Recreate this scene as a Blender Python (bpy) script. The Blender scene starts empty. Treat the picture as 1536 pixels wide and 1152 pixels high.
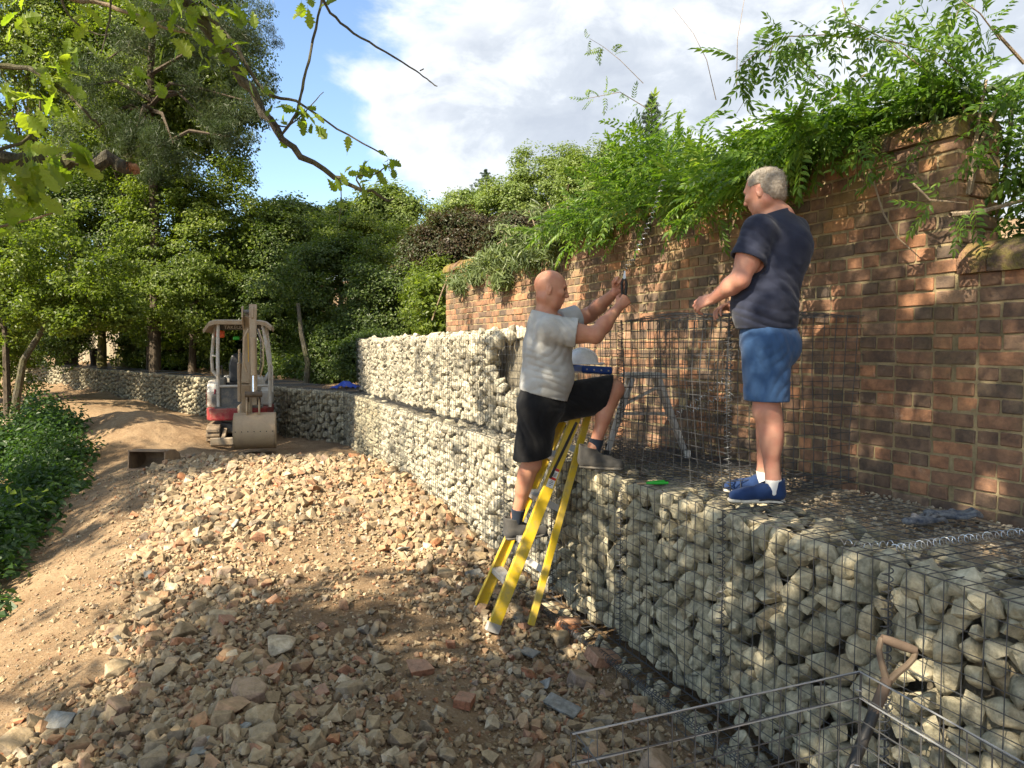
import bpy, math, random
import numpy as np
from mathutils import Vector, Matrix, Euler

# ------------------------------------------------------------------ camera, sky, sun, exposure
SC = bpy.context.scene
COL = SC.collection
R = math.radians
CAMZ, PITCH, F = 1.9, R(2.84), 1130.0            # camera height (m), tilt down, focal length in photo pixels
cam = bpy.data.cameras.new('camera')
cam.lens, cam.sensor_width, cam.sensor_fit = F / 1536 * 36, 36, 'HORIZONTAL'
cam.clip_start, cam.clip_end = 0.05, 3000
camo = bpy.data.objects.new('camera', cam)
COL.objects.link(camo)
camo.location = (0, 0, CAMZ)
camo.rotation_euler = (R(90) - PITCH, 0, 0)
SC.camera = camo

SUN_AZ = math.atan2(-0.66, -0.75)                # the sun stands behind the camera's left shoulder
SUN_EL = R(41)
SUN_TO = Vector((math.cos(SUN_EL) * -0.66, math.cos(SUN_EL) * -0.75, math.sin(SUN_EL))).normalized()
sun = bpy.data.lights.new('sun', 'SUN')
sun.energy, sun.angle, sun.color = 5.0, R(0.53), (1.0, 0.87, 0.67)
suno = bpy.data.objects.new('sun', sun)
COL.objects.link(suno)
suno.rotation_euler = SUN_TO.to_track_quat('Z', 'Y').to_euler()
suno.location = SUN_TO * 60

SC.view_settings.view_transform = 'Standard'
SC.view_settings.look = 'None'
SC.view_settings.exposure = 1.62
SC.view_settings.gamma = 1
SC.view_settings.use_curve_mapping = False
SC.render.engine = 'CYCLES'
SC.cycles.max_bounces = 6
SC.cycles.diffuse_bounces = 3
SC.cycles.glossy_bounces = 2
SC.cycles.transmission_bounces = 3
SC.cycles.transparent_max_bounces = 8
SC.cycles.use_denoising = True


class NT:
    """A short way to write node trees."""
    def __init__(s, tree):
        s.t = tree
        s.n, s.l = tree.nodes, tree.links

    def __call__(s, typ, inp=None, **kw):
        nd = s.n.new(typ)
        for k, v in kw.items():
            setattr(nd, k, v)
        for k, v in (inp or {}).items():
            sock = nd.inputs[k]
            if isinstance(v, bpy.types.NodeSocket):
                s.l.new(v, sock)
            else:
                sock.default_value = v
        return nd

    def math(s, op, a, b=0.0, c=None, clamp=False):
        d = {0: a, 1: b}
        if c is not None:
            d[2] = c
        return s('ShaderNodeMath', d, operation=op, use_clamp=clamp).outputs[0]

    def mix(s, f, a, b, typ='MIX'):
        nd = s.n.new('ShaderNodeMix')
        nd.data_type, nd.blend_type = 'RGBA', typ
        for k, v in ((0, f), (6, a), (7, b)):
            if isinstance(v, bpy.types.NodeSocket):
                s.l.new(v, nd.inputs[k])
            else:
                nd.inputs[k].default_value = v if k == 0 or len(v) == 4 else (*v, 1)
        return nd.outputs[2]

    def ramp(s, f, stops, interp='LINEAR'):
        nd = s.n.new('ShaderNodeValToRGB')
        cr = nd.color_ramp
        cr.interpolation = interp
        while len(cr.elements) < len(stops):
            cr.elements.new(0.5)
        for e, (p, c) in zip(cr.elements, stops):
            e.position = p
            e.color = (c, c, c, 1) if isinstance(c, (int, float)) else (*c, 1)
        s.l.new(f, nd.inputs[0])
        return nd.outputs[0]

    def noise(s, vec, scale, detail=4, rough=0.55, dist=0.0):
        return s('ShaderNodeTexNoise', {'Vector': vec, 'Scale': scale, 'Detail': detail, 'Roughness': rough, 'Distortion': dist}).outputs[0]


W = bpy.data.worlds.new('World')
SC.world = W
W.use_nodes = True
N = NT(W.node_tree)
N.n.clear()
tc = N('ShaderNodeTexCoord').outputs['Generated']
sky = N('ShaderNodeTexSky', sky_type='NISHITA', sun_disc=False, sun_elevation=SUN_EL,
        sun_rotation=math.atan2(-0.66, -0.75), air_density=1.0, dust_density=0.6, ozone_density=2.2, altitude=50)
sp = N('ShaderNodeSeparateXYZ', {0: tc})
# clouds: a broken deck, open towards the north-west (left of the view), closed towards the east
az = N.math('ARCTAN2', sp.outputs[0], sp.outputs[1])
warp = N('ShaderNodeVectorMath', {0: tc, 1: (1.0, 1.0, 1.7)}, operation='MULTIPLY').outputs[0]
n1 = N.noise(warp, 3.1, 9, 0.56, 0.25)
n2 = N.noise(warp, 9.0, 8, 0.6, 0.4)
cov = N('ShaderNodeMapRange', {0: az, 1: -0.30, 2: 0.10, 3: -0.02, 4: 0.36}).outputs[0]
hi = N('ShaderNodeMapRange', {0: sp.outputs[2], 1: 0.05, 2: 0.30, 3: 0.0, 4: 0.03}).outputs[0]
dens = N.math('ADD', N.math('ADD', n1, cov), hi)
mask = N('ShaderNodeMapRange', {0: dens, 1: 0.585, 2: 0.70, 3: 0.0, 4: 1.0}, interpolation_type='SMOOTHSTEP').outputs[0]
shade = N.math('ADD', N.math('MULTIPLY', n2, 0.7), N.math('MULTIPLY', dens, 0.3))
ccol = N.ramp(shade, [(0.42, (0.95, 0.96, 0.98)), (0.52, (0.76, 0.79, 0.83)), (0.61, (0.56, 0.60, 0.66)), (0.74, (0.47, 0.51, 0.58))])
edge = N('ShaderNodeMapRange', {0: dens, 1: 0.62, 2: 0.82, 3: 1.0, 4: 0.0}).outputs[0]
ccol = N.mix(N.math('MULTIPLY', edge, 0.75), ccol, (0.97, 0.98, 0.99))
skyc = N.mix(1.0, sky.outputs[0], (0.092, 0.092, 0.092), 'MULTIPLY')
cl = N.mix(1.0, ccol, (0.455, 0.455, 0.452), 'MULTIPLY')
fin = N.mix(N.math('MULTIPLY', mask, 0.95), skyc, cl)
bg = N('ShaderNodeBackground', {0: fin, 1: 1.0})
out = N('ShaderNodeOutputWorld', {0: bg.outputs[0]})

# ------------------------------------------------------------------ helpers
RNG = np.random.default_rng(7)
random.seed(7)


def at(px, py, Y):
    """The world point seen at pixel (px, py) of the 1536 x 1152 photograph, Y metres in front of the camera."""
    cp, sp_ = math.cos(PITCH), math.sin(PITCH)
    u, v = (px - 768) / F, (py - 576) / F
    d = Vector((u, cp - v * sp_, -sp_ - v * cp))
    return Vector((0, 0, CAMZ)) + d * (Y / d.y)


def tag(o, label=None, cat=None, group=None, kind=None):
    for k, v in (('label', label), ('category', cat), ('group', group), ('kind', kind)):
        if v:
            o[k] = v
    return o


def empty(name, loc, rz=0.0, label=None, cat=None, group=None):
    o = bpy.data.objects.new(name, None)
    COL.objects.link(o)
    o.location, o.rotation_euler = loc, (0, 0, rz)
    o.empty_display_size = 0.1
    return tag(o, label, cat, group)


def link(name, me, parent=None, loc=None, rot=None, scale=None, kind=None):
    o = bpy.data.objects.new(name, me)
    COL.objects.link(o)
    if parent is not None:
        o.parent = parent
    if loc is not None:
        o.location = loc
    if rot is not None:
        o.rotation_euler = rot
    if scale is not None:
        o.scale = (scale,) * 3 if isinstance(scale, (int, float)) else scale
    if kind:
        o['kind'] = kind
    return o


def npmesh(name, V, Fc, mat, smooth=False):
    """A mesh from numpy arrays: V (n,3), Fc (m,k) with k = 3 or 4, or a list of such arrays."""
    V = np.asarray(V, dtype=np.float32)
    Fs = Fc if isinstance(Fc, list) else [Fc]
    Fs = [np.asarray(f, dtype=np.int32) for f in Fs if len(f)]
    me = bpy.data.meshes.new(name)
    me.vertices.add(len(V))
    me.vertices.foreach_set('co', V.ravel())
    idx = np.concatenate([f.ravel() for f in Fs])
    tot = np.concatenate([np.full(len(f), f.shape[1], dtype=np.int32) for f in Fs])
    me.loops.add(len(idx))
    me.loops.foreach_set('vertex_index', idx)
    me.polygons.add(len(tot))
    st = np.zeros(len(tot), dtype=np.int32)
    st[1:] = np.cumsum(tot)[:-1]
    me.polygons.foreach_set('loop_start', st)
    me.polygons.foreach_set('loop_total', tot)
    me.polygons.foreach_set('use_smooth', np.full(len(tot), smooth, dtype=bool))
    for m in (mat if isinstance(mat, (list, tuple)) else [mat]):
        me.materials.append(m)
    me.update(calc_edges=True)
    return me


class MB:
    """Collects boxes, bars, tubes and plates into ONE mesh."""
    def __init__(s):
        s.v, s.f = [], []

    def add(s, V, Fc):
        n = len(s.v)
        s.v += [tuple(p) for p in V]
        s.f += [tuple(i + n for i in f) for f in Fc]
        return s

    def box(s, c, size, rot=None, taper=1.0, bev=0.0):
        x, y, z = (d / 2 for d in size)
        if bev > 0:
            b = min(bev, x * .49, y * .49, z * .49)
            V = []
            for sx in (-1, 1):
                for sy in (-1, 1):
                    for sz in (-1, 1):
                        V += [(sx * (x - b), sy * (y - b), sz * z), (sx * (x - b), sy * y, sz * (z - b)), (sx * x, sy * (y - b), sz * (z - b))]
            bm = bmesh_hull(V)
            V, Fc = bm
        else:
            V = [(-x, -y, -z), (x, -y, -z), (x, y, -z), (-x, y, -z), (-x * taper, -y * taper, z), (x * taper, -y * taper, z), (x * taper, y * taper, z), (-x * taper, y * taper, z)]
            Fc = [(0, 3, 2, 1), (4, 5, 6, 7), (0, 1, 5, 4), (1, 2, 6, 5), (2, 3, 7, 6), (3, 0, 4, 7)]
        M = Euler(rot).to_matrix() if rot else None
        c = Vector(c)
        V = [(M @ Vector(p) if M else Vector(p)) + c for p in V]
        return s.add(V, Fc)

    def bar(s, a, b, w, h=None, up=(0, 0, 1), w2=None, h2=None):
        """A rectangular bar from a to b, w across and h along up."""
        a, b = Vector(a), Vector(b)
        h = w if h is None else h
        w2 = w if w2 is None else w2
        h2 = h if h2 is None else h2
        t = (b - a).normalized()
        u = Vector(up)
        sd = t.cross(u)
        if sd.length < 1e-4:
            sd = t.cross(Vector((1, 0, 0)))
        sd.normalize()
        u = sd.cross(t).normalized()
        V = []
        for p, ww, hh in ((a, w, h), (b, w2, h2)):
            for i, j in ((-1, -1), (1, -1), (1, 1), (-1, 1)):
                V.append(p + sd * (i * ww / 2) + u * (j * hh / 2))
        return s.add(V, [(0, 3, 2, 1), (4, 5, 6, 7), (0, 1, 5, 4), (1, 2, 6, 5), (2, 3, 7, 6), (3, 0, 4, 7)])

    def tube(s, pts, r, n=8, cap=True):
        """A round tube along pts; r is a radius or one per point."""
        P = [Vector(p) for p in pts]
        rs = [r] * len(P) if isinstance(r, (int, float)) else list(r)
        V, Fc = [], []
        nrm = None
        for i, p in enumerate(P):
            t = (P[min(i + 1, len(P) - 1)] - P[max(i - 1, 0)])
            t = t.normalized() if t.length > 1e-9 else Vector((0, 0, 1))
            if nrm is None:
                nrm = t.orthogonal().normalized()
            else:
                nrm = (nrm - t * nrm.dot(t))
                nrm = nrm.normalized() if nrm.length > 1e-6 else t.orthogonal().normalized()
            bi = t.cross(nrm)
            for k in range(n):
                a = 2 * math.pi * k / n
                V.append(p + (nrm * math.cos(a) + bi * math.sin(a)) * rs[i])
        for i in range(len(P) - 1):
            for k in range(n):
                k2 = (k + 1) % n
                Fc.append((i * n + k, i * n + k2, (i + 1) * n + k2, (i + 1) * n + k))
        if cap:
            Fc.append(tuple(reversed(range(n))))
            Fc.append(tuple((len(P) - 1) * n + k for k in range(n)))
        return s.add(V, Fc)

    def prism(s, poly, a, b, plane='xz'):
        """Extrude a 2D polygon (list of pairs) from a to b along the axis left over."""
        n = len(poly)
        V = []
        for d in (a, b):
            for p, q in poly:
                V.append((p, d, q) if plane == 'xz' else (d, p, q) if plane == 'yz' else (p, q, d))
        Fc = [tuple(range(n)), tuple(reversed(range(n, 2 * n)))]
        Fc += [(i, i + n, (i + 1) % n + n, (i + 1) % n) for i in range(n)]
        return s.add(V, Fc)

    def ring(s, c, R1, r, axis=(0, 0, 1), n=16, m=6):
        c, ax = Vector(c), Vector(axis).normalized()
        u = ax.orthogonal().normalized()
        w = ax.cross(u)
        V, Fc = [], []
        for i in range(n):
            a = 2 * math.pi * i / n
            d = u * math.cos(a) + w * math.sin(a)
            for j in range(m):
                b = 2 * math.pi * j / m
                V.append(c + d * (R1 + r * math.cos(b)) + ax * (r * math.sin(b)))
        for i in range(n):
            for j in range(m):
                Fc.append((i * m + j, ((i + 1) % n) * m + j, ((i + 1) % n) * m + (j + 1) % m, i * m + (j + 1) % m))
        return s.add(V, Fc)

    def mesh(s, name, mat, smooth=False, bevel=0.0):
        me = bpy.data.meshes.new(name)
        me.from_pydata([tuple(p) for p in s.v], [], s.f)
        if bevel > 0 or True:
            bm = bmesh.new()
            bm.from_mesh(me)
            bmesh.ops.recalc_face_normals(bm, faces=bm.faces)
            if bevel > 0:
                ed = [e for e in bm.edges if len(e.link_faces) == 2 and e.calc_face_angle(0) > R(35)]
                bmesh.ops.bevel(bm, geom=ed, offset=bevel, segments=2, profile=0.6, affect='EDGES', clamp_overlap=True)
            bm.to_mesh(me)
            bm.free()
        me.materials.append(mat)
        if smooth:
            me.polygons.foreach_set('use_smooth', np.ones(len(me.polygons), dtype=bool))
            if smooth != 'all':
                me.set_sharp_from_angle(angle=R(40))
        me.update()
        return me

    def build(s, name, mat, parent=None, origin=(0, 0, 0), smooth=False, bevel=0.0, kind=None):
        o_ = Vector(origin)
        if o_.length:
            s.v = [tuple(Vector(p) - o_) for p in s.v]
        return link(name, s.mesh(name, mat, smooth, bevel), parent, kind=kind)


import bmesh


def bmesh_hull(pts):
    bm = bmesh.new()
    vs = [bm.verts.new(p) for p in pts]
    r = bmesh.ops.convex_hull(bm, input=vs)
    bmesh.ops.delete(bm, geom=[g for g in r['geom_interior'] if isinstance(g, bmesh.types.BMVert)], context='VERTS')
    bmesh.ops.dissolve_limit(bm, angle_limit=0.02, verts=bm.verts, edges=bm.edges)
    bm.verts.index_update()
    V = [tuple(v.co) for v in bm.verts]
    Fc = [tuple(v.index for v in f.verts) for f in bm.faces]
    bm.free()
    return V, Fc


# ------------------------------------------------------------------ materials
def mat_new(name):
    m = bpy.data.materials.new(name)
    m.use_nodes = True
    n = NT(m.node_tree)
    n.n.clear()
    return m, n


def finish(n, col, rough=0.8, bump=None, bstr=0.3, bdist=0.01, metal=0.0, spec=0.3, **kw):
    inp = {'Base Color': col if isinstance(col, bpy.types.NodeSocket) else (*col, 1), 'Roughness': rough, 'Metallic': metal, 'Specular IOR Level': spec}
    inp.update(kw)
    if bump is not None:
        inp['Normal'] = n('ShaderNodeBump', {'Strength': bstr, 'Distance': bdist, 'Height': bump}).outputs[0]
    b = n('ShaderNodeBsdfPrincipled', inp)
    n('ShaderNodeOutputMaterial', {0: b.outputs[0]})
    return b


def rnd_socket(n):
    """A random number that differs from object to object and from loose piece to loose piece."""
    a = n('ShaderNodeObjectInfo').outputs['Random']
    b = n('ShaderNodeNewGeometry').outputs['Random Per Island']
    return n.math('FRACT', n.math('ADD', n.math('MULTIPLY', a, 7.31), b))


def mat_plain(name, col, rough=0.6, metal=0.0, dirt=None, dirt_amt=0.4, scale=14.0, spec=0.4, bstr=0.12):
    m, n = mat_new(name)
    pos = n('ShaderNodeNewGeometry').outputs['Position']
    a = n.noise(pos, scale, 6, 0.62)
    b = n.noise(pos, scale * 6, 4, 0.6)
    c = n.mix(n.ramp(a, [(0.35, 0.0), (0.7, 1.0)]), tuple(x * 0.86 for x in col), tuple(min(1, x * 1.1) for x in col))
    if dirt:
        f = n.ramp(n.math('ADD', n.math('MULTIPLY', a, 0.7), n.math('MULTIPLY', b, 0.3)), [(0.56 - dirt_amt * 0.3, 0.0), (0.72 - dirt_amt * 0.2, 1.0)])
        c = n.mix(n.math('MULTIPLY', f, min(1, dirt_amt * 1.8)), c, dirt)
    rr = n.ramp(b, [(0.3, max(0.05, rough - 0.1)), (0.7, min(1, rough + 0.1))])
    finish(n, c, rr, b, bstr, 0.004, metal, spec)
    return m


def mat_stone(name, stops, dust=(0.5, 0.43, 0.32), dust_amt=0.5, sc=1.0, stain=(0.16, 0.12, 0.07), rough=0.9, bstr=0.85):
    m, n = mat_new(name)
    rs = rnd_socket(n)
    co = n('ShaderNodeTexCoord').outputs['Object']
    pos = n('ShaderNodeNewGeometry').outputs['Position']
    base = n.ramp(rs, stops, 'LINEAR')
    a = n.noise(pos, 26 * sc, 6, 0.65)
    b = n.noise(pos, 110 * sc, 5, 0.65)
    c = n.mix(n.ramp(a, [(0.36, 0.0), (0.66, 1.0)]), n.mix(1, base, (0.50, 0.50, 0.47), 'MULTIPLY'), n.mix(1, base, (1.22, 1.19, 1.12), 'MULTIPLY'))
    st = n.ramp(n.noise(pos, 11 * sc, 5, 0.7), [(0.56, 0.0), (0.68, 1.0)])
    c = n.mix(n.math('MULTIPLY', st, 0.4), c, stain)
    nz = n('ShaderNodeSeparateXYZ', {0: n('ShaderNodeNewGeometry').outputs['Normal']}).outputs[2]
    dz = n('ShaderNodeMapRange', {0: nz, 1: 0.15, 2: 0.9, 3: 0.0, 4: dust_amt}).outputs[0]
    c = n.mix(n.math('MULTIPLY', dz, n.ramp(b, [(0.3, 0.35), (0.6, 1.0)])), c, dust)
    c = n.mix(n.math('MULTIPLY', n.ramp(b, [(0.66, 0.0), (0.75, 1.0)]), 0.35), c, (0.62, 0.58, 0.48))
    hgt = n.math('ADD', n.math('MULTIPLY', a, 0.7), n.math('MULTIPLY', b, 0.4))
    finish(n, c, rough, hgt, bstr, 0.012, 0, 0.25)
    return m


M = {}
M['gabion_stone'] = mat_stone('flint', [(0.0, (0.40, 0.365, 0.26)), (0.2, (0.27, 0.26, 0.20)), (0.42, (0.46, 0.415, 0.295)), (0.6, (0.33, 0.305, 0.225)), (0.8, (0.52, 0.475, 0.35)), (0.92, (0.30, 0.25, 0.165)), (1.0, (0.44, 0.39, 0.28))],
                              dust=(0.52, 0.46, 0.34), dust_amt=0.3, stain=(0.24, 0.19, 0.11))
M['sunlit_stone'] = mat_stone('sunlit_flint', [(0.0, (0.50, 0.46, 0.36)), (0.3, (0.40, 0.37, 0.30)), (0.6, (0.58, 0.54, 0.43)), (0.85, (0.34, 0.32, 0.265)), (1.0, (0.54, 0.50, 0.40))],
                            dust=(0.58, 0.52, 0.38), dust_amt=0.3, stain=(0.34, 0.27, 0.16))  # lighter copy of the flint, sunshine put into its colour
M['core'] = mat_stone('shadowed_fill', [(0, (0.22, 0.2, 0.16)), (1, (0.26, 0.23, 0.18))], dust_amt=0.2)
M['rubble'] = mat_stone('rubble', [(0.0, (0.30, 0.235, 0.16)), (0.12, (0.41, 0.32, 0.21)), (0.26, (0.20, 0.175, 0.145)), (0.38, (0.34, 0.27, 0.19)), (0.48, (0.15, 0.105, 0.07)), (0.58, (0.46, 0.37, 0.255)),
                                   (0.68, (0.25, 0.155, 0.10)), (0.76, (0.35, 0.20, 0.13)), (0.84, (0.245, 0.23, 0.205)), (0.90, (0.42, 0.17, 0.085)), (0.94, (0.37, 0.30, 0.21)), (1.0, (0.60, 0.54, 0.44))],
                        dust=(0.41, 0.295, 0.15), dust_amt=0.5, stain=(0.17, 0.11, 0.06))
M['rubble_brick'] = mat_stone('broken_brick', [(0.0, (0.40, 0.16, 0.085)), (0.35, (0.33, 0.165, 0.11)), (0.6, (0.46, 0.20, 0.09)), (1.0, (0.37, 0.23, 0.17))], dust=(0.42, 0.31, 0.21), dust_amt=0.45)
M['slate'] = mat_stone('slate', [(0, (0.21, 0.22, 0.215)), (1, (0.27, 0.28, 0.28))], dust=(0.36, 0.30, 0.22), dust_amt=0.25)
M['litter'] = mat_stone('stone_chips', [(0.0, (0.36, 0.30, 0.215)), (0.3, (0.45, 0.39, 0.295)), (0.5, (0.28, 0.21, 0.14)), (0.7, (0.50, 0.44, 0.335)), (1.0, (0.40, 0.33, 0.24))], dust=(0.40, 0.33, 0.24), dust_amt=0.5)
M['wire'] = mat_plain('galvanised_wire', (0.085, 0.088, 0.092), 0.45, 0.3, scale=30)
M['new_wire'] = mat_plain('bright_wire', (0.5, 0.51, 0.52), 0.34, 0.9, scale=30)


def mat_soil(name='soil', k=(1.08, 1.16, 1.26)):
    m, n = mat_new(name)
    pos = n('ShaderNodeNewGeometry').outputs['Position']
    big = n.noise(pos, 0.9, 5, 0.6)
    mid = n.noise(pos, 7, 6, 0.65)
    fine = n.noise(pos, 55, 6, 0.7)
    vor = n('ShaderNodeTexVoronoi', {'Vector': pos, 'Scale': 38.0, 'Randomness': 1.0})
    c = n.mix(n.ramp(big, [(0.35, 0.0), (0.65, 1.0)]), (0.175, 0.105, 0.052), (0.285, 0.190, 0.104))
    c = n.mix(n.math('MULTIPLY', n.ramp(mid, [(0.42, 0.0), (0.62, 1.0)]), 0.6), c, (0.155, 0.092, 0.048))
    c = n.mix(n.math('MULTIPLY', n.ramp(fine, [(0.5, 0.0), (0.68, 1.0)]), 0.5), c, (0.40, 0.295, 0.185))
    chips = n.ramp(vor.outputs['Distance'], [(0.10, 1.0), (0.2, 0.0)])
    pick = n.ramp(n('ShaderNodeSeparateColor', {0: vor.outputs['Color']}).outputs[0], [(0.72, 0.0), (0.76, 1.0)])
    c = n.mix(n.math('MULTIPLY', n.math('MULTIPLY', chips, pick), 0.75), c, (0.46, 0.40, 0.31))
    c = n.mix(1.0, c, k, 'MULTIPLY')
    h = n.math('ADD', n.math('MULTIPLY', mid, 0.8), n.math('ADD', n.math('MULTIPLY', fine, 0.35), n.math('MULTIPLY', chips, 0.25)))
    finish(n, c, 0.95, h, 1.0, 0.045, 0, 0.12)
    return m


M['soil'] = mat_soil()
M['shelf_soil'] = mat_soil('grey_brown_soil', (1.75, 2.05, 2.5))


def mat_leaf(name, stops, trans=0.45, rough=0.45, tcol=None, var=0.35, spec=0.35):
    """Leaf: diffuse and shiny above, lets light through; colour differs from leaf to leaf and from clump to clump."""
    m, n = mat_new(name)
    rs = rnd_socket(n)
    pos = n('ShaderNodeNewGeometry').outputs['Position']
    cl = n.noise(pos, 0.8, 3, 0.6)
    f = n.math('ADD', n.math('MULTIPLY', rs, 1 - var), n.math('MULTIPLY', n.ramp(cl, [(0.3, 0.0), (0.7, 1.0)]), var))
    c = n.ramp(f, stops)
    b = n('ShaderNodeBsdfPrincipled', {'Base Color': c, 'Roughness': rough, 'Specular IOR Level': spec})
    tc_ = n.mix(1.0, c, tcol or (1.9, 2.0, 0.6), 'MULTIPLY')
    t = n('ShaderNodeBsdfTranslucent', {'Color': tc_})
    mx = n('ShaderNodeMixShader', {0: trans, 1: b.outputs[0], 2: t.outputs[0]})
    n('ShaderNodeOutputMaterial', {0: mx.outputs[0]})
    return m


M['leaf_mid'] = mat_leaf('green_leaves', [(0.0, (0.042, 0.068, 0.013)), (0.5, (0.105, 0.150, 0.027)), (1.0, (0.205, 0.245, 0.044))])
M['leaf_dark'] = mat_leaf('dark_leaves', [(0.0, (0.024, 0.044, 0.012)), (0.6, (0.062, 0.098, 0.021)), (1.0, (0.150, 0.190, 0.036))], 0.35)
M['leaf_oak'] = mat_leaf('oak_leaves', [(0.0, (0.085, 0.135, 0.018)), (0.6, (0.145, 0.205, 0.028)), (1.0, (0.22, 0.265, 0.038))], 0.55)
M['leaf_wist'] = mat_leaf('climber_leaves', [(0.0, (0.045, 0.098, 0.018)), (0.5, (0.090, 0.165, 0.026)), (0.85, (0.16, 0.235, 0.036)), (1.0, (0.24, 0.28, 0.05))], 0.45)
M['leaf_far'] = mat_leaf('far_leaves', [(0.0, (0.075, 0.115, 0.032)), (0.5, (0.13, 0.18, 0.046)), (1.0, (0.21, 0.25, 0.064))], 0.35, var=0.5)
M['leaf_far_blue'] = mat_leaf('far_bluish_leaves', [(0.0, (0.05, 0.095, 0.045)), (0.5, (0.085, 0.14, 0.06)), (1.0, (0.12, 0.18, 0.07))], 0.3, var=0.5)
M['leaf_copper'] = mat_leaf('copper_leaves', [(0.0, (0.022, 0.020, 0.013)), (0.35, (0.060, 0.042, 0.022)), (0.6, (0.040, 0.060, 0.020)), (0.8, (0.060, 0.085, 0.026)), (1.0, (0.16, 0.085, 0.036))], 0.3, tcol=(1.6, 1.1, 0.7), var=0.6)
M['needle'] = mat_leaf('pine_needles', [(0.0, (0.035, 0.050, 0.026)), (0.5, (0.055, 0.085, 0.036)), (0.8, (0.085, 0.105, 0.045)), (1.0, (0.16, 0.12, 0.08))], 0.2, var=0.6)
M['conifer'] = mat_leaf('conifer_needles', [(0.0, (0.02, 0.04, 0.022)), (1.0, (0.06, 0.10, 0.045))], 0.15)
M['nettle'] = mat_leaf('nettle_leaves', [(0.0, (0.020, 0.046, 0.013)), (0.5, (0.038, 0.080, 0.022)), (1.0, (0.072, 0.128, 0.030))], 0.4)
M['bamboo'] = mat_leaf('narrow_grey_leaves', [(0.0, (0.075, 0.105, 0.045)), (0.5, (0.12, 0.16, 0.07)), (1.0, (0.21, 0.25, 0.12))], 0.3)


def mat_bark(name, c1, c2, moss=0.0, sc=1.0):
    m, n = mat_new(name)
    pos = n('ShaderNodeNewGeometry').outputs['Position']
    v = n('ShaderNodeVectorMath', {0: pos, 1: (9 * sc, 9 * sc, 2.2 * sc)}, operation='MULTIPLY').outputs[0]
    a = n.noise(v, 2.5, 7, 0.7, 0.6)
    b = n.noise(pos, 40 * sc, 4, 0.6)
    c = n.mix(n.ramp(a, [(0.35, 0.0), (0.65, 1.0)]), c1, c2)
    if moss:
        c = n.mix(n.math('MULTIPLY', n.ramp(n.noise(pos, 4, 5, 0.7), [(0.42, 0.0), (0.6, 1.0)]), moss), c, (0.16, 0.16, 0.035))
    finish(n, c, 0.92, n.math('ADD', a, n.math('MULTIPLY', b, 0.3)), 0.8, 0.03, 0, 0.2)
    return m


M['bark'] = mat_bark('bark', (0.038, 0.030, 0.022), (0.105, 0.083, 0.06))
M['bark_moss'] = mat_bark('mossy_bark', (0.05, 0.042, 0.028), (0.14, 0.115, 0.075), 0.8)
M['bark_lichen'] = mat_bark('lichened_bark', (0.030, 0.025, 0.020), (0.125, 0.115, 0.09), 0.25, 2.0)
M['stem'] = mat_bark('pale_stem', (0.22, 0.16, 0.10), (0.40, 0.32, 0.23), 0.0, 3.0)
M['torn_wood'] = mat_bark('torn_wood', (0.22, 0.10, 0.05), (0.40, 0.22, 0.12), 0, 3)


def brickcol(n, rs, pos, green=0.35):
    base = n.ramp(rs, [(0.0, (0.118, 0.092, 0.074)), (0.18, (0.145, 0.104, 0.078)), (0.36, (0.175, 0.115, 0.082)), (0.58, (0.235, 0.138, 0.090)), (0.80, (0.36, 0.19, 0.11)), (0.92, (0.15, 0.110, 0.082)), (1.0, (0.30, 0.20, 0.135))])
    a = n.noise(pos, 13, 6, 0.68)
    b = n.noise(pos, 85, 5, 0.65)
    c = n.mix(n.ramp(a, [(0.34, 0.0), (0.66, 1.0)]), n.mix(1, base, (0.55, 0.55, 0.58), 'MULTIPLY'), n.mix(1, base, (1.35, 1.25, 1.12), 'MULTIPLY'))
    soot = n.ramp(n.noise(pos, 2.1, 5, 0.65), [(0.50, 0.0), (0.66, 1.0)])
    c = n.mix(n.math('MULTIPLY', soot, 0.55), c, (0.058, 0.050, 0.044))
    eff = n.ramp(n.noise(pos, 5, 6, 0.7), [(0.60, 0.0), (0.72, 1.0)])
    c = n.mix(n.math('MULTIPLY', n.math('MULTIPLY', eff, n.ramp(b, [(0.35, 0.0), (0.6, 1.0)])), 0.5), c, (0.50, 0.40, 0.29))
    alg = n.ramp(n.noise(pos, 1.3, 5, 0.7), [(0.52, 0.0), (0.64, 1.0)])
    c = n.mix(n.math('MULTIPLY', alg, green), c, (0.10, 0.098, 0.05))
    zc = n('ShaderNodeSeparateXYZ', {0: pos}).outputs[2]
    lich = n.math('MULTIPLY', n('ShaderNodeMapRange', {0: zc, 1: 2.45, 2: 3.05, 3: 0.0, 4: 1.0}).outputs[0], n.ramp(n.noise(pos, 2.4, 6, 0.72), [(0.47, 0.0), (0.6, 1.0)]))
    c = n.mix(n.math('MULTIPLY', lich, 0.6), c, (0.34, 0.25, 0.07))
    return c, a, b


m, n = mat_new('brick')
pos = n('ShaderNodeNewGeometry').outputs['Position']
c, a, b = brickcol(n, rnd_socket(n), pos, 0.3)
finish(n, c, 0.88, n.math('ADD', n.math('MULTIPLY', a, 0.8), n.math('MULTIPLY', b, 0.5)), 0.6, 0.012, 0, 0.25)
M['brick'] = m
m, n = mat_new('lime_mortar')
pos = n('ShaderNodeNewGeometry').outputs['Position']
a = n.noise(pos, 6, 6, 0.7)
b = n.noise(pos, 90, 5, 0.7)
c = n.mix(n.ramp(a, [(0.32, 0.0), (0.62, 1.0)]), (0.16, 0.13, 0.075), (0.37, 0.295, 0.17))
c = n.mix(n.math('MULTIPLY', n.ramp(n.noise(pos, 1.7, 5, 0.7), [(0.5, 0.0), (0.66, 1.0)]), 0.6), c, (0.13, 0.115, 0.07))
finish(n, c, 0.95, b, 0.7, 0.01, 0, 0.15)
M['mortar'] = m
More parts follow.
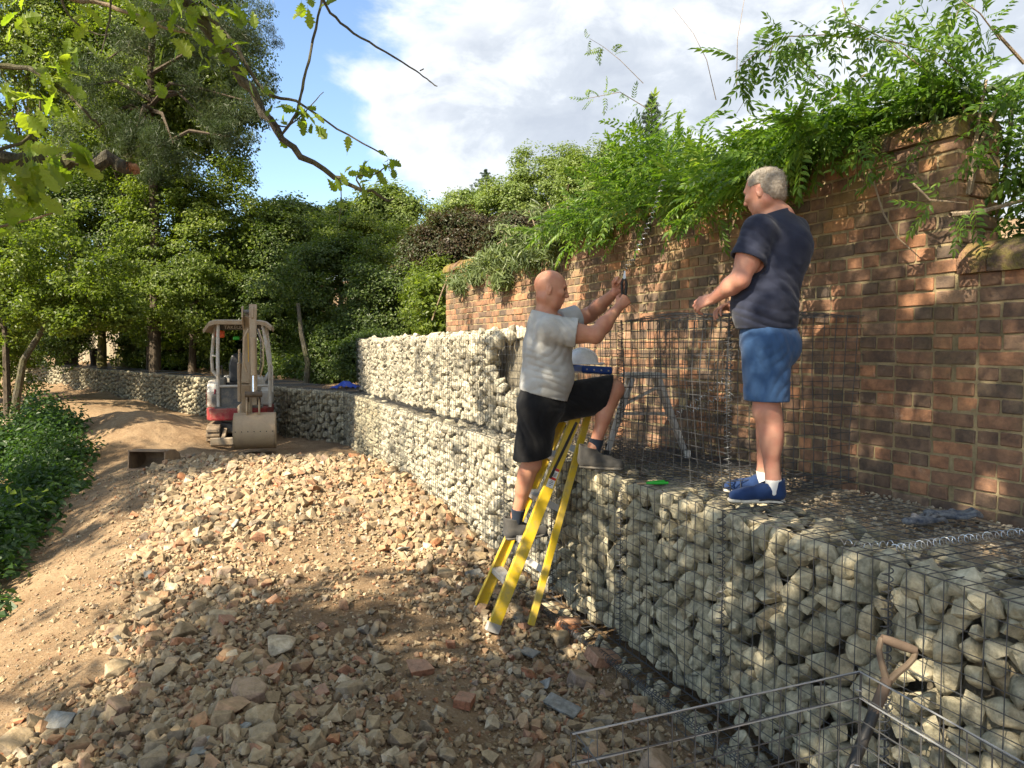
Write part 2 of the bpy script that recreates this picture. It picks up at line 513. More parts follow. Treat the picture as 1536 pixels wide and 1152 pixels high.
m, n = mat_new('mossy_coping')
pos = n('ShaderNodeNewGeometry').outputs['Position']
c, a, b = brickcol(n, rnd_socket(n), pos, 0.3)
mo = n.ramp(n.noise(pos, 4.5, 6, 0.7), [(0.46, 0.0), (0.6, 1.0)])
c = n.mix(n.math('MULTIPLY', mo, 0.85), c, n.mix(b, (0.10, 0.095, 0.02), (0.30, 0.255, 0.06)))
finish(n, c, 0.95, n.math('ADD', a, b), 0.8, 0.02, 0, 0.15)
M['coping'] = m
# ------------------------------------------------------------------ layout (metres): two straight lines run away to the north-west
GA = R(22.4)
GD = np.array([-math.sin(GA), math.cos(GA)])     # direction of the gabion line
GB = np.array([math.cos(GA), math.sin(GA)])      # towards the slope it holds back
G0 = np.array([1.067, 3.78])                     # a point on the front edge of the lower tier
GTOP = 1.07
# the lower tier: a straight run, then a bend to the left; x, y, top height
NSTR = 12
path = []
for k in range(-3, NSTR):                        # one metre baskets, seams at G0 + k
    p = G0 + GD * k
    path.append((p[0], p[1], GTOP))
for p in ((-4.55, 15.05, 1.09), (-5.35, 16.0, 1.11), (-6.2, 17.0, 1.13), (-7.1, 17.95, 1.15), (-8.1, 18.8, 1.17), (-9.1, 19.6, 1.19), (-10.1, 20.4, 1.21), (-11.1, 21.2, 1.23),
          (-12.1, 22.0, 1.25), (-13.1, 22.8, 1.27), (-14.1, 23.6, 1.29), (-15.1, 24.4, 1.31), (-16.1, 25.2, 1.33), (-17.1, 26.0, 1.35), (-18.1, 26.8, 1.37)):
    path.append(p)
# rescale the straight run's end to meet the bend smoothly
path = [p for p in path if not (p[1] > 14.6 and p[1] < 15.0)]
PX = np.array([(p[0], p[1]) for p in path])
WA = R(24.2)
WD = np.array([-math.sin(WA), math.cos(WA)])     # brick wall direction
WN = np.array([-math.cos(WA), -math.sin(WA)])    # its face looks at the gabions
W0 = np.array([2.315, 3.95])                     # end of the tall wall nearest to the camera
WLEN, WTOP = 8.07, 3.08


def side(x, y):
    """Signed distance behind the gabion front line (negative on the rubble side)."""
    x, y = np.asarray(x, float), np.asarray(y, float)
    best = np.full(x.shape, 1e9)
    sgn = np.zeros(x.shape)
    P = np.vstack([PX[0] - GD * 30, PX, PX[-1] + (PX[-1] - PX[-2]) * 30])
    for a, b in zip(P[:-1], P[1:]):
        d = b - a
        L = np.hypot(*d)
        d = d / L
        t = np.clip((x - a[0]) * d[0] + (y - a[1]) * d[1], 0, L)
        qx, qy = a[0] + d[0] * t, a[1] + d[1] * t
        dist = np.hypot(x - qx, y - qy)
        s = (x - a[0]) * d[1] - (y - a[1]) * d[0]
        m = dist < best - 1e-9
        best = np.where(m, dist, best)
        sgn = np.where(m, np.sign(s), sgn)
    return best * sgn


def rbf_fit(pts):
    P = np.array(pts, float)
    d = np.hypot(P[:, None, 0] - P[None, :, 0], P[:, None, 1] - P[None, :, 1])
    K = d + np.eye(len(P)) * 0.02
    A = np.hstack([np.ones((len(P), 1)), P[:, :2]])
    L = np.block([[K, A], [A.T, np.zeros((3, 3))]])
    w = np.linalg.solve(L, np.concatenate([P[:, 2], [0, 0, 0]]))

    def f(x, y):
        x, y = np.asarray(x, float), np.asarray(y, float)
        o = w[-3] + w[-2] * x + w[-1] * y
        for (px, py, _), c in zip(P, w[:-3]):
            o = o + c * np.hypot(x - px, y - py)
        return o
    return f


FRONT = [(0, -1, .3), (-1, .5, .28), (1.2, .5, .0), (1.6, 2, -.08), (1.2, 3, -.12), (.78, 4, -.12), (.35, 5, -.10), (-.05, 6, -.05), (-.5, 7, .04), (-.9, 8, .12), (-1.35, 9, .22), (-1.8, 10, .24),
         (-2.3, 11, .2), (-3.2, 13, .08), (-4.2, 14.3, .08), (-5.2, 15.4, .12), (-6.3, 16.6, .12), (-7.6, 17.8, .18), (-9.2, 19, .22), (-11, 20.6, .42), (-14, 23, .55), (-17.5, 26, .65),
         (0, 2.2, .14), (-.3, 3.5, .06), (-.5, 5, .06), (-1.1, 6.5, .10), (-2, 8, .20), (-3, 9.5, .32), (-3.9, 10.2, .36), (-2.8, 10.5, .28),
         (-4, 12.2, .05), (-5, 13.5, .0), (-3, 12.2, .08), (-4.6, 15, .05),
         (-1.5, 2.5, .16), (-1.6, 4, .12), (-2.0, 5.5, .12), (-2.6, 7, .16), (-3.6, 8.8, .22), (-4.6, 10.4, .22),
         (-2.3, 3.5, -.02), (-2.7, 4.7, -.02), (-3.3, 6.2, .02), (-4.0, 7.8, .06), (-5.2, 10.5, .14),
         (-3.4, 3.2, -.55), (-3.9, 4.8, -.52), (-4.5, 6.5, -.48), (-5.1, 8, -.42), (-6.2, 10.5, -.22), (-6.8, 12.0, -.1),
         (-5, 3, -1.2), (-5.8, 5, -1.15), (-6.4, 7, -1.05), (-7.2, 9.5, -.85), (-8.2, 12, -.7), (-9.6, 14.5, -.5), (-11, 17, -.25), (-12.8, 19, .0), (-15.5, 21, .45),
         (-9, 3, -1.9), (-10, 7, -1.8), (-12, 11, -1.6), (-14, 15, -1.2), (-18, 19, -.6), (-20, 10, -2.2), (-20, 2, -2.3),
         (-7.2, 14.4, .68), (-6.6, 13.7, .52), (-7.9, 15.0, .60), (-6.2, 14.6, .40), (-7.6, 13.3, .18), (-8.8, 15.6, .45), (-8.3, 16.6, .34), (-10.2, 18.0, .42), (-12, 19.8, .5), (-9.4, 17.2, .32), (-11.2, 18.4, .45)]
front_h = rbf_fit(FRONT)


def vnoise(x, y, s, seed=0):
    """Smooth value noise in numpy."""
    r = np.random.default_rng(seed)
    T = r.random((256, 256))
    x, y = np.asarray(x) * s, np.asarray(y) * s
    xi, yi = np.floor(x).astype(int), np.floor(y).astype(int)
    fx, fy = x - xi, y - yi
    fx, fy = fx * fx * (3 - 2 * fx), fy * fy * (3 - 2 * fy)
    g = lambda i, j: T[i % 256, j % 256]
    return (g(xi, yi) * (1 - fx) + g(xi + 1, yi) * fx) * (1 - fy) + (g(xi, yi + 1) * (1 - fx) + g(xi + 1, yi + 1) * fx) * fy - 0.5


def sstep(a, b, x):
    t = np.clip((x - a) / (np.asarray(b) - a), 0, 1)
    return t * t * (3 - 2 * t)


def height(x, y):
    x, y = np.asarray(x, float), np.asarray(y, float)
    s = side(x, y)
    f = front_h(np.clip(x, -22, 6), np.clip(y, -4, 30))
    f = f + vnoise(x, y, 1.1, 1) * 0.10 + vnoise(x, y, 3.1, 2) * 0.055 + vnoise(x, y, 8, 3) * 0.028
    # behind the gabions: level fill by the wall, a wooded slope beyond
    slope = sstep(11.5, 16, y) * sstep(1.0, 9.0, s) * 1.3
    hill = sstep(26, 95, y) * (4.0 + 10.5 * sstep(-34, 12, x)) + sstep(100, 260, y) * 6
    bk = 0.93 + slope + hill + vnoise(x, y, 0.7, 4) * 0.25 * sstep(1.6, 3, s) + np.clip(0.013 * (y - 12), 0, 0.3)
    far = sstep(28, 34, y)
    t = np.maximum(sstep(0.25, 0.7, s), far)
    return f * (1 - t) + bk * t


def gz(x, y):
    return float(height(np.array([x]), np.array([y]))[0])


def drop(px, py):
    """Where the sight line of a pixel meets the ground."""
    d = (at(px, py, 3.0) - Vector((0, 0, CAMZ))).normalized()
    t = 2.0
    for _ in range(60):
        q = Vector((0, 0, CAMZ)) + d * t
        t += max(.01, (q.z - gz(q.x, q.y)) * .7)
    return q


def axis(lo, hi, step, far, n):
    mid = np.arange(lo, hi, step)
    g = np.cumsum(np.geomspace(step * 1.3, far / 4, n))
    return np.concatenate([(lo - g)[::-1], mid, hi + g])


gx, gy = axis(-11.0, 3.4, 0.055, 420, 34), axis(1.0, 19.0, 0.055, 520, 34)
X, Y = np.meshgrid(gx, gy)
Z = height(X, Y)
V = np.stack([X, Y, Z], -1).reshape(-1, 3)
nx, ny = len(gx), len(gy)
i = (np.arange(ny - 1)[:, None] * nx + np.arange(nx - 1)[None]).ravel()
ground = link('ground', npmesh('ground', V, np.stack([i, i + 1, i + 1 + nx, i + nx], 1), M['soil'], True), kind='structure')


# ------------------------------------------------------------------ stones
def stone_proto(name, mat, seed, dims=(1, .84, .72), planes=9, sub=3, p=9.0, rough=0.04):
    """A rounded, chipped stone about one unit long."""
    r = np.random.default_rng(seed)
    bm = bmesh.new()
    bmesh.ops.create_icosphere(bm, subdivisions=sub, radius=1)
    D = np.array([v.co[:] for v in bm.verts])
    Fc = np.array([[v.index for v in f.verts] for f in bm.faces])
    bm.free()
    D /= np.linalg.norm(D, axis=1, keepdims=True)
    n = r.normal(size=(planes, 3))
    n /= np.linalg.norm(n, axis=1, keepdims=True)
    d = r.uniform(0.55, 0.90, planes)
    q = np.clip(D @ n.T, 0.05, None) / d
    rad = ((q ** p).sum(1) + 0.92 ** p) ** (-1 / p)
    rad /= np.percentile(rad, 80)
    rad *= 1 + rough * (np.sin(D @ r.normal(size=3) * 5 + 1) + np.sin(D @ r.normal(size=3) * 9)) * 0.5
    V = D * rad[:, None] * np.array(dims) * 0.5
    return npmesh(name, V, Fc, mat, True)


def rock_proto(name, mat, seed, dims=(1, .8, .6), npts=11, bev=.035, soft=False):
    """An angular broken stone: the hull of a few points, its edges slightly worn."""
    r = np.random.default_rng(seed)
    P = r.normal(size=(npts, 3))
    P = np.sign(P) * np.abs(P) ** .55
    P /= np.linalg.norm(P, axis=1, keepdims=True) ** .8
    P *= r.uniform(0.8, 1.05, (npts, 1)) * np.array(dims) * 0.5
    V, Fc = bmesh_hull([tuple(p) for p in P])
    mb = MB()
    mb.add(V, Fc)
    return mb.mesh(name, mat, soft, bev)


def brick_frag(name, mat, seed, dims):
    r = np.random.default_rng(seed)
    P = []
    for sx in (-1, 1):
        for sy in (-1, 1):
            for sz in (-1, 1):
                k = r.uniform(0.55, 1.0) if r.random() < 0.45 else 1.0
                P.append((sx * dims[0] / 2 * k, sy * dims[1] / 2 * (k if r.random() < .5 else 1), sz * dims[2] / 2))
    V, Fc = bmesh_hull(P)
    mb = MB()
    mb.add(V, Fc)
    return mb.mesh(name, mat, False, 0.03)


GST = [rock_proto('stone', M['gabion_stone'], 150 + k, (1, RNG.uniform(.74, .95), RNG.uniform(.66, .9)), int(RNG.integers(11, 18)), .030, True) for k in range(11)] + [stone_proto('stone', M['gabion_stone'], 100 + k, dims=(1, RNG.uniform(.72, .95), RNG.uniform(.62, .88)), planes=int(RNG.integers(11, 18)), p=RNG.uniform(38, 80)) for k in range(5)]
GV = [np.array([v.co[:] for v in me.vertices]) for me in GST]
PST = [me.copy() for me in GST]
for me in PST:
    me.materials[0] = M['sunlit_stone']
LOWST = []
for k in range(8):
    bm = bmesh.new()
    bmesh.ops.create_icosphere(bm, subdivisions=1, radius=1)
    v = np.array([q.co[:] for q in bm.verts])
    f = np.array([[q.index for q in ff.verts] for ff in bm.faces])
    bm.free()
    r = np.random.default_rng(300 + k)
    nn = r.normal(size=(9, 3))
    nn /= np.linalg.norm(nn, axis=1, keepdims=True)
    q = np.clip(v @ nn.T, .02, None) / r.uniform(.68, 1.0, 9)
    v = v * (((q ** 11).sum(1) + .85 ** 11) ** (-1 / 11))[:, None] * np.array([1, .85, .72]) * .5
    LOWST.append((v, f))
TINY = []
for k in range(8):
    r = np.random.default_rng(500 + k)
    P = r.normal(size=(12, 3))
    P = np.sign(P) * np.abs(P) ** .6
    P /= np.linalg.norm(P, axis=1, keepdims=True)
    V_, F_ = bmesh_hull([tuple(p) for p in P * r.uniform(.8, 1.1, (12, 1)) * np.array([1, .84, .7]) * .5])
    tri = []
    for f in F_:
        for j in range(1, len(f) - 1):
            tri.append((f[0], f[j], f[j + 1]))
    TINY.append((np.array(V_), np.array(tri)))


def rand_rots(n, rng):
    q = rng.normal(size=(n, 4))
    q /= np.linalg.norm(q, axis=1, keepdims=True)
    w, x, y, z = q.T
    return np.stack([np.stack([1 - 2 * (y * y + z * z), 2 * (x * y - z * w), 2 * (x * z + y * w)], -1),
                     np.stack([2 * (x * y + z * w), 1 - 2 * (x * x + z * z), 2 * (y * z - x * w)], -1),
                     np.stack([2 * (x * z - y * w), 2 * (y * z + x * w), 1 - 2 * (x * x + y * y)], -1)], 1)


def scatter(protos, pos, size, rng, flat=None):
    """Joined copies of small prototypes (verts, tris) at pos, size across, turned at random."""
    n = len(pos)
    which = rng.integers(0, len(protos), n)
    Rm = rand_rots(n, rng)
    if flat is not None:                          # lie flatter: shrink the vertical
        Rm = Rm.copy()
        Rm[:, 2, :] *= flat
    Vs, Fs, o = [], [], 0
    for k, (v, f) in enumerate(protos):
        ii = np.where(which == k)[0]
        if not len(ii):
            continue
        vv = np.einsum('nij,vj->nvi', Rm[ii], v) * np.asarray(size)[ii][:, None, None] + pos[ii][:, None, :]
        ff = f[None] + (np.arange(len(ii)) * len(v))[:, None, None] + o
        Vs.append(vv.reshape(-1, 3))
        Fs.append(ff.reshape(-1, 3))
        o += len(ii) * len(v)
    return np.concatenate(Vs), np.concatenate(Fs)


def lloyd(n, w, h, rng, it=5):
    """n points spread evenly but irregularly over a w x h rectangle, with the room each has."""
    P = rng.random((n, 2)) * (w, h)
    S = rng.random((n * 60, 2)) * (w, h)
    for _ in range(it):
        a = np.argmin(((S[:, None] - P[None]) ** 2).sum(-1), 1)
        cnt = np.bincount(a, minlength=n)
        for c in (0, 1):
            P[:, c] = np.where(cnt > 0, np.bincount(a, S[:, c], n) / np.maximum(cnt, 1), P[:, c])
    area = np.bincount(np.argmin(((S[:, None] - P[None]) ** 2).sum(-1), 1), minlength=n) / len(S) * w * h
    return P, np.sqrt(np.maximum(area, 0.001))


# ------------------------------------------------------------------ gabion baskets
def wires(segs, r=0.0019):
    """Straight wires with a square section as one mesh: segs is a list of (a, b)."""
    mb_v, mb_f, o = [], [], 0
    A = np.array([s[0] for s in segs], float)
    B = np.array([s[1] for s in segs], float)
    t = B - A
    t /= np.linalg.norm(t, axis=1, keepdims=True)
    ref = np.where(np.abs(t[:, 2:3]) > 0.9, np.array([[1.0, 0, 0]]), np.array([[0, 0, 1.0]]))
    s = np.cross(t, ref)
    s /= np.linalg.norm(s, axis=1, keepdims=True)
    u = np.cross(s, t)
    V = np.empty((len(A), 8, 3))
    for k, (i, j) in enumerate(((1, 1), (-1, 1), (-1, -1), (1, -1))):
        off = (s * i + u * j) * r * 0.78
        V[:, k], V[:, 4 + k] = A + off, B + off
    q = np.array([(0, 1, 5, 4), (1, 2, 6, 5), (2, 3, 7, 6), (3, 0, 4, 7)])
    Fc = (q[None] + (np.arange(len(A)) * 8)[:, None, None]).reshape(-1, 4)
    return V.reshape(-1, 3), Fc


def panel_segs(o, u, v, lu, lv, pitch=0.0769, rng=None, sag=0.0, nsub=3):
    """A welded grid: o the corner, u and v unit directions, lu x lv its size; sag bends the wires a little."""
    o, u, v = np.array(o, float), np.array(u, float), np.array(v, float)
    nrm = np.cross(u, v)
    nu, nv = round(lu / pitch), round(lv / pitch)
    ph = rng.random(4) * 6.3 if rng is not None else np.zeros(4)

    def pt(a, b):
        bend = sag * (math.sin(a / lu * 3.1 + ph[0]) * math.sin(b / lv * 3.3 + ph[1]) + .5 * math.sin(a / lu * 7 + ph[2] + b / lv * 5))
        return o + u * a + v * b + nrm * bend
    out = []
    for i in range(nu + 1):
        a = lu * i / nu
        if sag:
            out += [(pt(a, lv * k / nsub), pt(a, lv * (k + 1) / nsub)) for k in range(nsub)]
        else:
            out.append((pt(a, 0), pt(a, lv)))
    for j in range(nv + 1):
        b = lv * j / nv
        if sag:
            out += [(pt(lu * k / nsub, b), pt(lu * (k + 1) / nsub, b)) for k in range(nsub)]
        else:
            out.append((pt(0, b), pt(lu, b)))
    return out


def helix(a, b, rad=0.016, pitch=0.034, r=0.0018, n=10, m=4):
    a, b = Vector(a), Vector(b)
    L = (b - a).length
    t = (b - a) / L
    u = t.orthogonal().normalized()
    w = t.cross(u)
    k = int(L / pitch * n)
    mb = MB()
    mb.tube([a + t * (L * i / k) + (u * math.cos(2 * math.pi * i / n) + w * math.sin(2 * math.pi * i / n)) * rad for i in range(k + 1)], r, m, False)
    return mb


H = 1.07
SPIRAL = helix((0, 0, 0.02), (0, 0, H - 0.02), .020, .034, .0027).mesh('spiral_binder', M['wire'], True)
SPIRAL_FAR = helix((0, 0, 0.02), (0, 0, H - 0.02), 0.018, 0.06, 0.003, 6, 3).mesh('spiral_binder', M['wire'], True)


def basket_wire(rng, L=1.0, D=1.0, Hh=H, top=True, ends=(False, False), sag=0.006, r=0.0019, front=True, back=False):
    seg = []
    if front:
        seg += panel_segs((0, 0, 0), (1, 0, 0), (0, 0, 1), L, Hh, rng=rng, sag=sag)
    if back:
        seg += panel_segs((0, D, 0), (1, 0, 0), (0, 0, 1), L, Hh, rng=rng, sag=sag)
    if top:
        seg += panel_segs((0, 0, Hh), (1, 0, 0), (0, 1, 0), L, D, rng=rng, sag=sag * .6)
    for e, xx in zip(ends, (0.0, L)):
        if e:
            seg += panel_segs((xx, 0, 0), (0, 1, 0), (0, 0, 1), D, Hh, rng=rng, sag=sag)
    return wires(seg, r)


def local_xz(p_far, p_near):
    """Frame of a basket whose front runs from p_far to p_near: rotation about z so that +X points to the near end."""
    d = np.array(p_near) - np.array(p_far)
    return math.atan2(d[1], d[0]), float(np.hypot(*d))


def fill_stones(root, rng, L, D, Hh, n_front, protos, top_n=16, zmax=None, size_k=1.27, keep=None):
    """Stones against the front mesh and under the lid, one object each, in the frame of the basket."""
    P, room = lloyd(n_front, L, Hh, rng)
    for (a, z), s in zip(P, room):
        if keep is not None and not keep(a, z):
            continue
        sc = s * size_k * rng.uniform(0.9, 1.16)
        kk = int(rng.integers(len(protos)))
        rot, s3 = Euler(rng.uniform(-3.1, 3.1, 3)), np.array((sc * rng.uniform(.95, 1.2), sc * rng.uniform(.92, 1.1), sc * rng.uniform(.88, 1.05)))
        q = (GV[kk] * s3) @ np.array(rot.to_matrix()).T     # press each stone against the mesh, and keep it under the lid
        link('stone', protos[kk], root, (a, -q[:, 1].min() + rng.exponential(.007) + .003, min(z, Hh - .012 - q[:, 2].max())), rot, tuple(s3))
    if top_n:
        P, room = lloyd(top_n, L, 0.50, rng)
        for (a, w), s in zip(P, room):
            sc = s * 1.15 * rng.uniform(.85, 1.1)
            link('stone', protos[rng.integers(len(protos))], root, (a, 0.08 + w, Hh - .02 - sc * .30), (rng.normal(0, .5), rng.normal(0, .5), rng.uniform(-3, 3)), (sc * 1.05, sc * 1.05, sc * .62))


def back_fill(name, rng, L, D, Hh, n, mat, y0=0.12, size=0.17, top=False):
    """Stones behind the front row, joined: they only show in the gaps."""
    p = np.stack([rng.random(n) * L, y0 + rng.random(n) * 0.06, rng.random(n) * (Hh - .08) + .03], 1)
    if top:
        q = np.stack([rng.random(n // 2) * L, .1 + rng.random(n // 2) * (D - .1), np.full(n // 2, Hh - .1)], 1)
        p = np.vstack([p, q])
    s = rng.uniform(.8, 1.2, len(p)) * size
    V, Fc = scatter(LOWST, p, s, rng)
    return npmesh(name, V, Fc, mat, True)


CORE_L = {}


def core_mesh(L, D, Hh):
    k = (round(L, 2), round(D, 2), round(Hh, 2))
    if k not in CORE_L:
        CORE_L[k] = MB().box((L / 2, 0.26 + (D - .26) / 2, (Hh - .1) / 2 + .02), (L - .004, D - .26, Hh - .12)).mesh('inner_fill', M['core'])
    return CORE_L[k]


lower = 'stone filled wire baskets of the lower tier'
upper = 'stone filled wire baskets of the upper tier'
seams = PX
NEAR_LABELS = {0: 'near lower gabion basket at the right edge of the photo beside the shovel',
               1: 'lower gabion basket behind the D handled shovel, stones and lid mesh in view',
               2: 'lower gabion basket below the standing man in blue shorts',
               3: 'lower gabion basket right of the yellow ladder, green pliers on its lid',
               4: 'lower gabion basket directly behind the yellow ladder',
               5: 'lower gabion basket just left of the ladder, behind the climbing man\'s shin'}
far_cache = {}
kbend = next(k for k, p in enumerate(path[1:]) if p[1] >= 16.2)
kshade = next(k for k, p in enumerate(path[1:]) if p[1] >= 11.0)
nb = len(path) - 1
for k in range(nb):
    pn, pf = path[k], path[k + 1]                 # near and far end of the front edge
    rz, L = local_xz(pf[:2], pn[:2])
    zt = (pn[2] + pf[2]) / 2
    dist = math.hypot(*(np.array(pn[:2]) + pf[:2]) / 2)
    rng = np.random.default_rng(1000 + k)
    if k in NEAR_LABELS:
        lab = NEAR_LABELS[k]
    elif pf[1] < 11.0:
        lab = 'lower gabion basket in sun beside the rubble, %s left of the yellow ladder' % ('second', 'third', 'fourth', 'fifth', 'sixth', 'seventh')[min(k - 6, 5)]
    elif pf[1] < 16.2:
        lab = 'shaded lower gabion basket right of the excavator, %s from the upper tier\'s end' % ('first', 'second', 'third', 'fourth', 'fifth', 'sixth')[min(max(k - kshade, 0), 5)]
    else:
        lab = 'far gabion basket on the bend, %s to the left of the excavator' % ('first', 'second', 'third', 'fourth', 'fifth', 'sixth', 'seventh', 'eighth', 'ninth', 'tenth', 'eleventh', 'twelfth', 'thirteenth', 'fourteenth', 'fifteenth')[min(14, k - kbend)]
    root = empty('gabion_basket', (pf[0], pf[1], zt - H), rz, lab, 'gabion', lower if pf[1] < 16.2 else 'far gabion baskets on the bend')
    if dist < 18.2:
        far = dist > 9
        fill_stones(root, rng, L, 1.0, H, 96 if dist < 6 else 110, GST if dist < 5.2 or dist > 11.5 else PST, 26 if dist < 8 else 0)  # grey flint on shaded stretches, the lighter sunlit copy in between
        link('packed_stone', back_fill('packed_stone', rng, L, 1, H, 70, M['gabion_stone']), root, kind='stuff')
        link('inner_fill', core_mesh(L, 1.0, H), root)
        V, Fc = basket_wire(rng, L, 1.0, H, r=0.0018 if dist < 6 else 0.0019)
        link('wire_mesh', npmesh('wire_mesh', V, Fc, M['wire']), root, kind='stuff')
        link('spiral_binder', SPIRAL if dist < 7 else SPIRAL_FAR, root, (0, -0.006, 0))
    else:
        key = round(L, 1), k % 4
        if key not in far_cache:
            P, room = lloyd(105, L, H, rng)
            pos = np.stack([P[:, 0], room * .50, np.minimum(P[:, 1], H - .05)], 1)
            V, Fc = scatter(LOWST, pos, room * 1.15, rng)
            P2 = np.stack([rng.random(90) * L, .12 + rng.random(90) * .06, .04 + rng.random(90) * (H - .1)], 1)
            v2, f2 = scatter(LOWST, P2, rng.uniform(.11, .17, 90), rng)
            Fc = np.concatenate([Fc, f2 + len(V)])
            V = np.concatenate([V, v2])
            w = basket_wire(rng, L, 1.0, H, r=0.0022)
            far_cache[key] = (npmesh('packed_stone', V, Fc, M['gabion_stone'], True), npmesh('wire_mesh', *w, M['wire']))
        a, b = far_cache[key]
        link('packed_stone', a, root, kind='stuff')
        link('wire_mesh', b, root, kind='stuff')
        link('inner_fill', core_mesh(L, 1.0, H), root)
        link('spiral_binder', SPIRAL_FAR, root, (0, -.006, 0))

# the upper tier: eight filled baskets, the nearest only half full, then two empty cages by the men
G2 = G0 + GB * 0.25
T0 = 4.20                                         # along the line: seam between half full basket and the full ones
UP_LAB = ['second upper basket from the half full one, in sun', 'third upper basket from the half full one', 'fourth upper basket from the half full one', 'fifth upper basket from the half full one',
          'sixth upper basket from the half full one, in tree shade', 'last upper basket at the far end of the tier, beside a blue sheet']
for k in range(-1, 6):
    pn, pf = G2 + GD * (T0 + k * 1.13), G2 + GD * (T0 + (k + 1) * 1.13)
    rz, L = local_xz(pf, pn)
    rng = np.random.default_rng(2000 + k)
    half = k == -1
    lab = 'half filled upper basket with a dark gap, behind the man in the grey shirt' if half else ('first full upper basket, pale stones heaped above its rim' if k == 0 else UP_LAB[k - 1 + (0 if k > 0 else 0)])
    root = empty('gabion_basket', (pf[0], pf[1], GTOP + .01), rz, lab, 'gabion', upper)
    keep = (lambda a, z: (z < .50 - .45 * max(0, a - .45) + .1 * math.sin(a * 9) or a < .10 or (z > .84 and a < .35))) if half else None
    fill_stones(root, rng, L, 1.0, .97, 115, PST, 0, keep=keep)
    # heaped top course
    P, room = lloyd(38, L, 0.8, rng)
    for (a, w), s in zip(P, room):
        if half and a > .42:
            continue
        hump = {-1: .03, 0: .10 * (a / L), 1: .02}.get(k, 0.0) * (1 - abs(w - .4))
        link('stone', PST[rng.integers(len(PST))], root, (a, .06 + w, .905 + hump + rng.uniform(-.02, .012)), rng.uniform(-3, 3, 3), s * rng.uniform(.95, 1.2))
    link('packed_stone', back_fill('packed_stone', rng, L if not half else .62, 1, .97, 50, M['core'] if half else M['sunlit_stone'], y0=.34 if half else .12), root, kind='stuff')
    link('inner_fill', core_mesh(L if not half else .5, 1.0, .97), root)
    V, Fc = basket_wire(rng, L, 1.0, .97, top=False, ends=(k == 5, False), r=0.0019)
    link('wire_mesh', npmesh('wire_mesh', V, Fc, M['wire']), root, kind='stuff')
    link('spiral_binder', SPIRAL_FAR, root, (0, -.006, 0), None, (1, 1, .9))

# empty cages
for k, ta, tb, lab in ((-2, 1.43, 3.04, 'empty wire cage left, behind the climbing man'), (-3, .27, 1.42, 'empty wire cage right of the climbing man, grey hop-up seen through it')):
    pn, pf = G2 + GD * ta, G2 + GD * tb
    rz, L = local_xz(pf, pn)
    rng = np.random.default_rng(3000 + k)
    root = empty('wire_cage', (pf[0], pf[1], GTOP + .012), rz, lab, 'wire cage', 'empty wire cages waiting for stone')
    for nm, args in (('front_panel', ((0, 0, 0), (1, 0, 0), (0, 0, 1), L, 1.0)), ('back_panel', ((0, .98, 0), (1, 0, 0), (0, 0, 1), L, 1.0)),
                     ('end_panel', ((L - .01, 0, 0), (0, 1, 0), (0, 0, 1), .98, 1.0)), ('end_panel', ((0.012, 0, 0), (0, 1, 0), (0, 0, 1), .98, 1.0)), ('base_panel', ((0, 0, 0.004), (1, 0, 0), (0, 1, 0), L, .98)),
                     ('lid_panel', ((0, 0, 1.0), (1, 0, 0), (0, 1, 0), L, .98))):
        if nm == 'lid_panel' and k == -2:
            continue
        V, Fc = wires(panel_segs(*args, rng=rng, sag=.028), .0021)
        link(nm, npmesh(nm, V, Fc, M['wire']), root, kind='stuff')
    for yy in (0, .98):
        link('spiral_binder', SPIRAL, root, (L - .012, yy, 0), None, (1, 1, .93))

# toe: a thin stone mattress under the lower tier, its front edge bound by a long spiral
toe = empty('toe_mattress', (G0[0], G0[1], -.30), local_xz(G0 + GD, G0)[0], 'low mesh covered stone footing along the base of the near gabions, spiral bound edge', 'stone footing')
rng = np.random.default_rng(41)
L1, L0 = 3.2, -2.6                                # reaches this far near (+X) and far (-X) of G0
for a in np.arange(L0, L1, .125):
    for z in (.07, .2):
        sc = rng.uniform(.13, .18)
        link('stone', GST[rng.integers(16)], toe, (a + rng.uniform(-.03, .03), -.15 + sc * .35, z + rng.uniform(-.02, .02)), rng.uniform(-3, 3, 3), sc)
    for w in (-.04,):
        sc = rng.uniform(.09, .15)
        link('stone', GST[rng.integers(16)], toe, (a + rng.uniform(-.03, .03), w, .255 + rng.uniform(-.02, .01)), rng.uniform(-3, 3, 3), (sc, sc, sc * .6))
V, Fc = wires(panel_segs((L0, -.17, .0), (1, 0, 0), (0, 0, 1), L1 - L0, .29, rng=rng, sag=.006, nsub=12) + panel_segs((L0, -.17, .30), (1, 0, 0), (0, 1, 0), L1 - L0, .18, rng=rng, sag=.004, nsub=12), .002)
link('wire_mesh', npmesh('wire_mesh', V, Fc, M['wire']), toe, kind='stuff')
helix((L0, -.17, .30), (L1, -.17, .30), .022, .030, .0022, 10, 4).build('edge_spiral', M['wire'], toe, smooth=True)

# stone chips and dirt on the shelf between the lids and the brick wall
V = []
rng = np.random.default_rng(51)
n = 7500
t = rng.uniform(-2.6, 4.4, n) ** 1.0
w = rng.uniform(.50, 1.55, n)
xy = G0[None] + GD[None] * t[:, None] + GB[None] * w[:, None]
wallside = (xy - W0) @ WN
ok = wallside > .02
xy, w = xy[ok], w[ok]
sz = rng.gamma(1.8, .0085, len(xy)) + .007
pos = np.column_stack([xy, np.where(w < 1.0, GTOP - .03, GTOP - .035) + sz * .12 + vnoise(xy[:, 0], xy[:, 1], 3, 8) * .03])
Vv, Ff = scatter(TINY, pos, sz, rng, .7)
link('stone_chips', npmesh('stone_chips', Vv, Ff, M['litter']), kind='stuff')
tt, ww = np.meshgrid(np.linspace(-3, 4.6, 110), np.linspace(.30, 1.9, 30))
xy = G0[None, None] + GD * tt[..., None] + GB * ww[..., None]
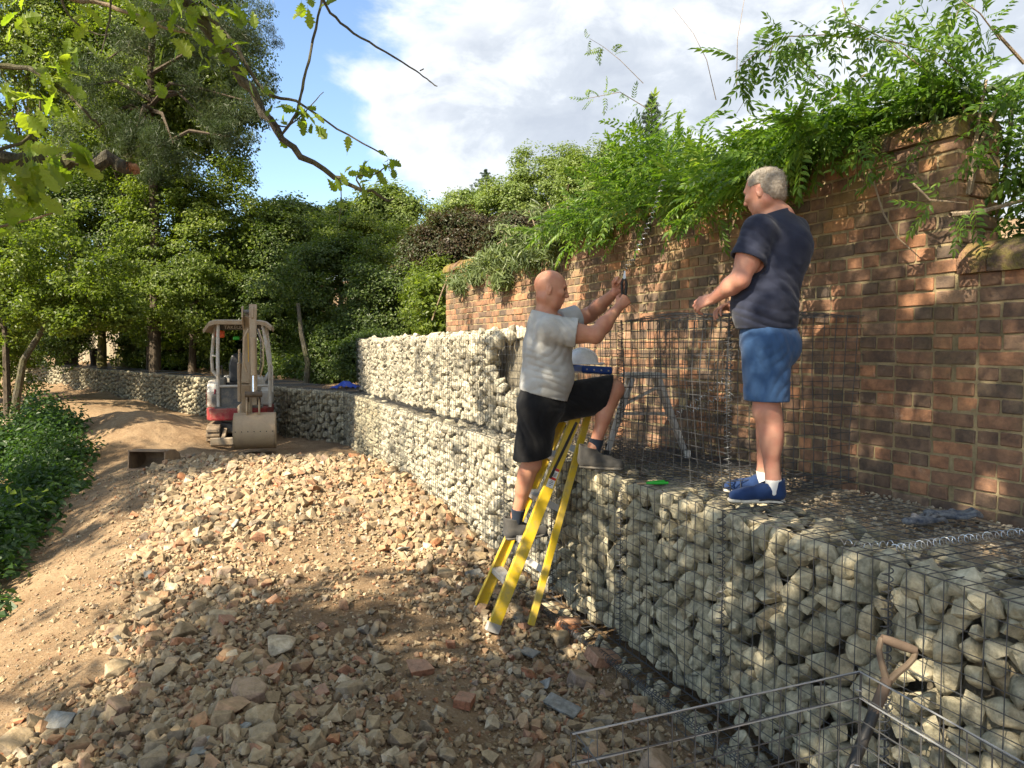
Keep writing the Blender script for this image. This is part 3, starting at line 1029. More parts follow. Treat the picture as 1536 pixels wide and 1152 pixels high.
zz = GTOP - .045 + vnoise(xy[..., 0], xy[..., 1], 5, 5) * .03 + vnoise(xy[..., 0], xy[..., 1], 1.5, 6) * .03 - .13 * sstep(.66, .48, ww)
V = np.concatenate([xy, zz[..., None]], -1).reshape(-1, 3)
i = (np.arange(29)[:, None] * 110 + np.arange(109)[None]).ravel()
link('shelf_ground', npmesh('shelf_ground', V, np.stack([i, i + 1, i + 111, i + 110], 1), M['shelf_soil'], True), kind='structure')

# ------------------------------------------------------------------ rubble on the working platform
RB = [rock_proto('stone', M['rubble'], 600 + k, (1, RNG.uniform(.66, .95), RNG.uniform(.5, .85)), int(RNG.integers(13, 24))) for k in range(16)]
BRK = [brick_frag('brick_piece', M['rubble_brick'], 700 + k, d) for k, d in enumerate([(1, .8, .5), (1, .62, .42), (.9, .85, .55), (1, .7, .35), (.8, .75, .6), (1, .55, .45)])]
SLT = [brick_frag('slate_piece', M['slate'], 740 + k, (1, .55, .09)) for k in range(3)]
edge_pts = np.array([(-2.0, 1.0), (-2.25, 3.0), (-2.45, 4.0), (-2.85, 5.0), (-3.4, 6.3), (-4.0, 7.8), (-4.7, 9.3), (-5.3, 10.8), (-5.3, 11.6)])


def rubble_w(x, y):
    """How thickly stones lie: 1 in the heap, falling off at the bank, on the trodden track and past the heap's end."""
    xe = np.interp(y, edge_pts[:, 1], edge_pts[:, 0]) + vnoise(x, y, 1.6, 11) * .5
    s = side(x, y)
    a = sstep(-.05, .45, x - xe) * sstep(np.where(y > 6.2, .02, -.12), np.where(y > 6.2, -.10, -.22), s)
    end = sstep(12.6, 11.2, y + .25 * (x + 3))
    track = np.exp(-(((s + 1.28) / .50) ** 2)) * sstep(10.0, 6.5, y)
    bare = sstep(-.02, .22, vnoise(x, y, 1.25, 12)) * .65 * sstep(9, 6, y)
    return a * end * np.clip(1 - .95 * track - bare, 0.05, 1)


def sample_rubble(n, y0, y1, rng, near_bias=1.0, soft=1.0):
    out = np.zeros((0, 2))
    while len(out) < n:
        yy = y0 + (y1 - y0) * rng.random(n * 2) ** near_bias
        xx = rng.uniform(-6.2, 2.0, n * 2)
        ok = (rng.random(n * 2) < rubble_w(xx, yy) ** soft)
        ok &= np.abs(xx) < .75 * yy + .6
        out = np.vstack([out, np.column_stack([xx, yy])[ok]])
    return out[:n]


rng = np.random.default_rng(61)
# the three hundred largest in view: one object each, pieces of the ground
big = sample_rubble(250, 2.4, 7.2, rng, 1.35)
zz = height(big[:, 0], big[:, 1])
for (x, y), z in zip(big, zz):
    q = rng.random()
    left = x < -1.0
    if q < .80:
        nm, me, s = 'stone', RB[rng.integers(16)], rng.gamma(5, .019) + (.025 if left else 0)
    elif q < .95:
        nm, me, s = 'brick_piece', BRK[rng.integers(6)], rng.uniform(.05, .12)
    else:
        nm, me, s = 'slate_piece', SLT[rng.integers(3)], rng.uniform(.1, .17)
    s = min(s, .27)
    link(nm, me, ground, (x, y, z + s * .17), (rng.normal(0, .45), rng.normal(0, .45), rng.uniform(0, 6.3)), s)
# ones the photo singles out
for px, py, z, me, nm, s, rot in ((676, 1000, 0.03, BRK[2], 'brick_piece', .07, (0, .2, .3)), (852, 985, -.05, BRK[1], 'brick_piece', .17, (.1, .1, .1)), (905, 1042, -.06, BRK[3], 'brick_piece', .2, (.2, .3, .5)),
                                  (843, 1122, .02, SLT[0], 'slate_piece', .19, (.1, .25, -.5)), (350, 1135, .16, RB[3], 'stone', .2, (.2, .1, .6)), (630, 1050, .06, BRK[0], 'brick_piece', .14, (.3, 0, .4)),
                                  (870, 1070, -.04, RB[5], 'stone', .2, (.2, .2, .4)), (575, 968, .08, RB[2], 'stone', .13, (.1, .2, .9)), (182, 1045, .1, RB[7], 'stone', .19, (.5, .2, .9)), (520, 930, .1, RB[9], 'stone', .11, (.2, .9, .1)),
                                  (422, 1010, .13, RB[11], 'stone', .24, (.1, .1, .2)), (1120 - 215, 890, -.02, RB[1], 'stone', .12, (.1, .4, .2)), (340, 975, .12, BRK[4], 'brick_piece', .12, (.3, .3, .9)), (697, 1112, .05, BRK[3], 'brick_piece', .13, (.1, .1, 1.4)),
                                  (1000, 1100, -.1, BRK[5], 'brick_piece', .1, (.2, .1, .4)), (258, 870, .02, RB[4], 'stone', .12, (.2, .6, .1)), (235, 990, .05, RB[6], 'stone', .15, (.3, .1, 1.2)), (390, 1020, .13, RB[10], 'stone', .14, (.1, .6, .7))):
    q = drop(px, py)
    link(nm, me, ground, (q.x, q.y, gz(q.x, q.y) + s * .2), rot, s)
# the rest, joined
pm = sample_rubble(11000, 2.2, 12.4, rng, 1.2)
sm = np.clip(rng.gamma(4.0, .0135, len(pm)), .02, .13)
ps = sample_rubble(52000, 2.1, 12.6, rng, 1.25, .45)
ss = np.clip(rng.gamma(2.4, .0105, len(ps)), .008, .06)
pl = sample_rubble(2300, 6.6, 12.4, rng, 1.0)
sl = np.clip(rng.gamma(6, .0165, len(pl)), .04, .19)
# scree that rolled down the bank
nb_ = 6000
yb = 2.4 + 9.5 * rng.random(nb_) ** 1.2
xb = np.interp(yb, edge_pts[:, 1], edge_pts[:, 0]) - rng.exponential(.62, nb_)
pb, sb = np.column_stack([xb, yb]), np.clip(rng.gamma(1.5, .010, nb_), .006, .09)
P_ = np.vstack([pm, ps, pl, pb])
S_ = np.concatenate([sm, ss, sl, sb])
pos = np.column_stack([P_, height(P_[:, 0], P_[:, 1]) + S_ * .2])
v1, f1 = scatter(TINY, pos, S_, rng, .95)
link('loose_rubble', npmesh('loose_rubble', v1, f1, M['rubble']), ground, kind='stuff')

# ------------------------------------------------------------------ brick wall
BPROTO = {}


def brick_mesh(L, depth, hgt, v):
    k = (round(L, 3), v)
    if k not in BPROTO:
        r = np.random.default_rng(900 + v + int(L * 1000))
        mb = MB().box((0, 0, 0), (L, depth, hgt), bev=.0055)
        mb.v = [tuple(np.array(p) + r.normal(0, .0016, 3)) for p in mb.v]
        BPROTO[k] = mb.mesh('brick', M['brick'])
    return BPROTO[k]


def lay_wall(name, label, cat, start, length, z0, z1, thick, n_obj, seed):
    """start: the near end of the face; bricks run along WD. English bond; the nearest n_obj bricks are objects."""
    root = empty(name, (start[0], start[1], z0), math.atan2(-WD[1], -WD[0]), label, cat)     # +X towards the near end, +Y into the wall
    rng = np.random.default_rng(seed)
    pitch_s, pitch_h, ph = .2350, .1175, .0800
    lay = []
    rows = int(round((z1 - z0) / ph))
    for j in range(rows):
        hdr = j % 2 == 0
        pit = pitch_h if hdr else pitch_s
        tooth = 0 if hdr or z0 + (j + 1) * ph > LOWTOP else .1175
        x = tooth - rng.uniform(0, .012) * (tooth == 0) if not name.startswith('low') else -rng.uniform(0, .012)
        end = length if not name.startswith('low') else length - tooth
        first = True
        while x > -end:
            w = pit
            if first and not hdr and not tooth:
                w = pit * .76
            if not hdr and rng.random() < .08:
                w = pitch_h
            first = False
            w = min(w, x + end)
            if w < .03:
                break
            lay.append((x - w / 2, j, w - .011))
            x -= w
    lay.sort(key=lambda q: -q[0])
    big_, rest = lay[:n_obj], lay[n_obj:]

    def pose(q):
        x, j, w = q
        return (x, .05 + rng.normal(0, .0022) + (rng.random() < .05) * .006, j * ph + ph / 2 + rng.normal(0, .0014)), (rng.normal(0, .006), rng.normal(0, .006), rng.normal(0, .008))
    for q in big_:
        loc, rot = pose(q)
        link('brick', brick_mesh(q[2], .10, .0685, int(rng.integers(5))), root, loc, rot)
    if rest:
        Vs, Fs, o = [], [], 0
        for q in rest:
            loc, rot = pose(q)
            me = brick_mesh(q[2], .10, .0685, int(rng.integers(5)))
            if not hasattr(me, 'get'):
                pass
            v = PV[me.name] if me.name in PV else PV.setdefault(me.name, (np.array([p.co[:] for p in me.vertices]), [tuple(f.vertices) for f in me.polygons]))
            Mx = np.array(Euler(rot).to_matrix())
            Vs.append(v[0] @ Mx.T + np.array(loc))
            Fs += [tuple(i + o for i in f) for f in v[1]]
            o += len(v[0])
        me = bpy.data.meshes.new('laid_bricks')
        me.from_pydata(np.concatenate(Vs).tolist(), [], Fs)
        me.materials.append(M['brick'])
        link('brickwork', me, root, kind='stuff')
    hh = rows * ph
    for j in range(rows):                         # the bricks that show on the near end
        for k, (yy, w) in enumerate(((.155, .105), (.265, .105)) if j % 2 else ((.21, .215),)):
            o = link('brick', brick_mesh(w, .10, .0685, k), root, (-.047 + rng.normal(0, .003), yy, j * ph + ph / 2), (0, 0, R(90)))
    mb = MB().box((-length / 2 - .006, .0085 + thick / 2, hh / 2), (length - .02, thick, hh - .004))
    mb.build('mortar_core', M['mortar'], root)
    if name.startswith('low'):
        MB().box((-length, .056, hh / 2), (.05, .085, hh)).build('mortar_joint', M['mortar'], root)
    return root, hh


PV = {}
LOWTOP = 2.28
wall, hh = lay_wall('brick_wall', 'tall old red and black brick wall behind the men, dappled with sun', 'brick wall', W0, WLEN, .92, WTOP - .08, .30, 300, 71)
# its coping: weathered half round bricks on edge
rng = np.random.default_rng(72)
prof = [(-.028, -.03), (-.032, .015), (-.01, .06), (.05, .095), (.16, .115), (.27, .095), (.33, .06), (.35, .015), (.345, -.03)]
x = 0.0
Vs, Fs = [], []
while x > -WLEN:
    w = rng.uniform(.10, .23)
    mb = MB()
    j = rng.normal(0, .006, (2, len(prof), 2))
    n = len(prof)
    dz, dy = rng.normal(0, .008), rng.normal(0, .006)
    V = [(x - .004, p[0] + a[0] + dy, p[1] + a[1] + dz) for p, a in zip(prof, j[0])] + [(x - w + .004, p[0] + a[0] + dy, p[1] + a[1] + dz) for p, a in zip(prof, j[1])]
    mb.add(V, [tuple(range(n)), tuple(reversed(range(n, 2 * n)))] + [(q, q + n, (q + 1) % n + n, (q + 1) % n) for q in range(n)])
    o = mb.build('coping_brick', M['coping'], wall, smooth=True)
    o.location = (0, 0, hh + .03)
    x -= w
# the pier at its near end stands a little proud, and the low wall goes on to the right
lw, hl = lay_wall('low_brick_wall', 'low dark brick wall at the right edge, rounded mossy coping, below the climber stems', 'brick wall', W0 - WD * 2.6, 2.594, .92, 2.28, .30, 300, 73)
x = 0.0
while x > -2.56:
    w = min(rng.uniform(.3, .5), x + 2.58)
    if w < .03:
        break
    mb = MB()
    n = len(prof)
    V = [(x - .003, p[0] * 1.05, p[1] * 1.25 + rng.normal(0, .004)) for p in prof] + [(x - w + .003, p[0] * 1.05, p[1] * 1.25 + rng.normal(0, .004)) for p in prof]
    mb.add(V, [tuple(range(n)), tuple(reversed(range(n, 2 * n)))] + [(q, q + n, (q + 1) % n + n, (q + 1) % n) for q in range(n)])
    o = mb.build('coping_stone', M['coping'], lw, smooth=True)
    o.location = (0, 0, hl + .03)
    x -= w
# ------------------------------------------------------------------ plants
def leaf_quads(C, Nrm, L, Wd, rng, droop=0.0):
    """Leaves as folded rhombs: centres C, rough normals Nrm, lengths L, widths Wd."""
    n = len(C)
    Nn = Nrm / np.maximum(np.linalg.norm(Nrm, axis=1, keepdims=True), 1e-6)
    d = rng.normal(size=(n, 3))
    d[:, 2] -= droop
    d -= Nn * (d * Nn).sum(1, keepdims=True)
    d /= np.maximum(np.linalg.norm(d, axis=1, keepdims=True), 1e-6)
    s = np.cross(Nn, d)
    L, Wd = np.asarray(L)[:, None], np.asarray(Wd)[:, None]
    V = np.empty((n, 4, 3))
    V[:, 0] = C - d * L * .5
    V[:, 1] = C + s * Wd * .5 + Nn * Wd * .16 + d * L * .04
    V[:, 2] = C + d * L * .5 - Nn * L * .10
    V[:, 3] = C - s * Wd * .5 + Nn * Wd * .16 + d * L * .04
    k = np.arange(n)[:, None] * 4
    return V.reshape(-1, 3), np.concatenate([k + [0, 1, 2], k + [0, 2, 3]])


def join(parts):
    Vs, Fs, o = [], [], 0
    for v, f in parts:
        Vs.append(v)
        Fs.append(f + o)
        o += len(v)
    return np.concatenate(Vs), np.concatenate(Fs)


def clump_leaves(C, Rad, per, leaf, rng, flat=.75, outw=None, asp=.55, droop=.4, up=.55):
    """Leaves spread through clumps: centres C (n,3), radii Rad (n), per leaves each."""
    n = len(C)
    cc = np.repeat(C, per, 0)
    rr = np.repeat(Rad, per)
    q = rng.normal(size=(n * per, 3))
    q /= np.linalg.norm(q, axis=1, keepdims=True)
    q *= (rng.random(n * per) ** .45)[:, None]
    off = q * rr[:, None]
    off[:, 2] *= flat
    P = cc + off
    ow = np.repeat(outw, per, 0) if outw is not None else q
    Nr = ow * .55 + q * .4 + np.array([0, 0, up]) + rng.normal(size=P.shape) * .42
    L = leaf * rng.uniform(.65, 1.3, len(P))
    return leaf_quads(P, Nr, L, L * asp * rng.uniform(.8, 1.2, len(P)), rng, droop)


def crown_points(c, rad, lobes, n, rng, lobe_r=.34, low_cut=-.75):
    """Clump centres on the outside of a lumpy crown, with the outward direction of each."""
    c, rad = np.array(c, float), np.array(rad, float)
    d = rng.normal(size=(lobes * 4, 3))
    d /= np.linalg.norm(d, axis=1, keepdims=True)
    d = d[d[:, 2] > low_cut][:lobes]
    Lc = d * rng.uniform(.45, .82, (len(d), 1))
    Lr = lobe_r * rng.uniform(.7, 1.25, len(d))
    k = rng.integers(0, len(d), n)
    q = rng.normal(size=(n, 3))
    q /= np.linalg.norm(q, axis=1, keepdims=True)
    q = q * .8 + d[k] * .5
    q /= np.linalg.norm(q, axis=1, keepdims=True)
    P = Lc[k] + q * Lr[k][:, None] * rng.uniform(.72, 1.05, (n, 1))
    P = np.where(rng.random((n, 1)) < .10, P * rng.uniform(.3, .9, (n, 1)), P)
    P = np.where(rng.random((n, 1)) < .07, P * rng.uniform(1.05, 1.2, (n, 1)), P)
    ow = P + q * .6
    ow /= np.linalg.norm(ow, axis=1, keepdims=True)
    return c + P * rad, ow


def tree(name, label, cat, group, base, crowns, trunk_r, mats, leaf=.12, per=60, bark='bark', lean=(0, 0), seed=1, nlimb=16, asp=.58, flat=.5, twigs=True):
    """crowns: list of (centre, radii, lobes, clumps, clump radius, material)."""
    rng = np.random.default_rng(seed)
    base = Vector(base)
    root = empty(name, base, 0, label, cat, group)
    top = Vector(crowns[0][0])
    mb = MB()
    pts, rs = [], []
    hgt = max(.5, top.z - base.z)
    for i in range(9):
        t = i / 8
        p = base.lerp(top, t) + Vector((rng.normal(0, .05), rng.normal(0, .05), 0)) * hgt * .12 * math.sin(t * 3.1)
        pts.append(p - base - Vector((0, 0, .3 if i == 0 else 0)))
        rs.append(trunk_r * (1.25 if i == 0 else 1 - .72 * t))
    mb.tube(pts, rs, 9)
    link('trunk', mb.mesh('trunk', M[bark], True), root)
    limb = MB()
    for ci, (c, rad, lobes, n, cr, mt) in enumerate(crowns):
        C, ow = crown_points(c, rad, int(lobes * 1.7), int(n * 1.15), rng)
        n = len(C)
        V, Fc = clump_leaves(C, cr * rng.uniform(.45, 1.15, n), int(per * 1.25), leaf * .80, rng, flat, ow, asp)
        link('crown', npmesh('crown', V - np.array(base), Fc, M[mt]), root)
        for k in rng.choice(n, min(nlimb, n), replace=False):
            e = Vector(C[k]) - base
            t = rng.uniform(.35, .95)
            a = pts[int(t * 8)]
            mid = a.lerp(e, .5) + Vector((rng.normal(0, .15), rng.normal(0, .15), rng.uniform(.05, .4)))
            r0 = trunk_r * .32 * (1.1 - t * .5)
            limb.tube([a, a.lerp(mid, .5), mid, e], [r0, r0 * .75, r0 * .5, r0 * .15], 5, False)
    if limb.v:
        link('limbs', limb.mesh('limbs', M[bark], True), root, kind='stuff')
    return root


def P3(px, py, Y):
    return np.array(at(px, py, Y))


def rpx(n, Y):
    return n / F * Y


def gbase(x, y, dz=-.1):
    return (x, y, gz(x, y) + dz)


# tall trees on the left, behind the bend of the gabions
def simple_tree(px, ptop, pbot, halfw, Y, label, seed, mat='leaf_mid', leaf=.12, clumps=420, per=70, cr=.55, lobes=16, group=None, name='broadleaf_tree', trunk=.2, bark='bark', dx=0, depth=.8, cat='tree'):
    ct, cb = at(px, ptop, Y), at(px, pbot, Y)
    c = (ct + cb) / 2
    rz = (ct.z - cb.z) / 2
    hw = rpx(halfw, Y)
    bx, by = c.x + dx, Y
    return tree(name, label, cat, group, gbase(bx, by), [((c.x, Y, c.z), (hw, hw * depth, rz), lobes, clumps, cr, mat)], trunk * .55, None, leaf, per, bark, seed=seed)


LEFT = 'tall trees on the left behind the gabions'
simple_tree(40, -330, 420, 235, 26.5, 'tall bright green broadleaf tree filling the upper left corner', 11, 'leaf_mid', .15, 1350, 85, .75, 26, LEFT, trunk=.34)
simple_tree(262, -260, 330, 125, 25.0, 'tall dark tree left of the blue sky, behind the brown pine clumps', 12, 'leaf_dark', .14, 800, 85, .65, 22, LEFT, trunk=.3)
simple_tree(285, 195, 590, 112, 22.0, 'rounded green tree below the tall pine, left of the sky gap', 13, 'leaf_mid', .12, 560, 85, .5, 20, LEFT, trunk=.22)
simple_tree(150, 215, 590, 130, 24.0, 'dark leafy tree behind the leaning trunk', 14, 'leaf_dark', .13, 560, 80, .6, 18, LEFT, trunk=.3, bark='bark_moss')
simple_tree(-60, 250, 640, 120, 19.5, 'green tree cut by the left edge of the photo above the nettles', 15, 'leaf_mid', .11, 420, 85, .5, 16, LEFT, trunk=.2)

simple_tree(215, -60, 330, 105, 23.0, 'leafy green crown between the pine clumps', 16, 'leaf_mid', .13, 560, 80, .55, 20, LEFT, trunk=.2)

# pine: bare grey-brown needle clumps on drooping limbs
rng = np.random.default_rng(21)
base = gbase(-10.2, 21.5)
pine = empty('pine_tree', base, 0, 'tall pine with grey brown needle clumps hanging in front of the green trees', 'tree', LEFT)
bv = Vector(base)
mb = MB()
tp = [Vector((0, 0, -.3)), Vector((.1, 0, 4)), Vector((0, .1, 8)), Vector((.3, 0, 12)), Vector((.4, 0, 17))]
mb.tube(tp, [.17, .13, .10, .07, .04], 9)
link('trunk', mb.mesh('trunk', M['bark'], True), pine)
parts = []
for px, py, r in ((330, 90, 55), (365, 150, 50), (300, 60, 60), (345, 205, 40), (285, 130, 50), (170, 165, 55), (205, 190, 45), (140, 195, 50), (190, 225, 40), (225, 260, 45), (120, 130, 40), (340, 20, 50), (250, 30, 50), (210, 60, 40), (380, 60, 35), (310, 180, 45), (200, -40, 60), (300, -60, 60), (260, 215, 40), (160, 90, 45)):
    c = at(px, py, 20.5 + rng.uniform(-.6, .6))
    rr = rpx(r, 20.5)
    n = 9
    q = rng.normal(size=(n, 3))
    C = np.array(c) + q * rr * .45 * np.array([1.1, .8, .6])
    parts.append(clump_leaves(C, np.full(n, rr * .42), 210, .16, rng, .8, None, .055, 1.1, .1))
    e = c - bv
    t0 = Vector((.1, 0, min(15.5, e.z + rng.uniform(-.6, 1.4))))
    lm = MB().tube([t0, t0.lerp(e, .5) + Vector((0, 0, .35)), e], [.07, .045, .015], 5, False)
    parts_l = globals().setdefault('PINE_LIMBS', MB())
    parts_l.add(lm.v, lm.f)
V, Fc = join(parts)
link('needle_clumps', npmesh('needle_clumps', V - np.array(base), Fc, M['needle']), pine, kind='stuff')
link('limbs', PINE_LIMBS.mesh('limbs', M['bark'], True), pine, kind='stuff')

# small tree with the leaning pale trunk, front left
bx = at(14, 575, 18.5)
leanb = Vector((bx.x, 18.5, gz(bx.x, 18.5) - .2))
sm_tree = empty('leaning_tree', leanb, 0, 'small leafy tree with a pale leaning trunk at the left edge', 'tree')
a, b2, c2, d2 = leanb + Vector((0, 0, 0)), at(35, 540, 18.4), at(80, 470, 18.2), at(115, 415, 18.0)
MB().tube([a - leanb, b2 - leanb, c2 - leanb, d2 - leanb], [.11, .08, .06, .035], 8).build('trunk', M['bark_lichen'], sm_tree, smooth=True)
MB().tube([a - leanb + Vector((-.1, .05, 0)), at(8, 500, 18.6) - leanb, at(-10, 430, 18.7) - leanb], [.1, .07, .04], 7).build('trunk', M['bark'], sm_tree, smooth=True)
rng = np.random.default_rng(23)
cs = []
for px, py, r in ((60, 400, 75), (120, 430, 60), (20, 440, 60), (150, 400, 45), (165, 450, 40), (90, 350, 60), (30, 360, 60), (110, 480, 30), (180, 470, 25), (-20, 400, 60), (70, 450, 40)):
    cs.append((np.array(at(px, py, 18 + rng.uniform(-.8, .8))), rpx(r, 18)))
C = np.concatenate([c + rng.normal(size=(22, 3)) * r * np.array([.5, .5, .38]) for c, r in cs])
V, Fc = clump_leaves(C, np.full(len(C), .30), 62, .10, rng, .6, None, .7, .4, .8)
link('crown', npmesh('crown', V - np.array(leanb), Fc, M['leaf_mid']), sm_tree)

# dense dark trees and bushes behind the middle of the gabion line
HG = 'dense shrubs and small trees behind the excavator'
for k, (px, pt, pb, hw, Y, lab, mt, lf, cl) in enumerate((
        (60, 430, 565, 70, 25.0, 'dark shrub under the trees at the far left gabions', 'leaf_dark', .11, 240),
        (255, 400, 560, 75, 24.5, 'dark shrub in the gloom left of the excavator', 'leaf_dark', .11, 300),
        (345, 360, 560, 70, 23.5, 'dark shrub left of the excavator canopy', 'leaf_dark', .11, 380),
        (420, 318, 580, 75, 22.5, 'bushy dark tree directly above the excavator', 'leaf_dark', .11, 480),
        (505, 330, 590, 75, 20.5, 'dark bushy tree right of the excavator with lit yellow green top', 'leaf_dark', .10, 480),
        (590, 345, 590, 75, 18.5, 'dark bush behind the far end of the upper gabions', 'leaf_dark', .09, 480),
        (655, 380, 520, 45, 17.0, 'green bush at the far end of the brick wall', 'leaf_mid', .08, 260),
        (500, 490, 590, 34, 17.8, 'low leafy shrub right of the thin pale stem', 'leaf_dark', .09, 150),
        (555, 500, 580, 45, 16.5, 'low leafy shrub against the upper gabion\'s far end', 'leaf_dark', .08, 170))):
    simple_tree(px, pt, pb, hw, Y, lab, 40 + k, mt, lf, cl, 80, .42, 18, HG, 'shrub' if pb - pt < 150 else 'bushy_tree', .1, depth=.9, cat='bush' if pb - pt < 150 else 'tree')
# lit canopy tops above that hedge
for k, (px, pt, pb, hw, Y, lab) in enumerate(((400, 335, 470, 80, 27, 'sunlit yellow green crown above the excavator'), (530, 315, 430, 95, 25.5, 'sunlit yellow green crown left of the copper tree'))):
    simple_tree(px, pt, pb, hw, Y, lab, 60 + k, 'leaf_mid', .12, 420, 70, .5, 18, HG, 'bushy_tree', .15)
# copper leaved trees behind the wall end
for k, (px, pt, pb, hw, Y, lab) in enumerate(((700, 312, 500, 75, 17.5, 'copper and dark green hedge tree left of the wall end'), (795, 305, 470, 68, 16.0, 'darker copper leaved tree above the brick wall\'s far half'), (640, 345, 470, 50, 18.5, 'reddish brown tipped bush left of the copper trees'))):
    simple_tree(px, pt, pb, hw, Y, lab, 70 + k, 'leaf_copper', .085, 560, 85, .34, 18, 'copper leaved trees behind the wall', 'copper_tree', .12)
# trees beyond
FAR = 'trees on the wooded hill beyond'
for k, (px, pt, pb, hw, Y, lab, mt) in enumerate((
        (432, 302, 420, 52, 34, 'pale rounded tree on the skyline right of the tall left trees', 'leaf_far'),
        (510, 305, 420, 45, 38, 'low rounded tree on the skyline under the oak twig', 'leaf_far'),
        (590, 280, 420, 58, 36, 'sunlit rounded tree under the cloud edge', 'leaf_far'),
        (690, 285, 400, 52, 52, 'pale tree on the hill, left of the pointed conifer', 'leaf_far'),
        (760, 262, 390, 55, 50, 'tree on the hill in front of the pointed conifer', 'leaf_far'),
        (832, 214, 390, 68, 50, 'tall rounded tree on the hill, highest left of the climber', 'leaf_far'),
        (905, 218, 390, 72, 46, 'broad rounded tree on the hill just left of the climber', 'leaf_far'),
        (975, 250, 400, 80, 44, 'hill tree behind the climber on the wall', 'leaf_far'),
        (1080, 250, 420, 90, 42, 'hill tree mostly hidden behind the climber', 'leaf_far'),
        (1210, 200, 420, 100, 44, 'hill tree hidden behind the wall, right', 'leaf_far'))):
    simple_tree(px, pt, pb, hw, Y, lab, 80 + k, mt, .22, 420, 62, .85, 22, FAR, 'hill_tree', .3)


def conifer(px, ptop, pbot, halfw, Y, label, seed):
    rng = np.random.default_rng(seed)
    t, b_ = at(px, ptop, Y), at(px, pbot, Y)
    base = Vector(gbase(t.x, Y))
    root = empty('conifer_tree', base, 0, label, 'tree', FAR)
    MB().tube([Vector((0, 0, -.3)), t - base], [.22, .02], 7).build('trunk', M['bark'], root, smooth=True)
    hw = rpx(halfw, Y)
    Cs, Rr = [], []
    h = t.z - b_.z
    for i in range(26):
        f = (i + .3) / 26
        rad = hw * (f ** .8)
        for _ in range(4 + int(8 * f)):
            a = rng.uniform(0, 6.28)
            for q in (.3, .6, .9):
                Cs.append((t.x + math.cos(a) * rad * q, Y + math.sin(a) * rad * q, t.z - f * h - rad * q * .25 + rng.normal(0, .05)))
                Rr.append(.10 + .22 * f)
    V, Fc = clump_leaves(np.array(Cs), np.array(Rr), 26, .15, rng, .5, None, .22, .5, .3)
    link('crown', npmesh('crown', V - np.array(base), Fc, M['conifer']), root)


conifer(978, 142, 330, 62, 33, 'dark pointed conifer rising behind the climber', 101)
conifer(728, 256, 340, 80, 54, 'small bluish broad conifer on the hill skyline', 102)

# trunks, stump and fence in the gloom behind the far gabions
for px, pt, pb, Y, r, lab, bk in ((195, 380, 545, 25, .42, 'thick mossy tree trunk in the gloom behind the far gabions', 'bark_moss'), (100, 400, 540, 26, .32, 'dark tree trunk behind the far gabions, left of the plank fence', 'bark')):
    b_ = at(px, pb, Y)
    base = Vector((b_.x, Y, gz(b_.x, Y) - .2))
    root = empty('old_tree', base, 0, lab, 'tree')
    t = at(px + 12, pt, Y)
    mb = MB().tube([Vector((0, 0, 0)), Vector((.02, 0, .5)), (t - base) * .55 + Vector((.05, 0, 0)), t - base, (t - base) * 1.8], [r * 1.5, r * 1.05, r * .9, r * .8, r * .5], 11)
    mb.build('trunk', M[bk], root, smooth=True)
    rr = np.random.default_rng(int(px))
    C = np.array(base) + np.column_stack([rr.normal(0, 1.4, 60), rr.normal(0, 1.2, 60), rr.uniform(4.2, 7.0, 60)])
    V, Fc = clump_leaves(C, np.full(60, .5), 70, .13, rr)
    link('crown', npmesh('crown', V - np.array(base), Fc, M['leaf_dark']), root)
b_ = at(458, 575, 17.4)
base = Vector((b_.x, 17.4, gz(b_.x, 17.4) - .2))
rt = empty('thin_tree', base, 0, 'thin pale barked tree stem right of the excavator', 'tree')
MB().tube([Vector((0, 0, 0)), at(462, 545, 17.4) - base, at(452, 500, 17.4) - base, at(447, 455, 17.5) - base], [.075, .07, .055, .04], 8).build('trunk', M['bark_lichen'], rt, smooth=True)
rr = np.random.default_rng(5)
C = np.array(at(447, 430, 18.4)) + rr.normal(size=(40, 3)) * (.6, .5, .5)
link('crown', npmesh('crown', *(lambda v, f: (v - np.array(base), f))(*clump_leaves(C, np.full(40, .28), 55, .09, rr)), M['leaf_dark']), rt)
b_ = at(146, 524, 27)
st = MB().tube([Vector((0, 0, -.3)), Vector((0, 0, .1)), Vector((-.05, 0, .62))], [.3, .24, .22], 10).build('tree_stump', M['bark'], None, smooth=True)
st.location = (b_.x, 27, gz(b_.x, 27))
tag(st, 'short cut stump by the plank fence on the lit slope', 'stump')


def mat_wood(name, c1, c2):
    m, n = mat_new(name)
    pos = n('ShaderNodeNewGeometry').outputs['Position']
    v = n('ShaderNodeVectorMath', {0: pos, 1: (30, 30, 2.0)}, operation='MULTIPLY').outputs[0]
    a = n.noise(v, 1.5, 5, .65)
    c = n.mix(a, c1, c2)
    c = n.mix(.5, c, n.ramp(rnd_socket(n), [(0, c1), (1, c2)]))
    finish(n, c, .85, a, .3, .01)
    return m


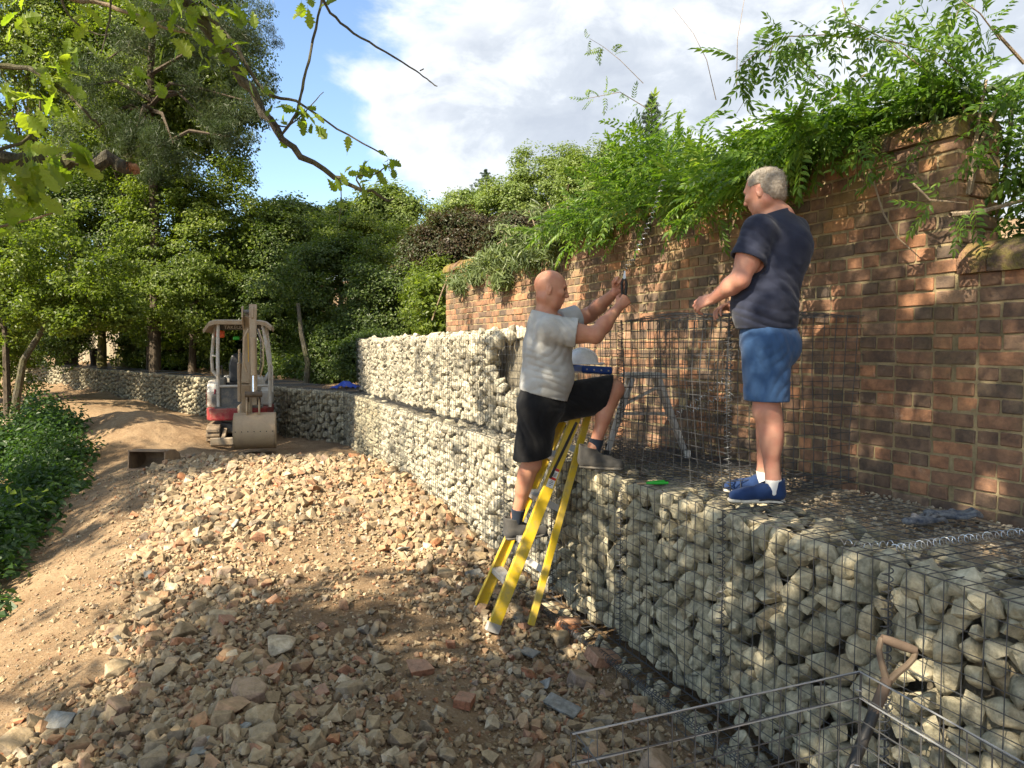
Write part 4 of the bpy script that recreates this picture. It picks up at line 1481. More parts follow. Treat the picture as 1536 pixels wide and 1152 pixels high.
M['fence_wood'] = mat_wood('weathered_boards', (0.20, 0.17, 0.12), (0.42, 0.36, 0.26))
fb = at(150, 518, 29)
fence = empty('plank_fence', (fb.x, 29, gz(fb.x, 29) - .05), 0, 'pale vertical plank fence among the trees behind the far gabions', 'fence')
rr = np.random.default_rng(8)
for k in range(16):
    link('plank', MB().box((0, 0, .8), (.125, .025, 1.65 + rr.normal(0, .04))).mesh('plank', M['fence_wood']), fence, (-.9 + k * .135, rr.normal(0, .006), 0), (0, rr.normal(0, .01), 0))
link('rail', MB().box((.1, .04, .5), (2.2, .04, .08)).mesh('rail', M['fence_wood']), fence)
fb = at(245, 520, 27)
fence2 = empty('stick_fence', (fb.x, 27, gz(fb.x, 27) - .1), 0, 'rough fence of upright sticks in the shade, left of the excavator canopy', 'fence')
for k in range(22):
    link('stick', MB().tube([(0, 0, 0), (rr.normal(0, .05), 0, .8), (rr.normal(0, .08), 0, 1.5 + rr.uniform(-.2, .4))], .03, 5).mesh('stick', M['bark']), fence2, (-.6 + k * .14, rr.normal(0, .04), 0))

# fallen log beside the nettles
lb = at(14, 590, 17.5)
o = MB().tube([Vector((-.9, .1, .15)), Vector((0, 0, .18)), Vector((.55, -.1, .12))], [.2, .19, .17], 9).build('fallen_log', M['stem'], None, smooth=True)
o.location = (lb.x, 17.5, gz(lb.x, 17.5))
tag(o, 'fallen brown log at the left edge above the nettles', 'log')

# nettles and brambles down the bank
rng = np.random.default_rng(31)
B = [drop(px, py) for px, py in ((2, 925), (18, 880), (45, 830), (80, 790), (112, 745), (128, 700), (122, 660), (100, 625))]
by = np.array([b.y for b in B])
bx_ = np.array([b.x for b in B])
o_ = np.argsort(by)
by, bx_ = by[o_], bx_[o_]
n = 2300
yy = rng.uniform(5.5, 17.0, n)
xb = np.interp(yy, by, bx_)
xx = xb - rng.exponential(1.5, n) + rng.normal(0, .16, n) + .30 * np.abs(vnoise(np.zeros(n), yy, 1.3, 21)) * 2 - .25
ok = (xx > -.78 * yy - 1.5) & (xx < xb + .2) & (vnoise(xx, yy, 1.8, 23) > -.36)
xx, yy, xb = xx[ok], yy[ok], xb[ok]
zz = height(xx, yy)
edge = np.clip((xb - xx) / .7, 0.15, 1)
hh_ = rng.uniform(.4, 1.0, len(xx)) * (.3 + .7 * edge) * (1 + 1.1 * vnoise(xx, yy, .9, 22))
Cs, Nn, Ls = [], [], []
for x, y, z, h in zip(xx, yy, zz, hh_):
    k = int(7 + 9 * h)
    t = (np.arange(k) + .5) / k
    a = rng.uniform(0, 6.28) + np.repeat(np.arange((k + 1) // 2) * 1.57, 2)[:k] + np.tile([0, 3.14], (k + 1) // 2)[:k]
    lean = rng.normal(0, .12, 2)
    rad = .12 * (1.1 - .6 * t)
    Cs.append(np.column_stack([x + lean[0] * t + np.cos(a) * rad, y + lean[1] * t + np.sin(a) * rad, z + h * (.15 + .85 * t)]))
    Nn.append(np.column_stack([np.cos(a) * .5, np.sin(a) * .5, np.full(k, .8)]))
    Ls.append(.15 * (1.05 - .5 * t) * rng.uniform(.8, 1.2, k))
Cs, Nn, Ls = np.concatenate(Cs), np.concatenate(Nn), np.concatenate(Ls)
V, Fc = leaf_quads(Cs, Nn + rng.normal(size=Nn.shape) * .25, Ls, Ls * .55, rng, .6)
link('nettles', npmesh('nettles', V, Fc, M['nettle']), kind='stuff')['label'] = 'bank of green nettles and brambles'
# a pale bramble shoot reaching out of them
p0, p1, p2 = drop(20, 770), at(45, 760, 9.2), at(62, 770, 9.0)
br = empty('bramble_shoot', p0, 0, 'pale green bramble shoot lying over the bank\'s edge at left', 'plant')
MB().tube([Vector((0, 0, .25)), (p1 - p0) * .5 + Vector((0, 0, .3)), at(35, 752, 9.1) - p0, at(58, 768, 9.0) - p0], [.012, .01, .008, .004], 5).build('stem', M['leaf_oak'], br, smooth=True)
rr = np.random.default_rng(3)
C = np.array([at(12 + 8 * k, 745 + rr.uniform(-14, 18), 9.1) for k in range(9)])
V, Fc = leaf_quads(C - np.array(p0), rr.normal(size=(9, 3)) * .4 + (0, -.3, 1), np.full(9, .13), np.full(9, .08), rr)
link('leaves', npmesh('leaves', V, Fc, M['leaf_oak']), br, kind='stuff')
# woodland floor plants behind the far gabions
n = 900
t = rng.uniform(0, 1, n)
xx = np.interp(t, [0, 1], [-12, -3.2]) + rng.normal(0, .8, n)
yy = np.interp(xx, [-12, -9, -6, -4, -2], [24.5, 22.5, 19.3, 17.5, 15.5]) + rng.uniform(0, 2.5, n)
ok = side(xx, yy) > 1.0
xx, yy = xx[ok], yy[ok]
C = np.column_stack([xx, yy, height(xx, yy) + rng.uniform(.05, .5, len(xx))])
V, Fc = clump_leaves(C, np.full(len(C), .25), 22, .11, rng)
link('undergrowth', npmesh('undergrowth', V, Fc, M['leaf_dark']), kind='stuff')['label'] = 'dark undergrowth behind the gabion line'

# ------------------------------------------------------------------ the climber on the wall
def compound_leaf(seed, npair=6, L=.26, lf=.068):
    r = np.random.default_rng(seed)
    Vs, Fs, o = [], [], 0

    def leaflet(p, d, nrm, l, w):
        nonlocal o
        d, nrm = d / np.linalg.norm(d), nrm / np.linalg.norm(nrm)
        s = np.cross(nrm, d)
        pts = [p, p + d * l * .35 + s * w * .5 + nrm * w * .10, p + d * l * .72 + s * w * .34 + nrm * w * .04, p + d * l - nrm * l * .16,
               p + d * l * .72 - s * w * .34 + nrm * w * .04, p + d * l * .35 - s * w * .5 + nrm * w * .10, p + d * l * .5 - nrm * l * .03]
        Vs.extend(pts)
        Fs.extend([(o + a, o + b, o + c) for a, b, c in ((0, 1, 6), (1, 2, 6), (2, 3, 6), (3, 4, 6), (4, 5, 6), (5, 0, 6))])
        o += 7
    P = lambda t: np.array([L * t, .02 * math.sin(t * 3), -.30 * L * t * t])
    for k in range(npair):
        t = .22 + .74 * k / (npair - 1)
        for sg in (-1, 1):
            a = R(62 - 14 * t + r.normal(0, 6))
            d = np.array([math.cos(a), sg * math.sin(a), -.22 - .2 * r.random()])
            l = lf * (1.0 - .28 * abs(t - .5)) * r.uniform(.88, 1.1)
            leaflet(P(t), d, np.array([-.1, sg * .18 * r.random(), 1.0]), l, l * .40)
    leaflet(P(1.0), np.array([1, r.normal(0, .1), -.5]), np.array([.4, 0, 1]), lf * 1.05, lf * .4)
    for i in range(4):                            # the midrib
        a, b = P(i / 4), P((i + 1) / 4)
        Vs.extend([a + (0, .0012, 0), a - (0, .0012, 0), b - (0, .0012, 0), b + (0, .0012, 0)])
        Fs.extend([(o, o + 1, o + 2), (o, o + 2, o + 3)])
        o += 4
    return np.array(Vs), np.array(Fs)


CL = [compound_leaf(k, int(5 + k % 3), .22 + .03 * (k % 4), .055 + .008 * (k % 3)) for k in range(6)]
CLM = [npmesh('leaf', v, f, M['leaf_wist']) for v, f in CL]


def wpt(s, z, off=0.0):
    """A point s metres along the wall from its near end, off metres in front of the face."""
    p = W0 + WD * s + WN * off
    return np.array([p[0], p[1], z])


def leaf_rot(d, nrm):
    d = d / np.linalg.norm(d)
    nrm = nrm - d * np.dot(nrm, d)
    nrm /= np.linalg.norm(nrm)
    return np.column_stack([d, np.cross(nrm, d), nrm])


rng = np.random.default_rng(33)
wc = wpt(0, 0)
climber = empty('climbing_plant', (wc[0], wc[1], WTOP), 0, 'bright green wisteria like climber heaped along the brick wall\'s top', 'climber')
cb = np.array(climber.location)
places = []


def mass_top(s):
    """How high above the coping the leaves heap, along the wall."""
    return .12 + .10 * math.exp(-((s - .9) / .8) ** 2) + .07 * math.sin(s * 3.3 + 1) + .62 * math.exp(-((s - 2.75) / .45) ** 2)


n = 2300
for _ in range(n):
    s = rng.uniform(-1.3, 3.7) if rng.random() < .75 else rng.uniform(-.8, 1.6)
    fade = float(sstep(3.9, 3.2, s))
    off = rng.normal(.06, .26)
    h = mass_top(s) * rng.random() ** .7 * fade
    if s < .55 and s > .05:
        off = -abs(off) - .12
    z = WTOP + .04 + h - max(0, abs(off) - .2) * .5
    if off > .05:
        z -= rng.uniform(0, .24 if .95 < s < 3.4 else .02)
    if s < .05:                                   # over and behind the low wall
        off = rng.uniform(-1.2, -.30)
        z = rng.uniform(2.6, 3.3)
    p = wpt(s, z, off)
    d = np.array([WN[0] * (.5 + off), WN[1] * (.5 + off), 0]) + rng.normal(0, .5, 3) + np.array([0, 0, -.05 + .3 * (h > .25)])
    places.append((p, d, rng.normal(0, .3, 3) + np.array([WN[0] * .35, WN[1] * .35, .85]), rng.uniform(.75, 1.15)))
# long shoots reaching into the sky
SH = MB()
shoots = [[(1410, 120, 4.1), (1330, 62, 4.0), (1240, 52, 3.95), (1180, 55, 3.9), (1140, 75, 3.9), (1110, 100, 3.9)],
          [(1440, 110, 4.0), (1400, 78, 3.9), (1330, 60, 3.85), (1290, 40, 3.8), (1265, 30, 3.8)],
          [(1230, 120, 4.4), (1190, 75, 4.2), (1185, 58, 4.1)],
          [(1500, 60, 3.7), (1470, 20, 3.6), (1430, -10, 3.6)],
          [(1380, 120, 4.2), (1420, 60, 4.0), (1440, 10, 3.9)],
          [(1074, 150, 5.0), (1060, 90, 4.9), (1040, 50, 4.9), (1010, 12, 4.9)],
          [(965, 125, 6.2), (930, 90, 6.1), (905, 70, 6.1), (885, 58, 6.1)],
          [(975, 165, 6.2), (930, 138, 6.1), (880, 148, 6.1)],
          [(1105, 130, 5.0), (1106, 60, 4.9), (1118, -10, 4.9)],
          [(1290, 65, 4.0), (1268, 20, 3.9), (1260, -10, 3.9)],
          [(1160, 60, 3.9), (1152, 100, 3.9), (1130, 130, 4.2), (1105, 170, 4.6)],
          [(1180, 65, 4.0), (1220, 110, 4.2), (1240, 130, 4.4)]]
bare = {5, 6, 8, 9, 10, 11}
for k, sh in enumerate(shoots):
    P = [at(*q) for q in sh]
    Q = []
    for a_, b_ in zip(P[:-1], P[1:]):
        Q += [a_.lerp(b_, t / 4) for t in range(4)]
    Q.append(P[-1])
    SH.tube([q - Vector(cb) for q in Q], [(.0042 if k not in bare else .0028) * (1 - .6 * i / len(Q)) for i in range(len(Q))], 5, False)
    m_ = len(Q)
    for i in range(m_):
        if k in bare and not (k in (6, 7) and i > m_ * .2 and rng.random() < .4):
            continue
        for _ in range(2):
            q = Q[i].lerp(Q[min(i + 1, m_ - 1)], rng.random())
            d = rng.normal(0, .7, 3) + np.array([WN[0] * .3, WN[1] * .3, rng.uniform(-.7, .5)])
            places.append((np.array(q), d, rng.normal(0, .5, 3) + np.array([-.3, -.5, .7]), rng.uniform(.55, .95) if k not in (6, 7) else .5))
# sprays that hang over the face of the wall
for px, py, Y, m_ in ((1330, 235, 4.15, 5), (1300, 215, 4.2, 5), (1395, 215, 4.0, 3), (1410, 300, 3.9, 3), (940, 350, 6.55, 2), (905, 360, 6.9, 2), (1055, 340, 5.75, 2), (1040, 350, 5.8, 1), (1440, 320, 3.75, 4), (1470, 240, 3.8, 5), (1500, 200, 3.8, 6), (1520, 130, 3.8, 6), (1520, 330, 4.1, 5)):
    for _ in range(m_):
        p = np.array(at(px + rng.normal(0, 16), py + rng.normal(0, 12), Y))
        d = np.array([WN[0] * .5, WN[1] * .4, -.35]) + rng.normal(0, .45, 3)
        places.append((p, d, np.array([WN[0] * .7, WN[1] * .9, .7]) + rng.normal(0, .3, 3), rng.uniform(.65, .9) * (.55 if px == 1055 or px == 1040 else 1)))
dcam = [np.linalg.norm(p - np.array([0, 0, CAMZ])) - (2.0 if i >= n else 0) for i, (p, *_r) in enumerate(places)]
front = [i for i in np.argsort(dcam) if places[i][0][0] / places[i][0][1] < .70][:300]
fs = set(front)
parts = []
for i, (p, d, nn, sc) in enumerate(places):
    Rm = leaf_rot(d, nn)
    k = int(rng.integers(6))
    if i in fs:
        o = link('leaf', CLM[k], climber)
        o.matrix_local = Matrix.Translation(Vector(p - cb)) @ Matrix(Rm.tolist()).to_4x4() @ Matrix.Scale(sc, 4)
    else:
        parts.append((CL[k][0] * sc @ Rm.T + (p - cb), CL[k][1]))
V, Fc = join(parts)
link('foliage', npmesh('foliage', V, Fc, M['leaf_wist']), climber, kind='stuff')
# inner dark leaves and the woody stems
ii = []
for _ in range(640):
    s = rng.uniform(-1.3, 3.6) if _ < 300 else rng.uniform(-2.2, .04)
    if _ >= 460:
        ii.append(wpt(rng.uniform(-.4, 1.3), rng.uniform(1.4, 3.35), rng.uniform(-2.2, -.5)))
        continue
    ii.append(wpt(s, WTOP + .02 + rng.random() * mass_top(s) * .6 if s > .05 else rng.uniform(1.9, 3.25), rng.normal(-.18, .12) if s > .05 else rng.uniform(-1.6, -.38)))
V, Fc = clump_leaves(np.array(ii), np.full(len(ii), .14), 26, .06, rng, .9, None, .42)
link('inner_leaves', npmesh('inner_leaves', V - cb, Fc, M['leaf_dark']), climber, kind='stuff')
for pts, r in (([(1452, 292, 3.95), (1462, 235, 3.95), (1468, 180, 3.98), (1480, 120, 4.0)], .012), ([(1455, 290, 3.98), (1470, 215, 4.0), (1500, 150, 4.05), (1536, 120, 4.1)], .011), ([(1448, 285, 4.0), (1448, 200, 4.0), (1445, 150, 4.0)], .009),
               ([(1425, 322, 3.7), (1470, 318, 3.75), (1536, 300, 3.9)], .013), ([(1370, 275, 3.95), (1395, 300, 3.9), (1420, 302, 3.85), (1450, 305, 3.85)], .006), ([(1536, 95, 3.8), (1500, 55, 3.75), (1488, 40, 3.7)], .009),
               ([(1305, 255, 4.3), (1325, 320, 4.2), (1345, 355, 4.15), (1378, 385, 4.05)], .0055), ([(1175, 300, 4.95), (1205, 230, 4.8), (1240, 155, 4.6), (1300, 110, 4.4)], .005), ([(1045, 345, 5.8), (1052, 310, 5.7), (1080, 275, 5.6)], .005),
               ([(1490, 360, 4.2), (1510, 240, 4.3), (1520, 150, 4.4)], .014)):
    SH.tube([at(*q) - Vector(cb) for q in pts], [r, r * .9, r * .75, r * .5][:len(pts)], 6, False)
SH.build('stems', M['stem'], climber, smooth=True, kind='stuff')

# narrow leaved plant spilling over the far part of the wall
rng = np.random.default_rng(37)
p0 = wpt(5.6, WTOP, -.1)
bam = empty('narrow_leaved_plant', p0, 0, 'grey green narrow leaved plant spilling over the wall left of the bald man\'s head', 'climber')
C, Nn = [], []
for px, py, r in ((790, 365, 28), (820, 350, 30), (850, 345, 25), (770, 385, 25), (740, 395, 18), (870, 340, 20), (800, 385, 25), (835, 372, 20), (715, 408, 12), (760, 420, 12), (690, 425, 12)):
    Yw = 4.09 / ((px - 768) / F + .45) - .02
    for _ in range(26):
        C.append(np.array(at(px + rng.normal(0, r * .55), py + rng.normal(0, r * .5), Yw + rng.uniform(-.25, .2))))
C = np.array(C)
V, Fc = clump_leaves(C, np.full(len(C), .13), 26, .13, rng, .8, None, .17, 1.0, .3)
link('leaves', npmesh('leaves', V - np.array(p0), Fc, M['bamboo']), bam, kind='stuff')
st = MB()
for _ in range(16):
    a = np.array(wpt(rng.uniform(4.4, 6.6), WTOP - .02, rng.uniform(-.3, 0)))
    e = a + np.array([rng.normal(0, .25), rng.normal(0, .2), rng.uniform(.2, .55)])
    st.tube([a - p0, (a + e) / 2 - p0 + (0, 0, .06), e - p0], .006, 5, False)
st.build('stems', M['stem'], bam, smooth=True, kind='stuff')
# ivy curtain at the wall's far end
p0 = wpt(WLEN, 2.0, 0)
ivy = empty('trailing_plant', p0, 0, 'leafy trailing plant at the far left end of the brick wall', 'climber')
C = np.array([np.array(at(650 + rng.normal(0, 14), 440 + rng.uniform(-25, 60), 11.9 + rng.uniform(-.3, .4))) for _ in range(150)])
V, Fc = clump_leaves(C, np.full(len(C), .16), 26, .085, rng)
link('leaves', npmesh('leaves', V - np.array(p0), Fc, M['leaf_mid']), ivy, kind='stuff')
MB().tube([at(672, 415, 11.4) - Vector(p0), at(662, 440, 11.5) - Vector(p0), at(648, 480, 11.6) - Vector(p0)], .012, 5).build('stem', M['stem'], ivy, smooth=True)

# ------------------------------------------------------------------ the oak that overhangs the camera
rng = np.random.default_rng(91)
OAK = Vector((-4.6, -1.6, gz(-4.6, -1.6) - .2))
oak = empty('oak_tree', OAK, 0, 'oak whose lichened branches and lobed leaves hang into the upper left', 'tree')
trunk_top = Vector((-4.3, -1.2, 5.2))
MB().tube([Vector((0, 0, 0)), Vector((0, 0, .6)), (trunk_top - OAK) * .5 + Vector((.1, 0, 0)), trunk_top - OAK, (trunk_top - OAK) + Vector((.3, .3, 3.2))], [.5, .36, .3, .25, .1], 12).build('trunk', M['bark_lichen'], oak, smooth=True)


def shade_wanted(q):
    """How much of the light towards a place in the scene the oak's crown takes: deep over the near ground and the shelf, open further out."""
    x, y, z = q
    if y < .8 or y > 13:
        return .55
    c = (x / y * F + 768)
    v = (CAMZ - z) / y
    py = 520 + v * F
    if z > 3.0:
        return .10
    s = float(side(np.array([x]), np.array([y]))[0])
    if s < -.05:                                  # ground on the rubble side
        if c < 230:
            return .20
        return float(np.interp(py, [690, 770, 800, 850, 880, 930, 1200], [.02, .03, .24, .18, .42, .66, .72]))
    if s < .05 or z < 1.0:                        # gabion faces
        return float(np.interp(c, [500, 600, 620, 760, 840, 900, 1500], [.6, .45, .06, .10, .40, .74, .64]))
    if c > 1290:
        return .84
    if c > 1170 and z < 2.1 and z > 1.15:
        return .04
    if c > 1180:
        return .42
    return .26 if c > 870 else .24


def light_hit(p):
    """First surface the sunlight through p meets: the gabion front, the wall or the ground."""
    d = -np.array(SUN_TO)
    ts = np.arange(.5, 22, .12)
    Q = p[None] + d[None] * ts[:, None]
    s = (Q[:, :2] - G0) @ GB
    w = (Q[:, :2] - W0) @ WN
    gnd = np.where(s > 0, GTOP, 0.08)
    hit = (Q[:, 2] < gnd) | ((w < 0) & (Q[:, 2] < WTOP + .5) & (((Q[:, :2] - W0) @ WD) < WLEN))
    k = np.argmax(hit) if hit.any() else len(ts) - 1
    return Q[k]


cl_ = []  # unseen crown: clumps kept where their shade is wanted on the scene
tries = 0
while tries < 5000:
    tries += 1
    p = np.array([-2.9, .9, 6.5]) + rng.normal(size=3) * np.array([2.6, 2.5, .9]) if tries % 3 else np.array([-5.5, -1.9, 6.0]) + rng.normal(size=3) * np.array([1.3, 1.3, .8])
    if p[2] < 4.7 or p[2] > 8.6 or (p[2] - CAMZ) < .56 * max(p[1], 0) + .45:
        continue
    lump = vnoise(p[0:1] + 30, p[1:2] + p[2] + 30, .9, 17)[0]
    hit = light_hit(p)
    onwall = abs((hit[:2] - W0) @ WN) < .2 and hit[2] > GTOP + .05
    want = np.clip(shade_wanted(hit) + lump * (.35 if not onwall else 1.1), 0.02, .95)
    if rng.random() < -math.log(1 - want) / 2.7:
        cl_.append(p)
cl_ = np.array(cl_)
# the low hanging leaves at the left are to catch the sun: clumps in their way are left out
st_ = np.array(SUN_TO)
for px, py, Y in ((40, 260, 2.7), (20, 290, 2.7), (95, 215, 2.75), (15, 195, 2.8), (80, 115, 2.85), (95, 80, 2.85), (55, 95, 2.85), (60, 145, 2.85), (295, 30, 3.0), (252, 62, 3.0), (231, 128, 3.0), (20, 335, 2.8), (450, 170, 3.1), (540, 255, 3.15), (585, 245, 3.15)):
    o0 = np.array(at(px, py, Y))
    v = cl_ - o0
    tt = v @ st_
    cl_ = cl_[np.linalg.norm(v - tt[:, None] * st_, axis=1) > .42]
V, Fc = clump_leaves(cl_, np.full(len(cl_), .26), 34, .105, rng, .6, None, .6, .3, .8)
link('crown', npmesh('crown', V - np.array(OAK), Fc, M['leaf_oak']), oak)
lb = MB()
for k in rng.choice(len(cl_), 120, replace=False):
    a = OAK.lerp(trunk_top + Vector((.1, .1, 1)), rng.uniform(.75, 1.0))
    e = Vector(cl_[k])
    mid = a.lerp(e, .5) + Vector((rng.normal(0, .2), rng.normal(0, .2), rng.uniform(0, .5)))
    r0 = rng.uniform(.02, .07)
    lb.tube([a - OAK, a.lerp(mid, .6) - OAK, mid - OAK, e - OAK], [r0 * 1.4, r0, r0 * .7, .006], 6, False)
lb.build('limbs', M['bark_lichen'], oak, smooth=True, kind='stuff')


def oak_leaf(seed):
    r = np.random.default_rng(seed)
    L = 1.0
    right = [(0.0, .0), (.06, .03), (.20, .10), (.26, .07), (.36, .20), (.43, .12), (.54, .27), (.61, .17), (.73, .28), (.80, .18), (.90, .19), (.97, .08), (1.0, 0)]
    V = [(x, 0, -.18 * x * x + .02 * math.sin(x * 9)) for x, _ in right]
    m_ = len(V)
    for sg in (1, -1):
        V += [(x - .03 * (y > .15), sg * y * r.uniform(.85, 1.15), -.18 * x * x + .28 * y + r.normal(0, .012)) for x, y in right]
    Fs = []
    for sg, o in ((1, m_), (-1, 2 * m_)):
        for i in range(m_ - 1):
            q = (i, i + 1, o + i + 1, o + i)
            Fs.append(q if sg < 0 else tuple(reversed(q)))
    V += [(-.16, .006, .0), (-.16, -.006, 0), (0, -.008, 0), (0, .008, 0)]
    Fs.append((3 * m_, 3 * m_ + 1, 3 * m_ + 2, 3 * m_ + 3))
    return npmesh('leaf', np.array(V), np.array(Fs), M['leaf_oak'])


OL = [oak_leaf(k) for k in range(5)]


def branch(pts, r0, r1, mat='bark_lichen', name='branch'):
    P = [at(*p) for p in pts]
    Q = []
    for i in range(len(P) - 1):
        a0, a1, a2, a3 = P[max(i - 1, 0)], P[i], P[i + 1], P[min(i + 2, len(P) - 1)]
        for t in (0, .25, .5, .75):
            Q.append(.5 * ((2 * a1) + (a2 - a0) * t + (2 * a0 - 5 * a1 + 4 * a2 - a3) * t * t + (3 * a1 - a0 - 3 * a2 + a3) * t ** 3))
    Q.append(P[-1])
    j = [Vector((rng.normal(0, r0 * .22), rng.normal(0, r0 * .22), rng.normal(0, r0 * .22))) for _ in Q]
    MB().tube([q + e - OAK for q, e in zip(Q, j)], [(r0 + (r1 - r0) * i / (len(Q) - 1)) * rng.uniform(.88, 1.14) for i in range(len(Q))], 8).build(name, M[mat], oak, smooth=True)
    return Q


Yb = 3.1
branch([(-260, -420, 1.2), (120, -160, 2.4), (265, -20, 3.0), (320, 50, Yb), (365, 120, Yb), (405, 182, Yb), (440, 225, Yb), (500, 262, 3.15), (545, 288, 3.15), (590, 300, 3.2)], .030, .004)
branch([(283, 10, 3.05), (340, 50, 3.1), (395, 135, 3.12), (445, 152, 3.15), (505, 192, 3.2), (575, 232, 3.2)], .009, .003)
branch([(420, 205, Yb), (440, 178, Yb), (448, 160, Yb), (456, 120, Yb), (470, 60, Yb), (484, -10, Yb), (490, -60, 3.0)], .006, .005)
branch([(478, -30, 3.0), (490, 10, 3.05), (520, 42, 3.1), (565, 70, 3.1), (615, 100, 3.1), (640, 118, 3.1), (655, 130, 3.1)], .006, .002)
branch([(630, 106, 3.1), (636, 103, 3.1)], .003, .002)
branch([(-330, 120, 1.9), (-120, 225, 2.6), (0, 240, 2.9), (60, 243, 2.92), (110, 238, 2.94), (160, 244, 2.95), (196, 250, 2.96)], .038, .024, name='broken_limb')
branch([(190, 248, 2.96), (200, 252, 2.96), (204, 258, 2.965)], .022, .008, 'torn_wood', 'torn_end')
branch([(-60, -60, 2.4), (100, -4, 2.9), (150, 5, 3.0), (200, 22, 3.0), (240, 40, 3.0), (285, 50, 3.0)], .011, .004, 'stem')
branch([(-200, 40, 2.3), (-60, 96, 2.8), (0, 100, 2.9), (45, 104, 2.9), (90, 132, 2.9), (130, 168, 2.9), (150, 190, 2.95)], .014, .004)
branch([(90, -20, 2.9), (97, 10, 2.9), (115, 35, 2.9), (148, 52, 2.9), (165, 50, 2.9)], .006, .002)
branch([(166, -10, 2.9), (165, 30, 2.9), (152, 80, 2.9)], .005, .002)
branch([(-80, 360, 2.4), (0, 340, 2.8), (50, 328, 2.8), (80, 318, 2.8), (94, 308, 2.8)], .006, .002, 'stem')
branch([(-30, 230, 2.7), (30, 215, 2.75), (55, 190, 2.8), (60, 150, 2.8)], .008, .003)
branch([(545, 288, 3.15), (535, 265, 3.15), (560, 262, 3.15), (585, 246, 3.15)], .004, .002)
branch([(405, 182, Yb), (430, 190, 3.1), (460, 165, 3.1), (485, 138, 3.1)], .004, .0015)
branch([(510, 265, 3.15), (512, 300, 3.15), (508, 335, 3.15)], .003, .001)
nl = 0
for px, py, Y, r, m_, sz in ((40, 260, 2.7, 30, 22, .105), (20, 290, 2.7, 20, 9, .10), (95, 215, 2.75, 25, 10, .10), (70, 235, 2.75, 25, 10, .10), (15, 195, 2.8, 18, 7, .095), (80, 115, 2.85, 25, 12, .09), (95, 80, 2.85, 18, 7, .085), (55, 95, 2.85, 20, 8, .085),
                             (60, 145, 2.85, 16, 6, .09), (295, 30, 3.0, 28, 16, .085), (330, 75, 3.05, 25, 12, .085), (275, 12, 3.0, 25, 10, .085), (345, 15, 3.0, 20, 8, .085), (252, 62, 3.0, 8, 3, .085), (231, 128, 3.0, 7, 3, .075), (300, 90, 3.05, 20, 6, .08),
                             (450, 165, 3.1, 14, 9, .07), (462, 182, 3.1, 12, 7, .075), (430, 190, 3.1, 12, 6, .07), (415, 155, 3.1, 10, 4, .06), (505, 262, 3.15, 12, 6, .065), (540, 250, 3.15, 14, 9, .065), (585, 243, 3.15, 10, 9, .06), (556, 268, 3.15, 12, 5, .06),
                             (512, 300, 3.15, 6, 3, .05), (465, 5, 3.05, 14, 6, .08), (20, 335, 2.8, 10, 4, .08), (360, 110, 3.05, 14, 5, .07), (5, 130, 2.8, 15, 5, .085), (30, 30, 2.9, 25, 8, .08), (205, 10, 2.95, 25, 8, .08), (130, 10, 2.95, 20, 6, .08), (390, 130, 3.1, 8, 3, .06)):
    for _ in range(m_):
        p = at(px + rng.normal(0, r * .6), py + rng.normal(0, r * .55), Y + rng.normal(0, .05))
        d = rng.normal(0, .7, 3) + np.array([.15, 0, -.45])
        o = link('leaf', OL[int(rng.integers(5))], oak)
        o.matrix_local = Matrix.Translation(p - OAK) @ Matrix(leaf_rot(d, rng.normal(0, .55, 3) + np.array([-.2, -.45, .7])).tolist()).to_4x4() @ Matrix.Scale(sz * rng.uniform(.75, 1.15), 4)
        nl += 1

# trees standing off to the left: the photo shows only the shade they throw on the far gabions and the mound
for k, (x, y, z, rx, rz_, lab) in enumerate(((-10.9, 11.8, 6.0, 2.1, 3.1, 'tree just outside the photo\'s left edge, shading the earth mound'), (-11.3, 12.6, 10.6, 2.4, 3.2, 'taller tree outside the left edge, shading the hedge'), (-8.75, 8.9, 7.5, 1.6, 1.7, 'slim tree outside the left edge, shading the low gabions'), (-12.2, 3.4, 8.6, 2.4, 3.0, 'tree outside the left edge above the nettles'))):
    tree('broadleaf_tree', lab, 'tree', 'trees outside the left edge', gbase(x, y), [((x, y, z), (rx, rx, rz_), 14, 260, .6, 'leaf_mid')], .25, None, .16, 60, seed=200 + k)
